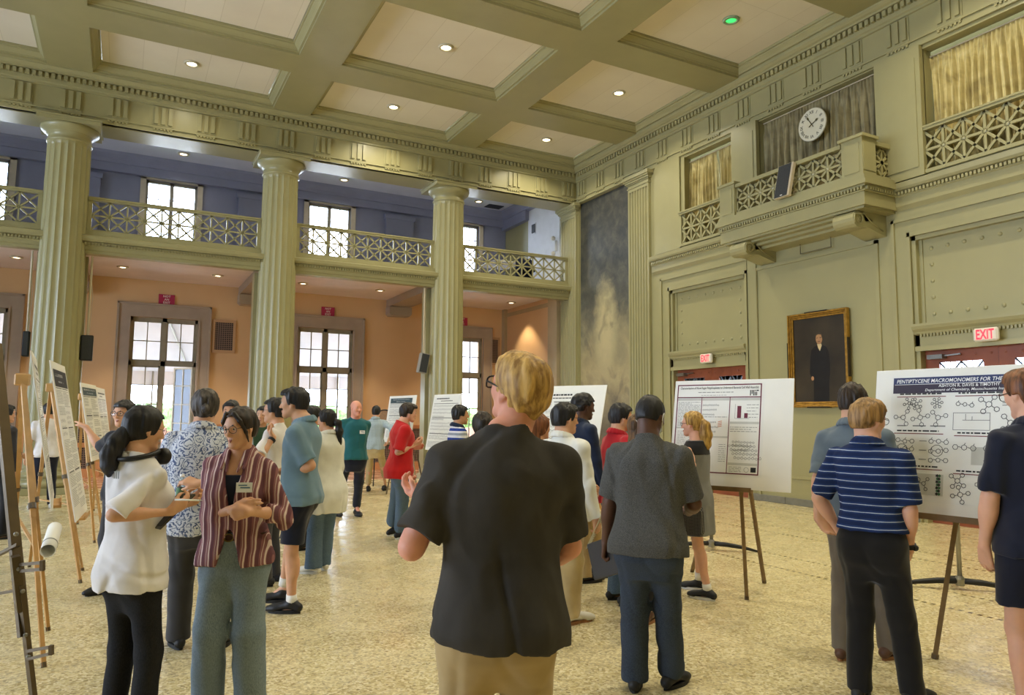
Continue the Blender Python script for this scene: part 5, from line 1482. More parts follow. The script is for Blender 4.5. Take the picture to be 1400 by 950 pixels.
def _paisley(q):
    n = q.noise(11, 3, dist=2.2); v = q.node('ShaderNodeTexVoronoi'); v.inputs['Scale'].default_value = 16; v.feature = 'SMOOTH_F1'; q.link(q.tc.outputs['Object'], v.inputs[0])
    r = q.math('SINE', q.math('MULTIPLY', q.math('ADD', v.outputs['Distance'], n), 26.0))
    return q.mix(q.ramp(r, [(.35, (0,0,0,1)), (.62, (1,1,1,1))]), lin((206,210,220)), lin((84,98,134)))
M_PAISLEY = patterned('blue_paisley', _paisley)
def _plaid(q):
    x, y, z = q.sep(); a = _bands(q, x, .03, .006); b = _bands(q, z, .03, .006)
    c = q.mix(q.math('MULTIPLY', a, .7), lin((176,192,198)), lin((90,100,112))); return q.mix(q.math('MULTIPLY', b, .6), c, lin((92,104,118)))
M_PLAID = patterned('pale_blue_plaid', _plaid)
def _heather(c1, c2):
    def f(q): return q.ramp(q.noise(300, 3), [(.35, lin(c1)), (.65, lin(c2))])
    return f
M_HEATHER = patterned('charcoal_heather', _heather((58,58,58), (98,98,96)))
def _denim(c1, c2):
    def f(q):
        d = q.noise(240, 2, q.vec((1,1,.4))); return q.mix(q.ramp(q.noise(3.0, 4), [(.3,(0,0,0,1)),(.7,(.6,.6,.6,1))]), q.ramp(d, [(.3, lin(c1)), (.7, lin(c2))]), lin(c2))
    return f
M_JEANL = patterned('light_blue_denim', _denim((96,112,124), (134,148,156)))
M_JEANM = patterned('mid_blue_denim', _denim((66,88,116), (104,126,150)))
M_JEAND = patterned('dark_blue_denim', _denim((36,44,58), (62,72,88)))
M_JEANB = patterned('black_denim', _denim((20,20,22), (38,38,40)))
def _washed(q): return q.ramp(q.noise(5, 5, q.vec((1,1,.5)), rough=.6), [(.3, lin((50,47,43))), (.7, lin((70,66,61)))])
M_WASHED = patterned('washed_charcoal', _washed)
CL = dict(white=cloth('white_cotton', (226,222,222)), whiteshirt=cloth('white_shirting', (226,226,222), .7), black=cloth('black_cotton', (30,30,33)), blackpant=cloth('black_trousers', (24,23,24)), navy=cloth('navy_cotton', (26,30,48)),
          navyshirt=cloth('navy_shirting', (28,40,64)), teal=cloth('teal_cotton', (34,96,104)), red=cloth('red_cotton', (190,28,30)), redpolo=cloth('red_pique', (172,20,34)), bluepolo=cloth('steel_blue_pique', (108,136,154)),
          khaki=cloth('khaki_twill', (170,146,102)), khaki2=cloth('pale_khaki_twill', (186,166,124)), greytrouser=cloth('grey_twill', (112,104,94)), greyshirt=cloth('grey_chambray', (96,108,118)), charcoal=cloth('charcoal_wool', (58,58,62)),
          hoodie=cloth('dark_grey_fleece', (52,50,52)), greydress=cloth('grey_felt', (120,120,118)), whitecoat=cloth('white_overshirt', (222,222,214)), green=cloth('dark_green_cotton', (52,78,60)), blueshirt=cloth('pale_blue_shirting', (150,172,200)), darktee=cloth('near_black_tee', (34,36,44)), navyshort=cloth('navy_shorts_twill', (22,26,44)), beltm=cloth('brown_leather', (66,40,30), .5, .15, 60, 0))
M_SOLEW = pm('sole_white_rubber', (224,222,212), .6, .04, 10); M_SOLEG = pm('sole_gum_rubber', (150,104,66), .6, .08, 10); M_SOLEB = pm('sole_black_rubber', (28,28,28), .7, .1, 10)
M_SHOEB = pm('shoe_black', (28,28,30), .55, .12, 20, .2, 200); M_SHOEW = pm('shoe_white', (226,224,216), .5, .05, 12); M_SHOEBR = pm('shoe_brown', (86,58,44), .5, .1, 15)
M_EYEW = pm('eye_white', (228,222,214), .25, .03, 40); M_IRIS = pm('eye_iris_dark', (38,26,20), .25, .1, 60); M_LIP = pm('lips', (176,112,102), .45, .06, 30); M_LIPD = pm('lips_dark', (92,52,48), .45, .06, 30)
M_FRAMEB = pm('glasses_black', (18,18,20), .3, .1, 30); M_LENS = None
def lens_mat():
    t = NT('spectacle_lens'); n = t.n; tr = n.new('ShaderNodeBsdfTransparent'); gl = n.new('ShaderNodeBsdfGlossy'); gl.inputs['Roughness'].default_value = .05; mx = n.new('ShaderNodeMixShader')
    t.link(t.ramp(t.noise(3, 2), [(.3, (.03,.03,.03,1)), (.7, (.05,.05,.05,1))]), mx.inputs[0]); t.link(tr.outputs[0], mx.inputs[1]); t.link(gl.outputs[0], mx.inputs[2]); t.link(mx.outputs[0], n['Material Output'].inputs[0]); return t.m
M_LENS = lens_mat()
M_TAG = pm('name_tag_paper', (226,230,232), .5, .03, 20); M_TAGINK = pm('name_tag_ink', (70,110,150), .6, .05, 20); M_SOCK = pm('sock_white', (228,226,220), .8, .04, 20, .3, 200)

def rotz(a): c, s = math.cos(a), math.sin(a); return np.array([[c,-s,0],[s,c,0],[0,0,1.]])
def rotx(a): c, s = math.cos(a), math.sin(a); return np.array([[1,0,0],[0,c,-s],[0,s,c]])
def roty(a): c, s = math.cos(a), math.sin(a); return np.array([[c,0,s],[0,1,0],[-s,0,c]])
def ik(a, b, l1, l2, pole):
    a, b = np.asarray(a, float), np.asarray(b, float); d = b-a; L = np.linalg.norm(d); Lm = (l1+l2)*.999
    if L > Lm: b = a+d/L*Lm; d = b-a; L = Lm
    x = (l1*l1-l2*l2+L*L)/(2*L); h = math.sqrt(max(0, l1*l1-x*x)); u = d/L; p = np.asarray(pole, float); p = p-u*(p@u); p = nrm(p)
    return a+u*x+p*h, b

class Person:
    """local frame: x = the person's right, y = forward, z = up; feet on z = 0"""
    def __init__(s, label, pos, rel, H=1.75, sex='m', skin='light', vox=.008, build=1.0, group=None, lean=0.0, side=0.0, twist=0.0):
        p = np.asarray(pos, float); s.pos = p
        view = math.atan2(p[1], p[0]); s.head_dir = view+math.radians(rel)      # rel: 0 = walks away from the camera, 90 = faces picture left
        s.rz = s.head_dir-PI/2
        s.root = thing('person', label, 'person', (p[0], p[1], 0), s.rz, group)
        s.H = H; s.k = H/1.75; s.sex = sex; s.skin = SK[skin]; s.skn = skin; s.vox = vox; s.build = build
        k = s.k; f = sex == 'f'
        s.hipz = .925*k; s.pel = V(0, 0, s.hipz)
        s.TR = rotz(math.radians(twist)) @ rotx(-math.radians(lean)) @ roty(math.radians(side))   # torso rotation about the hips
        s.TO = V(0, 0, s.hipz)-s.TR@V(0, 0, s.hipz)
        s.shw = (.160 if f else .186)*k*(1+.5*(build-1))
        s.sh = {+1: s.T(V(s.shw, -.015*k, 1.402*k)), -1: s.T(V(-s.shw, -.015*k, 1.402*k))}
        s.neck = s.T(V(0, -.025*k, 1.485*k))
        s.l1, s.l2 = .285*k, .255*k
        s.arms = {}; s.legs = {}
        b = build; wd = .93 if f else 1.0
        hp = 1.02 if f else 1.0; dp = .93 if f else 1.0; wa = .88 if f else 1.0
        s.keys = [(.80*k,.158*k*hp*b,.104*k*b*dp,0,-.010*k),(.90*k,.168*k*hp*b,.116*k*b*dp,0,-.014*k),(1.00*k,.160*k*b,.108*k*b*dp,0,-.008*k),(1.10*k,.150*k*wa*b,.104*k*b,0,0),(1.20*k,.156*k*wd*b,.108*k*b,0,-.002*k),
                  (1.30*k,.170*k*wd*b,.118*k*b,0,-.006*k),(1.37*k,.168*k*wd*b,.110*k*b,0,-.014*k),(1.42*k,.138*k*wd*b,.092*k*b,0,-.022*k),(1.46*k,.088*k,.074*k,0,-.026*k),(1.49*k,.060*k,.060*k,0,-.022*k),(1.53*k,.052*k,.056*k,0,-.016*k)]
    def T(s, p): return s.TR@np.asarray(p, float)+s.TO
    def W(s, p):
        """world point -> local"""
        return rotz(-s.rz)@(np.asarray(p, float)-V(s.pos[0], s.pos[1], 0))
    def px(s, x, y, d): return s.W(at(x, y, d))
    def arm(s, sd, wrist, pole=(0,-1,-.3), fdir=None, palm=None, curl=.35, spread=0.0):
        """sd +1 right / -1 left; wrist target in local coordinates"""
        pole = V(pole[0]*sd, pole[1], pole[2]) if len(pole) == 3 else V(*pole[:3])
        e, w = ik(s.sh[sd], wrist, s.l1, s.l2, pole)
        fd = nrm(w-e) if fdir is None else nrm(fdir)
        pn = nrm(V(-sd, 0, 0)) if palm is None else nrm(palm)
        pn = nrm(pn-fd*(pn@fd)); s.arms[sd] = (e, w, fd, pn, curl); return s
    def hang(s, sd, out=.07, fwd=.02, bend=.04, **kw):
        k = s.k; sh = s.sh[sd]
        return s.arm(sd, sh+V(sd*out, fwd+bend, -(s.l1+s.l2)*.985), (.3,-1,0), **kw)
    def leg(s, sd, foot, yaw=0.0, bend=(.0,1,0)):
        k = s.k; hip = V(sd*.092*k*min(1, s.build), -.01*k, s.hipz-.02*k); an = V(foot[0], foot[1], .085*k+(foot[2] if len(foot) > 2 else 0))
        kn, an = ik(hip, an, .421*k, .404*k, bend); s.legs[sd] = (hip, kn, an, math.radians(yaw)); return s
    def stand(s, w=.12, stag=0.0, yaw=12): s.leg(1, (w,stag), -yaw); s.leg(-1, (-w,-stag), yaw); return s
    def head(s, yaw=0, pitch=0, roll=0, fwd=.0, side=.0, up=.0):
        """yaw + = to the person's left, pitch + = up"""
        k = s.k; s.hh = .232*k*(.97 if s.sex == 'f' else 1)
        s.HR = s.TR@rotz(math.radians(yaw))@rotx(math.radians(pitch))@roty(math.radians(roll))
        s.hc = s.neck+s.TR@V(side*k, (.045+fwd)*k, (.142+up)*k)-(s.HR@V(0,.10,-.1)-s.TR@V(0,.10,-.1))*s.hh*.8
        return s
    def hp(s, x, y, z): return s.hc+s.HR@(V(x,y,z)*s.hh)
    # ---- the body as one surface
    def make_body(s, lg0=.86, hands=True):
        k = s.k; h = s.hh; S = Solid(s.vox); b = s.build; f = s.sex == 'f'
        am = (.86 if f else 1.0)*(1+.6*(b-1))
        # torso core kept just inside the clothing
        S.loft([(z, a-.016, d-.014, cx, cy) for z, a, d, cx, cy in s.keys], .03, (s.TR, s.TO))
        for sd, (hip, kn, an, yaw) in s.legs.items():
            lg = lg0*(.95 if f else 1)*(1+.5*(b-1))
            S.cone(hip, kn, .078*k*lg, .052*k*lg, .04); S.cone(kn, an, .050*k*lg, .034*k, .02)
            c = kn+(an-kn)*.32+V(0,-.016*k,0); S.ell(c, (.047*k*lg,.05*k*lg,.11*k), .03)
            fd = rotz(yaw)@V(0,1,0); S.cone(an+V(0,0,-.035*k)-fd*.02*k, V(an[0],an[1],.035)+fd*.11*k, .032*k, .024*k, .02)
        # neck and head
        nr = (.052 if f else .061)*k
        S.cone(s.neck+V(0,0,-.04*k), s.hp(0,-.12,-.20), nr*1.08, nr*.98, .03)
        if not f: 
            for sd in (1,-1): S.cone(s.T(V(sd*.028*k,-.035*k,1.505*k)), s.T(V(sd*.12*k,-.025*k,1.395*k)), .031*k, .022*k, .03)
        s.head_solid(S, 0)
        for sd, (e, w, fd, pn, curl) in s.arms.items():
            s0 = s.sh[sd]+(e-s.sh[sd])*.06+s.TR@V(-sd*.012,0,-.012); S.cone(s0, e, .038*k*am, .037*k*am, .02); S.ell(s0+(e-s0)*.5, (.041*k*am,.043*k*am,.09*k), .03, basis(e-s0))
            m = e+(w-e)*.28; S.cone(e, w, .036*k*am, .026*k*am, .02); S.ell(m, (.040*k*am,.043*k*am,.085*k), .03, basis(w-e))
            if hands: s.hand_solid(S, sd, w, fd, pn, curl)
        return solid_obj('body', S, s.skin, s.root)
    def head_solid(s, S, g):
        h = s.hh; R = s.HR; p = s.hp; f = s.sex == 'f'
        E = lambda c, r, k=.03: S.ell(p(*c), V(*r)*h+g, k*h, R)
        C = lambda a, b, ra, rb, k=.04: S.cone(p(*a), p(*b), ra*h+g, rb*h+g, k*h)
        E((0,-.06,.125), (.325,.425,.375), .05); E((0,.085,-.10), (.27,.275,.36), .12)
        jw = .20 if f else .225
        for sd in (1,-1):
            C((sd*jw,.0,-.20), (sd*.07,.265,-.40), .075, .08, .12); E((sd*.165,.235,-.085), (.10,.09,.09), .12)
        E((0,.275,-.415), (.095,.08,.075), .12)
        if g == 0:
            C((-.15,.315,.085), (.15,.315,.085), .05, .05, .10)
            for sd in (1,-1): S.ell(p(sd*.138,.425,.010), V(.085,.075,.05)*h, .06*h, R, neg=True); S.cone(p(sd*.085,.335,.058), p(sd*.195,.300,.050), .028*h, .026*h, .02*h)
            C((0,.345,.05), (0,.445,-.125), .032, .047, .05)
            for sd in (1,-1): E((sd*.05,.40,-.145), (.034,.04,.03), .04)
            C((-.06,.360,-.255), (.06,.360,-.255), .024, .024, .03); C((-.05,.352,-.298), (.05,.352,-.298), .030, .030, .03)
            for sd in (1,-1):
                Re = R@rotz(sd*-.35)@rotx(.12)
                S.ell(p(sd*.335,-.035,-.02), V(.032,.085,.135)*h, .03*h, Re); S.ell(p(sd*.365,-.02,-.0), V(.022,.05,.075)*h, .02*h, Re, neg=True)
                S.ell(p(sd*.325,.0,-.14), V(.03,.045,.05)*h, .02*h, Re)
    def hand_solid(s, S, sd, w, fd, pn, curl):
        k = s.k*(.93 if s.sex == 'f' else 1); t = np.cross(fd, pn)*sd
        w = np.asarray(w); kk = .014
        if s.vox > .0095: rb = 1.12
        else: rb = 1.0
        offs = (.031,.0105,-.0105,-.030); lens = (.070,.078,.072,.056)
        for i, o in enumerate(offs):
            a = w+fd*.012*k+t*o*.6*k; kn = w+fd*(.092-.006*abs(i-1))*k+t*o*k
            S.cone(a, kn, .0155*k, .0125*k, kk)
            c = curl*(1+.12*i); L = lens[i]*k; p0 = kn; ang = c*.7
            for frac, r0, r1 in ((.45,.0100,.0092),(.31,.0092,.0085),(.24,.0085,.0072)):
                d = fd*math.cos(ang)+pn*math.sin(ang)+t*(offs[i]*1.2)*max(0, 1-curl); d = nrm(d); p1 = p0+d*L*frac
                S.cone(p0, p1, r0*k*rb, r1*k*rb, .005); p0 = p1; ang += c*1.05
        a = w+fd*.018*k+t*.018*k+pn*.004; m = w+fd*.052*k+t*.042*k+pn*.014*k; e = w+fd*.082*k+t*.047*k+pn*(.022+.02*curl)*k; e2 = w+fd*.106*k+t*(.042-.015*curl)*k+pn*(.028+.03*curl)*k
        S.cone(a, m, .0165*k, .0135*k, .012); S.cone(m, e, .0115*k*rb, .0100*k*rb, .006); S.cone(e, e2, .0100*k*rb, .0078*k*rb, .005)
    # ---- face pieces
    def face(s, brow=None, lips=True, lid=None, eyes=True):
        h = s.hh; R = s.HR
        if eyes:
            for sd in (1,-1):
                m = MB(); m.smooth = True; c = s.hp(sd*.135,.318,.016); m.sphere(tuple(c), .046*h, 14, 10); e = m.build('eye', M_EYEW, s.root)
                m = MB(); m.smooth = True; c2 = s.hp(sd*.135,.345,.014); m.sphere(tuple(c2), .0275*h, 12, 8); m.build('iris', M_IRIS, e)
        if brow is not None:
            for sd in (1,-1):
                m = MB(); m.smooth = True; m.tube([tuple(s.hp(sd*.06,.372,.098)), tuple(s.hp(sd*.13,.366,.118)), tuple(s.hp(sd*.21,.318,.098))], [.012*h,.016*h,.008*h], 6); m.build('eyebrow', brow, s.root)
        if lips:
            S = Solid(.003); 
            S.chain([s.hp(-.085,.345,-.272), s.hp(-.03,.382,-.258), s.hp(.03,.382,-.258), s.hp(.085,.345,-.272)], [.006*h,.020*h,.020*h,.006*h], .004)
            S.chain([s.hp(-.075,.345,-.280), s.hp(0,.384,-.300), s.hp(.075,.345,-.280)], [.006*h,.024*h,.006*h], .004)
            solid_obj('lips', S, M_LIPD if s.skn in ('dark','brown') else M_LIP, s.root)
        return s
    def glasses(s, mat=None, w=.125, hgt=.085, r=.011, rnd=False, temple=True):
        mat = mat or M_FRAMEB; h = s.hh; m = MB(); m.smooth = True
        for sd in (1,-1):
            pts = []
            n = 20
            for i in range(n+1):
                a = 2*PI*i/n; ca, sa = math.cos(a), math.sin(a); q = 1 if rnd else (abs(ca)**4+abs(sa)**4)**-.25
                pts.append(tuple(s.hp(sd*.15+w*ca*q*.92, .425-.10*abs(sd*.15+w*ca*q*.92)**1.5*2, .01+hgt*sa*q)))
            m.tube(pts, r*h, 6, cap=False)
            if temple: m.tube([tuple(s.hp(sd*.275,.385,.03)), tuple(s.hp(sd*.335,.16,.035)), tuple(s.hp(sd*.345,-.02,.035)), tuple(s.hp(sd*.335,-.10,-.03))], r*h, 6)
        m.tube([tuple(s.hp(-.035,.425,.03)), tuple(s.hp(0,.44,.035)), tuple(s.hp(.035,.425,.03))], r*h, 6)
        g = m.build('glasses', mat, s.root)
        ln = MB()
        for sd in (1,-1):
            c = [tuple(s.hp(sd*.15+w*.85*math.cos(2*PI*i/16), .418-.2*abs(sd*.15+w*.85*math.cos(2*PI*i/16))**1.5, .01+hgt*.85*math.sin(2*PI*i/16))) for i in range(16)]
            ln.add(c, [tuple(range(16))])
        ln.build('lens', M_LENS, g); return s
    # ---- hair
    def hair(s, mat, g=.035, hairline=.30, back=-.28, side=-.10, front=.30, vol=(0,0,0), extra=None, strand=.028, sfreq=46, fringe=0, vox=None, top=.0, ax=2):
        """cap of hair cut away from face, ears and nape; extra(S, person) adds tails and buns"""
        h = s.hh; S = Solid(vox or max(.004, s.vox*.75)); R = s.HR; p = s.hp
        S.ell(p(0,-.065+vol[1],.125+vol[2]), (V(.325+vol[0],.425,.375)+g)*h, .05*h, R)
        S.ell(p(0,-.16,-.08), (V(.27,.30,.30)+g*.8)*h, .12*h, R)
        if top: S.ell(p(0,.12,.36), V(.24,.24,.12+top)*h, .12*h, R)
        if fringe: S.ell(p(0,.26,.30), V(.26,.14,.12+fringe)*h, .10*h, R)
        S.disp.append((strand*h*2, strands(sfreq, s.H*10, ax)))
        iR = R.T; hc = s.hc
        def cutf(x, y, z):
            px_, py_, pz_ = (x-hc[0])/h, (y-hc[1])/h, (z-hc[2])/h
            u = iR[0,0]*px_+iR[0,1]*py_+iR[0,2]*pz_; v = iR[1,0]*px_+iR[1,1]*py_+iR[1,2]*pz_; w = iR[2,0]*px_+iR[2,1]*py_+iR[2,2]*pz_
            # face: in front of a slanted plane and below the hairline arc
            face = np.minimum(v-(.13+.22*np.clip(w-side, -1, 1)), hairline-w-.35*u*u+.0*v)
            ears = np.minimum(np.minimum(v+.13, side+.02-w), np.abs(u)-.1)
            nape = back-w+.12*(v+.3)
            return np.maximum(np.maximum(face, ears), nape)*h
        S.cutfn(cutf)
        o = solid_obj('hair', S, mat, s.root)
        if extra:
            E = Solid(vox or max(.004, s.vox*.75)); extra(E, s); E.disp.append((strand*h*1.6, strands(sfreq, s.H*7, ax)))
            solid_obj('hair_tail', E, mat, s.root)
        return o
    # ---- clothes
    def top(s, mat, hem=.82, sleeve=.72, ease=.014, flare=.0, neck='crew', name='shirt', long=False, fold=.014, cuff=.008, collar=None, tuck=None, seed=1.0, open_front=False):
        """sleeve: share of the upper arm covered (long=True: down to the wrist)"""
        ease *= .72; flare *= .45
        k = s.k; S = Solid(max(.0055, s.vox)); b = s.build; f = s.sex == 'f'; am = (.86 if f else 1.0)*(1+.6*(b-1))
        z0 = hem*k
        lo = lambda z: max(0, min(1, (1.10*k-z)/(.12*k)))
        ks = [(z, a+(ease if z < 1.4*k else ease*.6)+flare*max(0, (1.25*k-z)/(.4*k))+.007*lo(z), d+(ease if z < 1.4*k else ease*.5)+.004+flare*.8*max(0, (1.25*k-z)/(.4*k))+.016*lo(z), cx, cy-.006*lo(z)) for z, a, d, cx, cy in [((q[0], max(q[1], (.184 if not f else .180)*k*b), max(q[2], .127*k*b), *q[3:]) if q[0] < .95*k else q) for q in s.keys] if z > z0+.03]
        i0 = np.interp(z0-.05, [q[0] for q in s.keys], range(len(s.keys)))
        za = [q[0] for q in s.keys]
        def ip(c): return float(np.interp(z0-.05, za, [q[c] for q in s.keys]))
        aw = max(ip(1), .185*k*b if not f else .180*k*b)
        ks = [(z0-.06, aw+ease+flare+.007*lo(z0), ip(2)+ease+.006+flare*.8+.016*lo(z0), 0, ip(4)-.006*lo(z0))]+ks
        S.loft(ks, .03, (s.TR, s.TO), 2.4)
        if f:
            for sd in (1,-1): S.ell(s.T(V(sd*.072*k,.075*k,1.255*k)), (.07*k,.062*k,.07*k), .05)
        for sd in (1,-1):
            S.cone(s.T(V(sd*.040*k,-.026*k,1.438*k)), s.sh[sd]+s.TR@V(-sd*.008,0,-.002), .050*k, .054*k*am, .04)
        S.limit(s.T(V(0,0,z0)), s.TR@V(0,0,-1))
        # neck opening
        S.limit(s.neck+s.TR@V(0,.03*k,(-.002 if neck != 'v' else -.02)*k), s.TR@nrm(V(0,.42,1)))
        S.join = .035
        for sd, (e, w, fd, pn, curl) in s.arms.items():
            S.mark(); sh = s.sh[sd]+s.TR@V(-sd*.006,0,-.008)
            if long:
                S.cone(sh, e, .062*k*am, .050*k*am, .03); S.cone(e, w, .050*k*am, .040*k*am, .03); dd = nrm(w-e); S.limit(w-dd*.01, dd)
            else:
                q = sh+(e-sh)*min(1.0, sleeve); S.cone(sh, sh+(e-sh)*min(1.15, sleeve+.1), .058*k*am, (.054+cuff)*k*am, .03)
                if sleeve > 1.02: S.cone(e, e+(w-e)*(sleeve-1), .060*k*am, .055*k*am, .03); q = e+(w-e)*(sleeve-1); S.limit(q, nrm(w-e))
                else: S.limit(q, nrm(e-sh))
        if open_front:
            iT = s.TR.T; o_ = s.TO
            def gap(x, y, z):
                px_, py_, pz_ = x-o_[0], y-o_[1], z-o_[2]
                u = iT[0,0]*px_+iT[0,1]*py_+iT[0,2]*pz_; v = iT[1,0]*px_+iT[1,1]*py_+iT[1,2]*pz_; w = iT[2,0]*px_+iT[2,1]*py_+iT[2,2]*pz_
                h_ = np.maximum(np.where(w < 1.06*k, .012+.30*(1.06*k-w), -.05), np.where(w > 1.14*k, .006+.17*(w-1.14*k), -.05))
                return np.minimum(h_-np.abs(u+.004), v-.02)
            S.cutfn(gap)
        S.disp.append((fold*k*.55, folds(8, 8, 4, seed))); S.disp.append((fold*k*.75, creases(seed)))
        sb = solid_obj(name, S, mat, s.root)
        if collar is not None:
            C = Solid(.005); 
            g_ = .80 if open_front else .26
            P = lambda a: s.T(V(.068*k*math.cos(a), -.022*k+.070*k*math.sin(a), 1.502*k-.020*k*math.sin(a)))
            Q = lambda a: s.T(V(.088*k*math.cos(a), -.022*k+.090*k*math.sin(a), 1.474*k-.024*k*math.sin(a)))
            for i in range(16):
                a0, a1 = [PI/2+g_+(2*PI-2*g_)*q/16 for q in (i, i+1)]
                C.cone(P(a0), P(a1), .0125*k, .0125*k, .01); C.cone(P(a0)*.5+Q(a0)*.5, P(a1)*.5+Q(a1)*.5, .0125*k, .0125*k, .012); C.cone(Q(a0), Q(a1), .0105*k, .0095*k, .012)
            if open_front:
                for sd in (1,-1): C.cone(Q(PI/2-sd*g_), s.T(V(sd*.062*k, .108*k, 1.40*k)), .012*k, .008*k, .012); C.cone(P(PI/2-sd*g_), s.T(V(sd*.030*k, .112*k, 1.385*k)), .012*k, .008*k, .012)
            solid_obj('collar', C, collar, sb)
        else:
            C = MB(); C.smooth = True
            c0 = s.neck+s.TR@V(0,.014*k,.0*k); nn = s.TR@nrm(V(0,.42,1)); uu = s.TR@V(1,0,0); vv = np.cross(nn, uu)
            r = (.064 if f else .069)*k
            C.tube([tuple(c0+uu*r*math.cos(2*PI*i/28)+vv*r*1.02*math.sin(2*PI*i/28)) for i in range(29)], .0075*k, 8, cap=False); C.build('neckband', mat, sb)
        return sb
    def bottoms(s, mat, waist=1.02, length=.06, thigh=.088, knee=.068, ankle=.062, name='trousers', fold=.009, ease=.008, seed=2.0, skirt=False):
        k = s.k; S = Solid(max(.006, s.vox)); b = s.build; lg = b if b < 1 else 1+.5*(b-1)
        ks = [(.70*k,.11*k*b,.05*k*b,0,-.005*k),(.76*k,.150*k*b,.085*k*b,0,-.008*k)]+[(z, a+ease, d+ease, cx, cy) for z, a, d, cx, cy in s.keys if z < waist*k+.07*k]
        S.loft(ks+[], .03, (s.TR, s.TO), 2.3)
        S.limit(s.T(V(0,0,waist*k)), s.TR@V(0,0,1)); S.join = .05
        for sd, (hip, kn, an, yaw) in s.legs.items():
            S.mark()
            S.cone(hip+V(0,0,-.02*k), kn, thigh*k*lg, knee*k*lg, .03); S.ell(hip+V(sd*.0,-.042*k,-.015*k), (.084*k*lg,.084*k*lg,.09*k), .05)
            if length < .45:
                en = an+nrm(an-kn)*.03; S.cone(kn, en, knee*k*lg, ankle*k*lg, .03); q = V(an[0], an[1], length*k); S.limit(q, V(0,0,-1))
            else: S.cone(kn, kn+nrm(kn-hip)*.1, knee*k*lg, knee*k*lg, .02); S.limit(V(kn[0],kn[1],length*k), V(0,0,-1))
        S.disp.append((fold*k*.5, folds(7, 7, 6, seed))); S.disp.append((fold*k*.7, creases(seed+3)))
        return solid_obj(name, S, mat, s.root)
    def belt(s, mat, z=1.03, buckle=True, ease=.022):
        k = s.k; za = [q[0] for q in s.keys]; zz = z*k; a = np.interp(zz, za, [q[1] for q in s.keys])+ease; b = np.interp(zz, za, [q[2] for q in s.keys])+ease; cy = np.interp(zz, za, [q[4] for q in s.keys])
        m = MB(); n = 40; vs = []; fs = []
        for i in range(n):
            t = 2*PI*i/n; c, q = math.cos(t), math.sin(t); pw = (abs(c)**2.4+abs(q)**2.4)**(-1/2.4)
            for dz, e in ((-.017,0),(.017,0),(.017,.004),(-.017,.004)): vs.append(tuple(s.T(V((a+e)*c*pw, cy+(b+e)*q*pw, zz+dz*k))))
        for i in range(n):
            j = (i+1) % n
            for q in range(4): fs.append((i*4+q, j*4+q, j*4+(q+1) % 4, i*4+(q+1) % 4))
        m.add(vs, fs); o = m.build('belt', mat, s.root)
        if buckle:
            c = s.T(V(0, cy+b+.008, zz)); m = MB(); m.smooth = True; m.tube([(c[0]+.028*math.cos(t)*k, c[1], c[2]+.02*math.sin(t)*k) for t in [2*PI*i/16 for i in range(17)]], .004, 6, cap=False); m.build('buckle', M_BRASS, o)
    def shoes(s, mat, sole=None, L=.275, sock=None, hgt=.0, sandal=False):
        k = s.k; sole = sole or M_SOLEB
        for sd, (hip, kn, an, yaw) in s.legs.items():
            fd = rotz(yaw)@V(0,1,0); rt = rotz(yaw)@V(1,0,0); c = V(an[0], an[1], 0)
            S = Solid(min(.007, s.vox)); he = c-fd*.055*k; bl = c+fd*.13*k+rt*(-sd*.0)
            fl = (V(0,0,1), .75)
            S.cone(he+V(0,0,.045*k), c+V(0,0,.075*k), .036*k, .042*k, .03); S.cone(c+V(0,0,.065*k)+fd*.02*k, bl+V(0,0,.036*k), .043*k, .040*k, .03, fl); S.cone(bl+V(0,0,.034*k), bl+fd*.05*k+V(0,0,.028*k), .042*k, .034*k, .03, fl)
            S.limit(V(0,0,.012), V(0,0,-1)); S.limit(V(0,0,.11*k+hgt), V(0,0,1))
            o = solid_obj('shoe', S, mat, s.root)
            m = MB(); n = 24; ring = []
            for i in range(n):
                t = 2*PI*i/n; y = math.sin(t); w = .044+.006*y; ring.append(c+fd*(.055+.13*y)*k+rt*(w*math.cos(t)*(1-.1*(y < 0)))*k)
            vs = [(p[0],p[1],z) for z in (.0,.024*k) for p in ring]; m.add(vs, [tuple(range(n))[::-1], tuple(range(n,2*n))]+[(i,(i+1) % n,n+(i+1) % n,n+i) for i in range(n)])
            m.build('sole', sole, o)
            if sock:
                q = MB(); q.smooth = True; u = nrm(kn-an); q.tube([tuple(an-V(0,0,.02)), tuple(an+u*.055*k)], [.043*k,.040*k], 14); q.build('sock', sock, s.root)
    def tag_on(s, x=-.08, z=1.30, rot=0):
        """name sticker on the chest"""
        k = s.k; za = [q[0] for q in s.keys]; b = np.interp(z*k, za, [q[2] for q in s.keys])
        y = b+.030; c = s.T(V(x*k, y, z*k))
        n = s.TR@nrm(V(x*.9, 1, .05)); u = nrm(np.cross(n, s.TR@V(0,0,1))); v = np.cross(u, n)*-1; v = nrm(np.cross(n, u))
        M = frame_mat(tuple(c), tuple(-u if False else u), tuple(v), tuple(n)); f = Flat(M); f.rect(-.042,.042,-.026,.026,0); o = f.build('name_tag', M_TAG, s.root)
        f = Flat(M); f.rect(-.03,.02,-.002,.004,.0012); f.rect(-.015,.03,-.014,-.009,.0012); f.build('handwriting', M_TAGINK, o)
    def watch(s, sd, mat=None):
        e, w, fd, pn, curl = s.arms[sd]; d = nrm(w-e); u = nrm(np.cross(d, pn)); v = np.cross(d, u); c = w-d*.03; m = MB(); m.smooth = True
        for o in (-.009,0,.009): m.tube([tuple(c+d*o+(u*math.cos(t)+v*math.sin(t))*.031*s.k) for t in [2*PI*i/20 for i in range(21)]], .006, 6, cap=False)
        q = c-pn*.034*s.k; m.sphere(tuple(q), (.018,.018,.018), 12, 8); m.build('wristwatch', M_DARK, s.root)
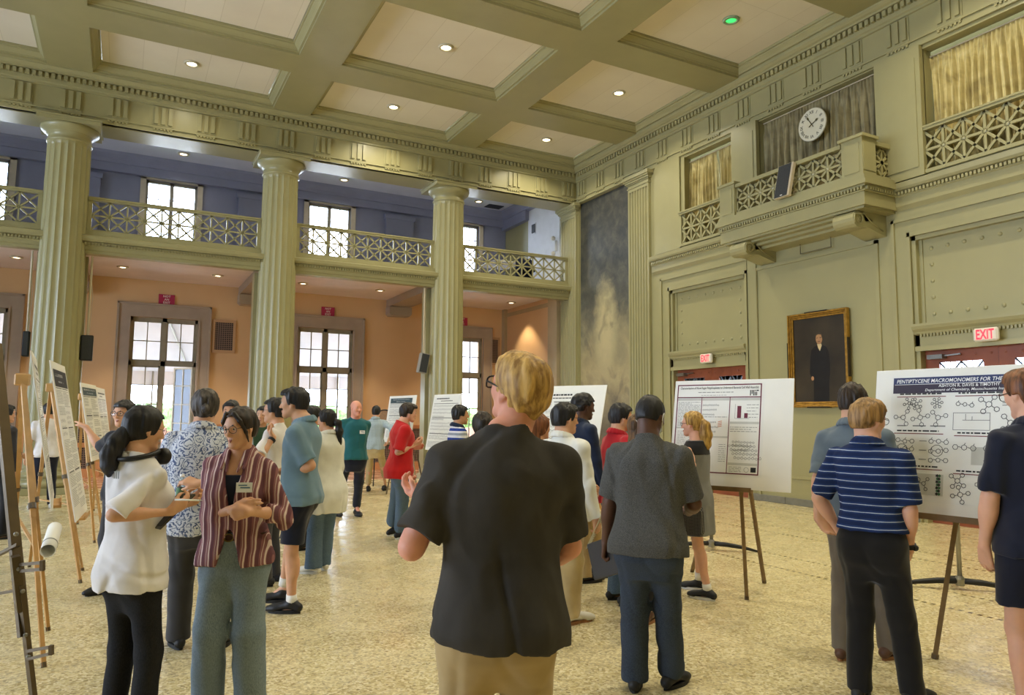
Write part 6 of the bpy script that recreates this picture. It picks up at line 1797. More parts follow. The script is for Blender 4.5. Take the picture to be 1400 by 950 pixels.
    def footpx(s, sd, px, py, yaw=0):
        q = s.W(onz(px, py)); return s.leg(sd, (q[0], q[1]), yaw)
    def wristpx(s, sd, px, py, d, **kw): return s.arm(sd, s.px(px, py, d), **kw)
    def grip(s, sd, off=.07, out=.035):
        """point in the palm of a hand (local)"""
        e, w, fd, pn, curl = s.arms[sd]; return w+fd*off*s.k+pn*out*s.k
    def world(s, p): return rotz(s.rz)@np.asarray(p, float)+V(s.pos[0], s.pos[1], 0)

def basis(d):
    """rotation whose z axis is d"""
    z = nrm(d); x = nrm(np.cross(V(0,1,0) if abs(z[1]) < .9 else V(1,0,0), z)); y = np.cross(z, x); return np.stack([x,y,z], 1)
def spot(px, d):
    q = at(px, 571, d); return V(q[0], q[1], 0)
def tail(pts, rs, k=.02):
    def fn(S, s): S.chain([s.hp(*p) for p in pts], [r*s.hh for r in rs], k)
    return fn
# ------------------------------------------------------------------ the crowd
# -- foreground: fair-haired man in a washed charcoal tee, back to us
p = Person('man with short blond hair and black glasses in a charcoal tee, back turned', spot(683, 2.52), 8, 1.83, 'm', 'pink', .0055, build=1.06, side=1.5)
p.stand(.13)
p.arm(-1, p.px(588,690,2.62), (.5,-.5,-1.2), fdir=p.px(545,662,2.70)-p.px(588,690,2.62), palm=(.3,.2,1), curl=.55)
p.arm(1, V(.17,.27,1.06), (.55,-.8,-.5), curl=.5)
p.head(36, 16, -5, side=.035, up=.022)
p.make_body(); p.face(HM['dkblond']); p.glasses(w=.135, hgt=.085, r=.014)
p.hair(HM['blond'], g=.06, back=-.33, side=-.08, hairline=.26, vol=(.0,.02,.01), top=.03, strand=.024, sfreq=34)
p.top(M_WASHED, hem=.845, sleeve=.84, ease=.030, flare=.012, fold=.022, cuff=.010, seed=4.2); p.bottoms(CL['khaki'], waist=.99, fold=.012); p.shoes(M_SHOEB)
# -- left foreground pair
p = Person('woman with black ponytail and neck headphones in a white tee and black jeans', spot(195, 3.68), -48, 1.66, 'f', 'light', .006, build=.84)
p.stand(.10)
p.wristpx(1, 232, 700, 3.55, pole=(.15,-.55,-1.3), fdir=p.px(262,682,3.62)-p.px(232,700,3.55), palm=(-.6,.2,.5), curl=.6)
p.arm(-1, p.px(246,690,3.72), (.6,-1,-.6), fdir=V(.5,.6,.3), palm=(.6,0,.6), curl=.6)
p.head(-24, -12, 0); p.make_body(); p.face(HM['black']); p.glasses(rnd=True, r=.007, w=.12)
p.hair(HM['black'], g=.055, back=-.42, side=-.30, hairline=.30, extra=tail([(0,-.36,-.15),(.02,-.52,-.42),(.05,-.60,-.72),(.06,-.56,-.98),(.05,-.5,-1.18)], [.20,.19,.20,.16,.06]), strand=.02, sfreq=40)
p.top(CL['white'], hem=.815, sleeve=.92, ease=.028, fold=.018, cuff=.022, seed=7.7, flare=.004); p.bottoms(M_JEANB, waist=.98, thigh=.090, knee=.074, ankle=.068); p.shoes(M_SHOEB)
hp_ = MB(); hp_.smooth = True; hp_.tube([tuple(p.neck+p.TR@V(.088*math.cos(a), .01+.10*math.sin(a), .012+.02*math.sin(a))) for a in [PI*1.5-2.45+4.9*i/18 for i in range(19)]], .013, 8)
hd = hp_.build('headphones', M_DARK, p.root)
for sd in (1,-1):
    q = p.neck+p.TR@V(sd*.075,.095,.0); m = MB(); m.smooth = True; m.lathe([(0,-.022),(.034,-.022),(.042,-.012),(.042,.012),(.034,.022),(0,.022)], 20, tuple(q), axis='y'); m.build('ear_cup', M_DARK, hd)
f_ = Flat(frame_mat(tuple(p.T(V(.02,-.148,1.33))), (1,0,0), (0,.0,1), (0,-1,0)));
for k in range(3): f_.rect(-.02+.013*k,-.011+.013*k,-.02,.015+.006*(k % 2),.0)
f_.build('shirt_print', M_GREYINK, p.root)
wp = Vector(at(233, 697, 3.66)); t = thing('tablet', 'dark tablet held by the woman with the black ponytail', 'tablet', tuple(wp))
M_ = Matrix.Translation(wp) @ Matrix.Rotation(p.rz-.35, 4, 'Z') @ Matrix.Rotation(.75, 4, 'X')
m = MB(M_); m.bbox(-.085,.085,-.115,.115,-.006,.004,.004); m.build('case', pm('tablet_case_olive', (70,64,50), .5, .08, 10), t, world=True)
m = MB(M_); m.box(-.075,.075,-.10,.10,.004,.0055); m.build('screen', pm('tablet_glass', (16,16,18), .12, .05, 10), t, world=True)
a_, b_ = Vector(at(239, 683, 3.50)), Vector(at(277, 684, 3.52)); t = thing('stylus', 'white stylus in the hand of the woman with the black ponytail', 'pen', tuple(a_))
m = MB(); m.smooth = True; m.tube([a_, a_+(b_-a_)*.88], .0045, 10); m.build('barrel', M_WHITEINK, t, world=True); m = MB(); m.smooth = True; m.tube([a_+(b_-a_)*.88, b_], [.0045,.001], 10); m.build('tip', M_LGREY, t, world=True)

p = Person('woman in a plum and white striped shirt and light jeans, arms folded, name tag', spot(329, 4.05), 162, 1.665, 'f', 'light', .0058, twist=0)
p.stand(.115)
p.wristpx(1, 322, 694, 3.84, pole=(.7,-.6,-.8), fdir=p.px(352,690,3.82)-p.px(322,694,3.84), palm=(0,-1,-.2), curl=.35)
p.wristpx(-1, 338, 700, 3.80, pole=(.7,-.6,-.8), fdir=p.px(306,706,3.83)-p.px(338,700,3.80), palm=(0,-1,.2), curl=.45)
p.head(-24, -9, 3); p.make_body(); p.face(HM['dark']); p.glasses(rnd=True, r=.008, w=.125, hgt=.095)
p.hair(HM['dark'], g=.05, back=-.30, side=-.06, hairline=.33, strand=.018, sfreq=40)
S = Solid(.005); S.ell(p.hp(0,-.50,.02), V(.17,.14,.17)*p.hh, .02); S.disp.append((.005, strands(40, 3))); solid_obj('hair_bun', S, HM['dark'], p.root)
for sd in (1,-1): S = Solid(.0035); S.chain([p.hp(sd*.12,.28,.40), p.hp(sd*.27,.26,.20), p.hp(sd*.325,.15,-.10), p.hp(sd*.33,.10,-.36)], [.065*p.hh,.055*p.hh,.04*p.hh,.018*p.hh], .01); solid_obj('hair_strand', S, HM['dark'], p.root)
st = p.top(M_STRIPEW, hem=.86, sleeve=1.42, ease=.018, flare=.030, fold=.016, collar=M_STRIPEW, neck='v', name='striped_shirt', seed=9.1, open_front=True)
p.tag_on(-.085, 1.30)
# dark top in the open neck, belt at the gap, jeans
S = Solid(.006); S.loft([(z, a-.004, d+.001, cx, cy) for z, a, d, cx, cy in p.keys if z > .95], .03, (p.TR, p.TO)); S.limit(p.T(V(0,0,1.0)), V(0,0,-1)); S.limit(p.T(V(0,0,1.285)), p.TR@nrm(V(0,-.15,1))); solid_obj('dark_undershirt', S, CL['navy'], p.root)
p.bottoms(M_JEANL, waist=1.04, thigh=.094, knee=.084, ankle=.088, fold=.012); p.shoes(M_SHOEW, M_SOLEW)
p.belt(CL['beltm'], 1.02, True, .014)

# -- paisley shirt
p = Person('man with a grey-streaked hair bun in a blue paisley shirt holding a bottle', (.50,5.52,0), -6, 1.80, 'm', 'light', .007, build=1.08)
p.footpx(-1, 243, 885, 20); p.leg(1, (.16,.10), -15)
p.wristpx(1, 273, 662, 4.79, pole=(1,-.35,-.15), fdir=p.px(246,654,4.78)-p.px(273,662,4.79), palm=(.0,.55,-.8), curl=.75)
p.hang(-1, .06, .02, .06); p.head(8, 0, 0); p.make_body(); p.face(HM['greyd'], lips=False); p.glasses(r=.008)
p.hair(HM['greyd'], g=.05, back=-.30, side=-.06, extra=tail([(0,-.46,.0),(0,-.56,-.06)], [.13,.12]))
p.top(M_PAISLEY, hem=.80, sleeve=.88, ease=.032, flare=.02, collar=M_PAISLEY, cuff=.022, name='paisley_shirt', seed=3.3); p.bottoms(CL['charcoal'], thigh=.092, knee=.075, ankle=.072); p.shoes(M_SHOEB)
t = thing('water_bottle', 'clear plastic water bottle with a green label in the hand of the paisley-shirted man', 'bottle', tuple(at(247, 694, 4.775)))
o_ = tuple(at(247, 694, 4.775))
def plastic():
    q = NT('clear_bottle_plastic'); q.set(Base_Color=(.75,.85,.84,1), Roughness=.1); q.b.inputs['Transmission Weight'].default_value = .85; q.b.inputs['IOR'].default_value = 1.2; return q.m
m = MB(); m.smooth = True; m.lathe([(0,0),(.030,0),(.032,.01),(.032,.07),(.030,.08),(.032,.09),(.032,.135),(.026,.16),(.013,.185),(.013,.2),(0,.2)], 24, o_); m.build('bottle_body', plastic(), t, world=True)
m = MB(); m.smooth = True; m.lathe([(.0325,.075),(.0328,.08),(.0328,.125),(.0325,.13)], 24, o_, cap=False); m.build('label', pm('bottle_label_green', (66,106,66), .5, .2, 60), t, world=True)
m = MB(); m.smooth = True; m.lathe([(0,.2),(.0145,.2),(.0145,.215),(0,.217)], 16, o_); m.build('cap', M_WHITEINK, t, world=True)

# -- pointing man
p = Person('man in a near-black tee and glasses pointing at the left-hand posters', spot(172, 6.75), 128, 1.745, 'm', 'light', .0075)
p.stand(.12); p.wristpx(1, 118, 584, 7.02, pole=(.3,-.4,-1), fdir=p.px(100,571,7.15)-p.px(118,584,7.02), palm=(0,.3,-1), curl=.12)
p.hang(-1, .08); p.head(16, -2); p.make_body(); p.face(HM['black']); p.glasses(r=.009)
p.hair(HM['black'], g=.055, hairline=.27, fringe=.02, back=-.25); p.top(CL['darktee'], hem=.83, sleeve=.8, ease=.022, cuff=.014); p.bottoms(CL['charcoal']); p.shoes(M_SHOEB)
f_ = Flat(frame_mat(tuple(p.T(V(-.02,.155,1.27))), (-1,0,0), (0,0,1), (0,1,0))); f_.chain(-.05,0,.012,4,random.Random(2),.005); f_.build('shirt_print', M_WHITEINK, p.root)

# -- heads between the columns
p = Person('man in a pale blue shirt half hidden behind the paisley man', spot(317, 8.1), 150, 1.78, 'm', 'light', .009); p.stand().hang(1).hang(-1).head(12, 0); p.make_body(); p.face(HM['black'])
p.hair(HM['black'], g=.06, hairline=.26, fringe=.03); p.top(CL['blueshirt'], hem=.83, collar=CL['blueshirt'], long=True); p.bottoms(CL['charcoal']); p.shoes(M_SHOEB)
p = Person('dark-haired person in a dark green top behind the striped-shirt woman', spot(357, 9.6), 200, 1.74, 'm', 'light', .0095); p.stand().hang(1).hang(-1).head(-40, 0); p.make_body(); p.face(HM['black'])
p.hair(HM['black'], g=.05, hairline=.28); p.top(CL['green'], hem=.83); p.bottoms(CL['charcoal']); p.shoes(M_SHOEB)
p = Person('man in a white tee with a black watch raising a hand to his chin', spot(377, 7.2), 70, 1.79, 'm', 'light', .008); p.stand()
p.wristpx(-1, 374, 598, 6.95, pole=(1,-.2,-1), fdir=p.px(366,583,6.95)-p.px(374,598,6.95), palm=(0,-.6,.2), curl=.7); p.hang(1); p.head(4, 0); p.make_body(); p.face(HM['black']); p.glasses(r=.008)
p.hair(HM['black'], g=.055, hairline=.28, fringe=.02); p.top(CL['white'], hem=.83, sleeve=.85, cuff=.016); p.bottoms(CL['charcoal']); p.shoes(M_SHOEB); p.watch(-1)

# -- blue polo, shorts
p = Person('tall young man in a steel blue polo and navy shorts, facing left', (1.33,6.27,0), 70, 1.855, 'm', 'light', .0068)
p.footpx(-1, 398, 838, -2); p.footpx(1, 385, 822, 4)
p.arm(-1, p.T(V(-.07,.10,1.13)), (.2,-1,-.1), fdir=V(.9,.3,.1), palm=(0,-1,0), curl=.5); p.arm(1, p.T(V(.04,.22,1.14)), (1,-.8,-.3), fdir=V(-.9,.3,0), palm=(0,-1,0), curl=.5)
p.head(8, -3, fwd=.05); p.make_body(lg0=1.0); p.face(HM['black']); p.hair(HM['black'], g=.06, hairline=.27, fringe=.04, back=-.24, strand=.022)
p.top(CL['bluepolo'], hem=.845, sleeve=.86, ease=.024, cuff=.012, collar=CL['bluepolo'], name='polo_shirt', seed=5.5); p.tag_on(.06, 1.30); p.bottoms(CL['navyshort'], waist=1.0, length=.54, thigh=.094, knee=.09, name='shorts'); p.shoes(M_SHOEB, M_SOLEB, sock=M_SOCK)

# -- white overshirt, ponytail
p = Person('woman with a long black ponytail in a white overshirt and jeans, back turned', (1.88,7.62,0), 38, 1.69, 'f', 'light', .0075)
p.footpx(1, 441, 779, -6); p.footpx(-1, 428, 784, 24); p.hang(1, .06, .03, .06); p.hang(-1, .06, .05, .1); p.head(20, -6); p.make_body(); p.face(HM['black'])
p.hair(HM['black'], g=.05, back=-.36, side=-.12, extra=tail([(0,-.42,.0),(0,-.62,-.18),(.02,-.64,-.6),(.04,-.60,-1.1),(.04,-.56,-1.5)], [.12,.15,.16,.13,.04]))
p.top(CL['whitecoat'], hem=.66, long=True, ease=.034, flare=.03, collar=CL['whitecoat'], name='overshirt', seed=6.1); p.bottoms(M_JEANM, thigh=.086, knee=.078, ankle=.088); p.shoes(M_SHOEW, M_SOLEW)
p = Person('dark-haired person mostly hidden left of the woman with the long ponytail', spot(427, 8.9), -60, 1.74, 'f', 'light', .009); p.stand().hang(1).hang(-1).head(0, 0); p.make_body(); p.face(HM['black'])
p.hair(HM['black'], g=.07, back=-.5, side=-.4); p.top(CL['whitecoat'], hem=.82, long=True); p.bottoms(CL['charcoal']); p.shoes(M_SHOEB)

# -- bald man in teal
p = Person('bald man in a teal tee with hands behind his back and a name tag', spot(486, 11.6), 190, 1.87, 'm', 'pink', .009, side=-1)
p.footpx(-1, 487, 704, 8); p.footpx(1, 456, 703, 12); p.arm(1, p.T(V(.06,-.19,.98)), (1,-.7,0), fdir=V(-.8,0,-.4), palm=(0,-1,0)); p.arm(-1, p.T(V(-.04,-.2,.96)), (1,-.7,0), fdir=V(.8,0,-.4), palm=(0,-1,0))
p.head(22, 0); p.make_body(); p.face(HM['stubble'])
S = Solid(.005); S.ell(p.hp(0,-.10,.02), V(.335,.40,.26)*p.hh, .03, p.HR); iR = p.HR.T; hc_ = p.hc; hh_ = p.hh
S.cutfn(lambda x, y, z: np.maximum(-(iR[1,0]*(x-hc_[0])+iR[1,1]*(y-hc_[1])+iR[1,2]*(z-hc_[2]))*-1+.02*hh_, -(z-hc_[2])-.2*hh_)); solid_obj('stubble', S, HM['stubble'], p.root)
p.top(CL['teal'], hem=.87, sleeve=.86, ease=.024, cuff=.014, name='tee_shirt'); p.tag_on(-.075, 1.28); p.bottoms(CL['navy'], thigh=.088, knee=.07, ankle=.064); p.shoes(M_SHOEB)
# -- plaid shirt
p = Person('man in a pale plaid shirt and khakis seen from behind by the slate-bannered poster', spot(514, 15.5), -12, 1.84, 'm', 'light', .0105); p.footpx(-1, 503, 671, 8); p.footpx(1, 528, 669, -8)
p.hang(-1, .06); p.wristpx(1, 531, 602, 15.3, pole=(1,-.8,-.3), curl=.6); p.head(0, -2); p.make_body(); p.hair(HM['black'], g=.05); p.top(M_PLAID, hem=.88, sleeve=1.3, ease=.026, collar=M_PLAID); p.bottoms(CL['khaki2']); p.shoes(M_SHOEB)
# -- red tee
p = Person('young man in a bright red tee and blue jeans, facing right, holding a snack', spot(549, 9.55), -78, 1.80, 'm', 'fair', .008, lean=3)
p.footpx(1, 548, 736, -8); p.footpx(-1, 536, 731, 6); p.wristpx(1, 566, 608, 9.45, pole=(.4,-1,-.7), fdir=p.px(577,603,9.45)-p.px(566,608,9.45), palm=(-.5,0,.8), curl=.6); p.arm(-1, p.px(566,612,9.7), (.4,-1,-.7), curl=.5)
p.head(-2, -6, 0, fwd=.035); p.make_body(); p.face(HM['dark']); p.hair(HM['dark'], g=.055, hairline=.27, fringe=.03, back=-.36); p.top(CL['red'], hem=.80, sleeve=.92, ease=.036, flare=.03, cuff=.024, fold=.016, name='tee_shirt', seed=2.2); p.bottoms(M_JEANM, thigh=.09, knee=.078, ankle=.082); p.shoes(M_SHOEB, M_SOLEW)
wp = p.world(p.grip(1, .085, .02)); t = thing('snack', 'small brown snack in the hand of the man in the red tee', 'food', tuple(wp)); m = MB(); m.smooth = True; m.sphere((0,0,.012), (.03,.03,.018), 12, 8); m.build('pastry', pm('pastry_brown', (150,92,44), .7, .2, 40), t)
# -- striped polo kid
p = Person('youth in a blue and white broad-striped polo, facing right', spot(628, 9.4), -75, 1.77, 'm', 'tan', .0085); p.footpx(1, 617, 745, -5); p.leg(-1, (-.1,.05), 8); p.hang(1, .05, .03, .1); p.hang(-1); p.head(-2, 0); p.make_body(); p.face(HM['black'])
p.hair(HM['black'], g=.06, hairline=.26, fringe=.04); p.top(M_KIDST, hem=.84, sleeve=.95, cuff=.014, collar=CL['navyshirt'], name='polo_shirt'); p.bottoms(CL['charcoal']); p.shoes(M_SHOEB, M_SOLEW)
# -- long dark hair behind blond man's shoulder
p = Person('woman with long dark hair behind the shoulder of the man in the charcoal tee', spot(659, 6.1), 10, 1.66, 'f', 'light', .008); p.stand(.09).hang(1).hang(-1).head(15, 0); p.make_body(); p.hair(HM['dark'], g=.08, back=-.8, side=-.5, extra=tail([(0,-.3,-.1),(0,-.38,-.6),(0,-.36,-1.1)], [.32,.33,.26])); p.top(CL['charcoal'], hem=.85); p.bottoms(CL['blackpant']); p.shoes(M_SHOEB)
# -- auburn hair
p = Person('woman with auburn hair right of the man in the charcoal tee, facing right', spot(737, 6.3), -42, 1.65, 'f', 'light', .008); p.stand(.09).hang(1).hang(-1).head(-12, 0); p.make_body(); p.face(HM['auburn']); p.hair(HM['auburn'], g=.07, back=-.75, side=-.4, hairline=.3, extra=tail([(0,-.28,-.1),(0,-.34,-.5),(0,-.30,-.8)], [.30,.30,.2])); p.top(CL['black'], hem=.85); p.bottoms(CL['blackpant']); p.shoes(M_SHOEB)
# -- white dress shirt
p = Person('black-haired man in a white long-sleeved shirt and khakis holding a paper', spot(772, 5.72), -42, 1.735, 'm', 'light', .007)
p.footpx(1, 782, 850, -20); p.leg(-1, (-.09,.16), 6); p.hang(1, .05, .02, .08, curl=.7); p.arm(-1, p.T(V(-.05,.3,1.05)), (.4,-1,-.6)); p.head(-22, -4); p.make_body(); p.face(HM['black']); p.glasses(r=.010)
p.hair(HM['black'], g=.06, hairline=.27, fringe=.03, back=-.28); p.top(CL['whiteshirt'], hem=.86, long=True, ease=.034, fold=.018, collar=CL['whiteshirt'], name='dress_shirt', seed=8.4); p.bottoms(CL['khaki2'], thigh=.092, knee=.074, ankle=.068); p.shoes(M_SHOEW, M_SOLEG)
wp = p.world(p.grip(1, .10, .02)); t = thing('paper_sheet', 'white sheet of paper held low by the man in the white shirt', 'paper', tuple(wp)); m = MB(Matrix.Rotation(p.rz+.5, 4, 'Z') @ Matrix.Rotation(.35, 4, 'Y')); n_ = 6
for i in range(n_): a_, b_ = -.14+.28*i/n_, -.14+.28*(i+1)/n_; m.add([(.01*math.sin(a_*9),-.105,a_),(.01*math.sin(b_*9),-.105,b_),(.01*math.sin(b_*9),.105,b_),(.01*math.sin(a_*9),.105,a_)], [(0,1,2,3)])
o_ = m.build('sheet', M_PAPER, t); f_ = Flat(); f_.lines(-.09,.07,-.12,.11,.018,random.Random(3)); f_.v = [(.012, a, b) for a, b, c_ in f_.v]; f_.T = None
pp = MB(Matrix.Rotation(p.rz+.5, 4, 'Z') @ Matrix.Rotation(.35, 4, 'Y')); pp.add(f_.v, f_.f); pp.build('print', M_GREYINK, o_)
# -- navy shirt
p = Person('man with short black hair in a dark navy shirt and khakis, facing right', spot(796, 7.3), -62, 1.86, 'm', 'dark', .0075)
p.footpx(1, 818, 788, -12); p.footpx(-1, 800, 797, 4); p.hang(1, .05, .04, .1); p.arm(-1, p.T(V(-.02,.3,1.1)), (.4,-1,-.6)); p.head(-6, -7); p.make_body(); p.face(HM['black']); p.hair(HM['black'], g=.075, hairline=.24, back=-.22, side=.02, strand=.03, sfreq=26, ax=0)
p.top(CL['navyshirt'], hem=.84, long=True, ease=.03, collar=CL['navyshirt'], name='button_shirt'); p.bottoms(CL['khaki']); p.shoes(M_SHOEB)
# -- red polo
p = Person('dark-haired man in a red polo with hand on hip, facing right', spot(847, 6.6), -62, 1.75, 'm', 'light', .0075)
p.stand(.12); p.arm(1, p.T(V(.20,-.02,1.03)), (1,-.9,.1), fdir=V(-.6,.5,-.3), palm=(-1,0,0), curl=.5); p.hang(-1); p.head(-8, -6); p.make_body(); p.face(HM['black']); p.hair(HM['black'], g=.05, hairline=.27, fringe=.02); p.top(CL['redpolo'], hem=.86, sleeve=.85, ease=.03, collar=CL['redpolo'], cuff=.016, name='polo_shirt'); p.bottoms(M_JEANM); p.shoes(M_SHOEB)
# -- long light-brown hair
p = Person('woman with long brown hair and black trousers behind the man in the grey tee', spot(872, 5.85), -10, 1.655, 'f', 'light', .0075)
p.footpx(-1, 862, 852, 8); p.footpx(1, 886, 852, -8); p.hang(1).hang(-1).head(0, 0); p.make_body(); p.hair(HM['brown'], g=.07, back=-.9, side=-.5, extra=tail([(0,-.28,-.1),(0,-.36,-.6),(0,-.34,-1.2),(0,-.32,-1.6)], [.31,.32,.28,.1])); p.top(CL['black'], hem=.85); p.bottoms(CL['blackpant'], length=.16, ankle=.055); p.shoes(M_SHOEBR, M_SOLEG)
# -- grey heather tee, jeans
p = Person('man with cropped black hair in a charcoal heather tee and dark jeans, back turned', spot(886, 4.30), -14, 1.752, 'm', 'dark', .006, build=1.08, lean=3)
p.footpx(-1, 868, 942, 12); p.footpx(1, 918, 938, -18); p.hang(-1, .09, .0, .06, curl=.8); p.wristpx(1, 936, 694, 3.98, pole=(.6,-.8,-.7), curl=.6); p.arms[1] = p.arms[1]
p.arm(1, p.T(V(.17,.30,1.07)), (.6,-1,-.6), fdir=V(-.5,.8,.3), palm=(-.3,0,.9), curl=.6)
p.head(-10, -26); p.make_body(); p.face(None, lips=False)
p.hair(HM['black'], g=.028, back=-.25, side=-.04, hairline=.27, strand=.008, sfreq=60)
p.top(M_HEATHER, hem=.845, sleeve=.88, ease=.028, fold=.016, cuff=.016, name='tee_shirt', seed=6.6); p.bottoms(M_JEAND, waist=.97, thigh=.094, knee=.076, ankle=.074, fold=.012); p.shoes(M_SHOEB)
for sd in (1,-1): m = MB(); m.smooth = True; m.tube([tuple(p.hp(sd*.27,.26,-.05)), tuple(p.hp(sd*.36,.0,.08)), tuple(p.hp(sd*.385,-.08,.02)), tuple(p.hp(sd*.36,-.03,-.13)), tuple(p.hp(sd*.26,.26,-.30))], .012*p.hh, 6); m.build('mask_ear_loop', M_WHITEINK, p.root)
S = Solid(.005); S.ell(p.hp(0,.27,-.23), V(.22,.20,.19)*p.hh, .02, p.HR); solid_obj('face_mask', S, pm('face_mask_blue', (196,210,220), .7, .04, 20), p.root)
wp = p.world(p.grip(-1, .09, .02)); t = thing('laptop', 'closed dark laptop held low in the left hand of the man in the grey tee', 'laptop', tuple(wp))
M_ = Matrix.Translation(Vector(wp)) @ Matrix.Rotation(p.rz+1.0, 4, 'Z') @ Matrix.Rotation(-.35, 4, 'X'); m = MB(M_); m.bbox(-.012,-.002,-.16,.16,-.11,.11,.004); m.build('base', pm('laptop_dark_shell', (52,50,50), .4, .08, 10, metal=.3), t, world=True); m = MB(M_); m.bbox(-.001,.006,-.16,.16,-.11,.11,.003); m.build('lid', pm('laptop_dark_shell', (52,50,50)), t, world=True)
# -- blonde woman in grey dress
p = Person('woman with a blond ponytail in a sleeveless grey dress, facing left, holding papers', (4.68,5.22,0), 62, 1.69, 'f', 'fair', .007)
p.footpx(-1, 968, 820, 0); p.footpx(1, 956, 806, 10); p.wristpx(-1, 918, 662, 6.35, pole=(.8,-1,-.5), fdir=p.px(903,655,6.4)-p.px(918,662,6.35), palm=(.3,0,1), curl=.5); p.arm(1, p.px(908,662,6.6), (.8,-1,-.5), palm=(.3,0,1)); p.head(10, -4); p.make_body(lg0=.94); p.face(HM['dkblond']); p.glasses(r=.008, rnd=True)
p.hair(HM['gold'], g=.05, back=-.32, side=-.08, hairline=.30, strand=.02, extra=tail([(0,-.38,.10),(0,-.54,-.12),(.02,-.56,-.5),(.05,-.50,-.9),(.06,-.42,-1.25)], [.17,.24,.27,.23,.08]))
S = Solid(.007); k = p.k
S.loft([(.56*k,.215*k,.165*k,0,-.01),(.75*k,.205*k,.16*k,0,-.01),(.95*k,.188*k,.145*k,0,-.01),(1.08*k,.160*k,.122*k,0,0),(1.2*k,.162*k,.125*k,0,0),(1.33*k,.165*k,.125*k,0,-.006),(1.42*k,.125*k,.10*k,0,-.02),(1.47*k,.09*k,.08*k,0,-.024)], .03, (p.TR, p.TO), 2.4)
for sd in (1,-1): S.ell(p.T(V(sd*.07*k,.075*k,1.255*k)), (.07*k,.06*k,.07*k), .05)
S.limit(V(0,0,.60*k), V(0,0,-1)); S.limit(p.neck+p.TR@V(0,.03,.0), p.TR@nrm(V(0,.42,1))); S.disp.append((.01, folds(7,7,4,3.0)))
dr = solid_obj('dress', S, CL['greydress'], p.root)
S = Solid(.006); S.loft([(1.24*k,.165*k,.130*k,0,0),(1.33*k,.169*k,.131*k,0,-.006),(1.42*k,.129*k,.106*k,0,-.02),(1.47*k,.094*k,.086*k,0,-.024)], .03, (p.TR, p.TO), 2.4); S.limit(V(0,0,1.34*k), V(0,0,-1)); S.limit(p.neck+p.TR@V(0,.03,.0), p.TR@nrm(V(0,.42,1))); solid_obj('black_yoke', S, CL['black'], dr)
p.shoes(M_SHOEB, M_SOLEW, sock=M_SOCK)
wp = p.world(p.grip(-1, .09, .01)); t = thing('paper_sheets', 'white papers in the hand of the woman in the grey dress', 'paper', tuple(wp)); m = MB(Matrix.Rotation(p.rz+.4, 4, 'Z') @ Matrix.Rotation(-.25, 4, 'Y')); m.bbox(-.11,.11,-.10,.19,.0,.006,.002); m.build('sheets', M_PAPER, t)
def mesh_mat():
    q = NT('black_mesh'); x, y, z = q.sep(); a = q.math('SINE', q.math('MULTIPLY', q.math('ADD', y, z), 260)); b = q.math('SINE', q.math('MULTIPLY', q.math('SUBTRACT', y, z), 260))
    q.set(Base_Color=q.mix(q.math('GREATER_THAN', q.math('MULTIPLY', a, b), .35), lin((20,20,22)), lin((120,116,108))), Roughness=.7); return q.m
bp = Vector(at(946, 708, 6.22)); t = thing('mesh_bag', 'black mesh bag against the grey dress of the blond woman', 'bag', tuple(bp)); M_ = Matrix.Translation(bp) @ Matrix.Rotation(p.rz, 4, 'Z')
m = MB(M_); vs = []; pr_ = [(-.145,.085),(-.11,.10),(.06,.095),(.13,.07)]
for z_, w_ in pr_: vs += [(-.03,-w_,z_),(.03,-w_,z_),(.03,w_,z_),(-.03,w_,z_)]
m.add(vs, [(3,2,1,0),(12,13,14,15)]+[(i*4+j, i*4+(j+1) % 4, i*4+4+(j+1) % 4, i*4+4+j) for i in range(3) for j in range(4)]); m.build('pouch', mesh_mat(), t, world=True)
m = MB(M_); m.smooth = True; m.tube([(0,-.06,.13),(0,-.03,.24),(0,.0,.33),(0,.03,.24),(0,.06,.13)], .008, 8); m.build('handle', M_DARK, t, world=True)
# -- right group
p = Person('dark-haired man in a grey shirt gesturing, behind the man in the striped polo', (4.50,3.40,0), -16, 1.87, 'm', 'light', .0065)
p.footpx(-1, 1152, 900, 6); p.footpx(1, 1216, 900, -14); p.wristpx(-1, 1117, 722, 4.98, pole=(1,-.6,-.4), fdir=p.px(1138,748,4.90)-p.px(1117,722,4.98), palm=(.2,-.4,1), curl=.35); p.hang(1, .06); p.head(-8, -12); p.make_body(); p.hair(HM['dark'], g=.055, back=-.28)
p.top(CL['greyshirt'], hem=.86, sleeve=.9, ease=.03, collar=CL['greyshirt'], cuff=.018, name='shirt'); p.bottoms(CL['greytrouser'], thigh=.088, knee=.07, ankle=.064); p.shoes(M_SHOEBR, M_SOLEG)
p = Person('man with tousled blond hair in a navy polo with thin white stripes, back turned', spot(1187, 4.36), -20, 1.745, 'm', 'fair', .006, build=1.0)
p.footpx(-1, 1196, 944, 10) if False else p.leg(-1, (-.10,-.02), 10); p.leg(1, (.15,.10), -14)
p.arm(-1, p.T(V(-.23,.10,.93)), (1,-.8,0), fdir=V(.5,.6,-.5), palm=(.6,-.3,0), curl=.4); p.wristpx(1, 1243, 752, 4.22, pole=(1,-1,-.1), fdir=V(-.3,.6,-.8), palm=(-1,.2,0), curl=.5)
p.head(-26, -10); p.make_body(); p.face(HM['dkblond']); p.glasses(r=.008, rnd=True)
p.hair(HM['dkblond'], g=.075, back=-.30, side=-.10, hairline=.26, top=.02, strand=.04, sfreq=26); p.top(M_NAVYST, hem=.985, sleeve=.90, ease=.026, collar=M_NAVYST, cuff=.014, name='striped_polo', fold=.012, seed=1.7); p.bottoms(CL['blackpant'], waist=1.04, thigh=.090, knee=.072, ankle=.066, fold=.010); p.shoes(M_SHOEB); p.watch(1)
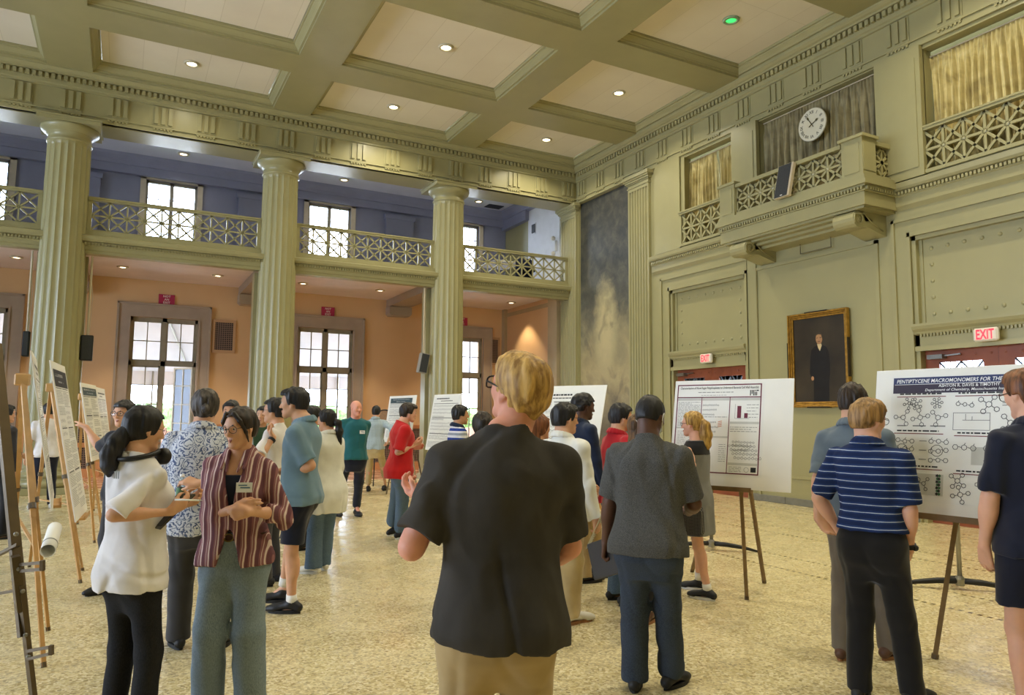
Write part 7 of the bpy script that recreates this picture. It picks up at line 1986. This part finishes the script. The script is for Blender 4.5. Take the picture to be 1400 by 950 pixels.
p = Person('man with reddish hair in a navy polo and navy shorts, cut by the right edge', spot(1408, 3.95), 40, 1.90, 'm', 'fair', .0065)
p.stand(.11); p.arm(-1, p.T(V(-.24,.09,.90)), (1,-.8,0), fdir=V(.3,.3,-1), palm=(1,.2,0), curl=.3); p.hang(1); p.head(10, -12); p.make_body(lg0=1.0); p.face(HM['reddish']); p.glasses(r=.009)
p.hair(HM['reddish'], g=.06, back=-.30, side=-.06, top=.03, strand=.026, sfreq=34); p.top(CL['navy'], hem=.85, sleeve=.90, ease=.03, collar=CL['navy'], cuff=.016, name='polo_shirt'); p.bottoms(CL['navyshort'], length=.60, thigh=.10, knee=.095, name='shorts'); p.shoes(M_SHOEB)
# -- far left
p = Person('person with short black hair in a white tee and dark jeans behind the left posters', spot(66, 12.6), 8, 1.79, 'm', 'light', .0095); p.stand(.13).hang(-1, .10, .0, .02).arm(1, p.T(V(.22,.22,1.08)), (1,-.8,-.4)).head(0, -8); p.make_body(); p.hair(HM['black'], g=.07, back=-.32); p.top(CL['white'], hem=.86, sleeve=.9, cuff=.016); p.bottoms(CL['navy']); p.shoes(M_SHOEW, M_SOLEW)
p = Person('person in a dark grey hooded top at the far left edge, facing right', spot(7, 9.6), -60, 1.73, 'm', 'light', .009); p.stand(.1).hang(1, .05).arm(-1, p.T(V(-.1,.3,1.05)), (.4,-1,-.6)).head(-5, 0); p.make_body(); p.face(HM['black']); p.glasses(r=.01); p.hair(HM['black'], g=.06, fringe=.04); p.top(CL['hoodie'], hem=.84, long=True, ease=.036, collar=CL['hoodie'], name='hooded_top'); p.bottoms(CL['blackpant']); p.shoes(M_SHOEB)
# round-topped brown panel by the man in plaid
t = thing('screen_panel', 'brown round-topped panel with a dark rim behind the man in plaid', 'panel', tuple(spot(526, 17.0)))
M_ = Matrix.Translation(Vector(spot(526, 17.0))) @ Matrix.Rotation(math.radians(-25), 4, 'Z'); pts = [(.26*math.cos(PI*i/16), 1.50+.26*math.sin(PI*i/16)) for i in range(17)]+[(-.26,.95),(.26,.95)]
m = MB(M_); n_ = len(pts); m.add([(a,-.012,b) for a,b in pts]+[(a,.012,b) for a,b in pts], [tuple(range(n_))[::-1], tuple(range(n_,2*n_))]+[(i,(i+1) % n_,n_+(i+1) % n_,n_+i) for i in range(n_)]); m.build('panel', pm('brown_weave', (150,116,84), .7, .15, 30), t, world=True)
m = MB(M_); m.smooth = True; m.tube([(a,0,b) for a,b in pts+pts[:1]], .018, 8); m.tube([(-.2,0,.95),(-.24,.1,0)], .014, 8); m.tube([(.2,0,.95),(.24,.1,0)], .014, 8); m.build('rim_and_legs', M_DARK, t, world=True)
# ------------------------------------------------------------------ world, camera, render settings
w = bpy.data.worlds.new('sky'); SC.world = w; w.use_nodes = True
nt = w.node_tree; bg = nt.nodes['Background']
tc = nt.nodes.new('ShaderNodeTexCoord'); nz = nt.nodes.new('ShaderNodeTexNoise'); nz.inputs['Scale'].default_value = 3.0; nz.inputs['Detail'].default_value = 4
rp = nt.nodes.new('ShaderNodeValToRGB'); rp.color_ramp.elements[0].position = .35; rp.color_ramp.elements[0].color = (.56,.71,1.0,1); rp.color_ramp.elements[1].position = .65; rp.color_ramp.elements[1].color = (.82,.90,1,1)
nt.links.new(tc.outputs['Generated'], nz.inputs['Vector']); nt.links.new(nz.outputs[0], rp.inputs[0]); nt.links.new(rp.outputs[0], bg.inputs[0]); bg.inputs[1].default_value = SKY
def portal(x, y, z, sx, sz, ry):
    l = bpy.data.lights.new('window_portal', 'AREA'); l.shape = 'RECTANGLE'; l.size = sx; l.size_y = sz; l.cycles.is_portal = True
    o = bpy.data.objects.new('window_portal', l); COL.objects.link(o); o.location = (x,y,z); o.rotation_euler = (ry,0,0)
for x in WX:
    portal(x, YB+.45, 2.26, 1.68, 3.96, -PI/2); portal(x, YB+.45, 7.08, 1.3, 1.95, -PI/2)
def portal_x(y0, y1, z0, z1):
    l = bpy.data.lights.new('window_portal', 'AREA'); l.shape = 'RECTANGLE'; l.size = z1-z0; l.size_y = y1-y0; l.cycles.is_portal = True
    o = bpy.data.objects.new('window_portal', l); COL.objects.link(o); o.location = (XL-.35,(y0+y1)/2,(z0+z1)/2); o.rotation_euler = (0,-PI/2,0)
for h in LH: portal_x(*h)
cam = bpy.data.cameras.new('camera'); cam.sensor_width = 36.0; cam.lens = F0/1400*36.0; cam.clip_start = .05; cam.clip_end = 200
co = bpy.data.objects.new('camera', cam); COL.objects.link(co)
Mx = Matrix.Identity(4)
for i in range(3): Mx[i][0] = CR[i]; Mx[i][1] = CU[i]; Mx[i][2] = -CF[i]; Mx[i][3] = CAM[i]
co.matrix_world = Mx; SC.camera = co
SC.view_settings.view_transform = 'Standard'; SC.view_settings.look = 'None'; SC.view_settings.gamma = 1.0; SC.view_settings.use_curve_mapping = False
SC.view_settings.exposure = EXPO
cy_ = SC.cycles
cy_.use_denoising = True
try: cy_.denoiser = 'OPENIMAGEDENOISE'; cy_.denoising_input_passes = 'RGB_ALBEDO_NORMAL'
except Exception: pass
cy_.max_bounces = 8; cy_.diffuse_bounces = 4; cy_.glossy_bounces = 3; cy_.transmission_bounces = 4; cy_.transparent_max_bounces = 12
cy_.sample_clamp_indirect = 6.0; cy_.use_light_tree = True; cy_.caustics_reflective = False; cy_.caustics_refractive = False
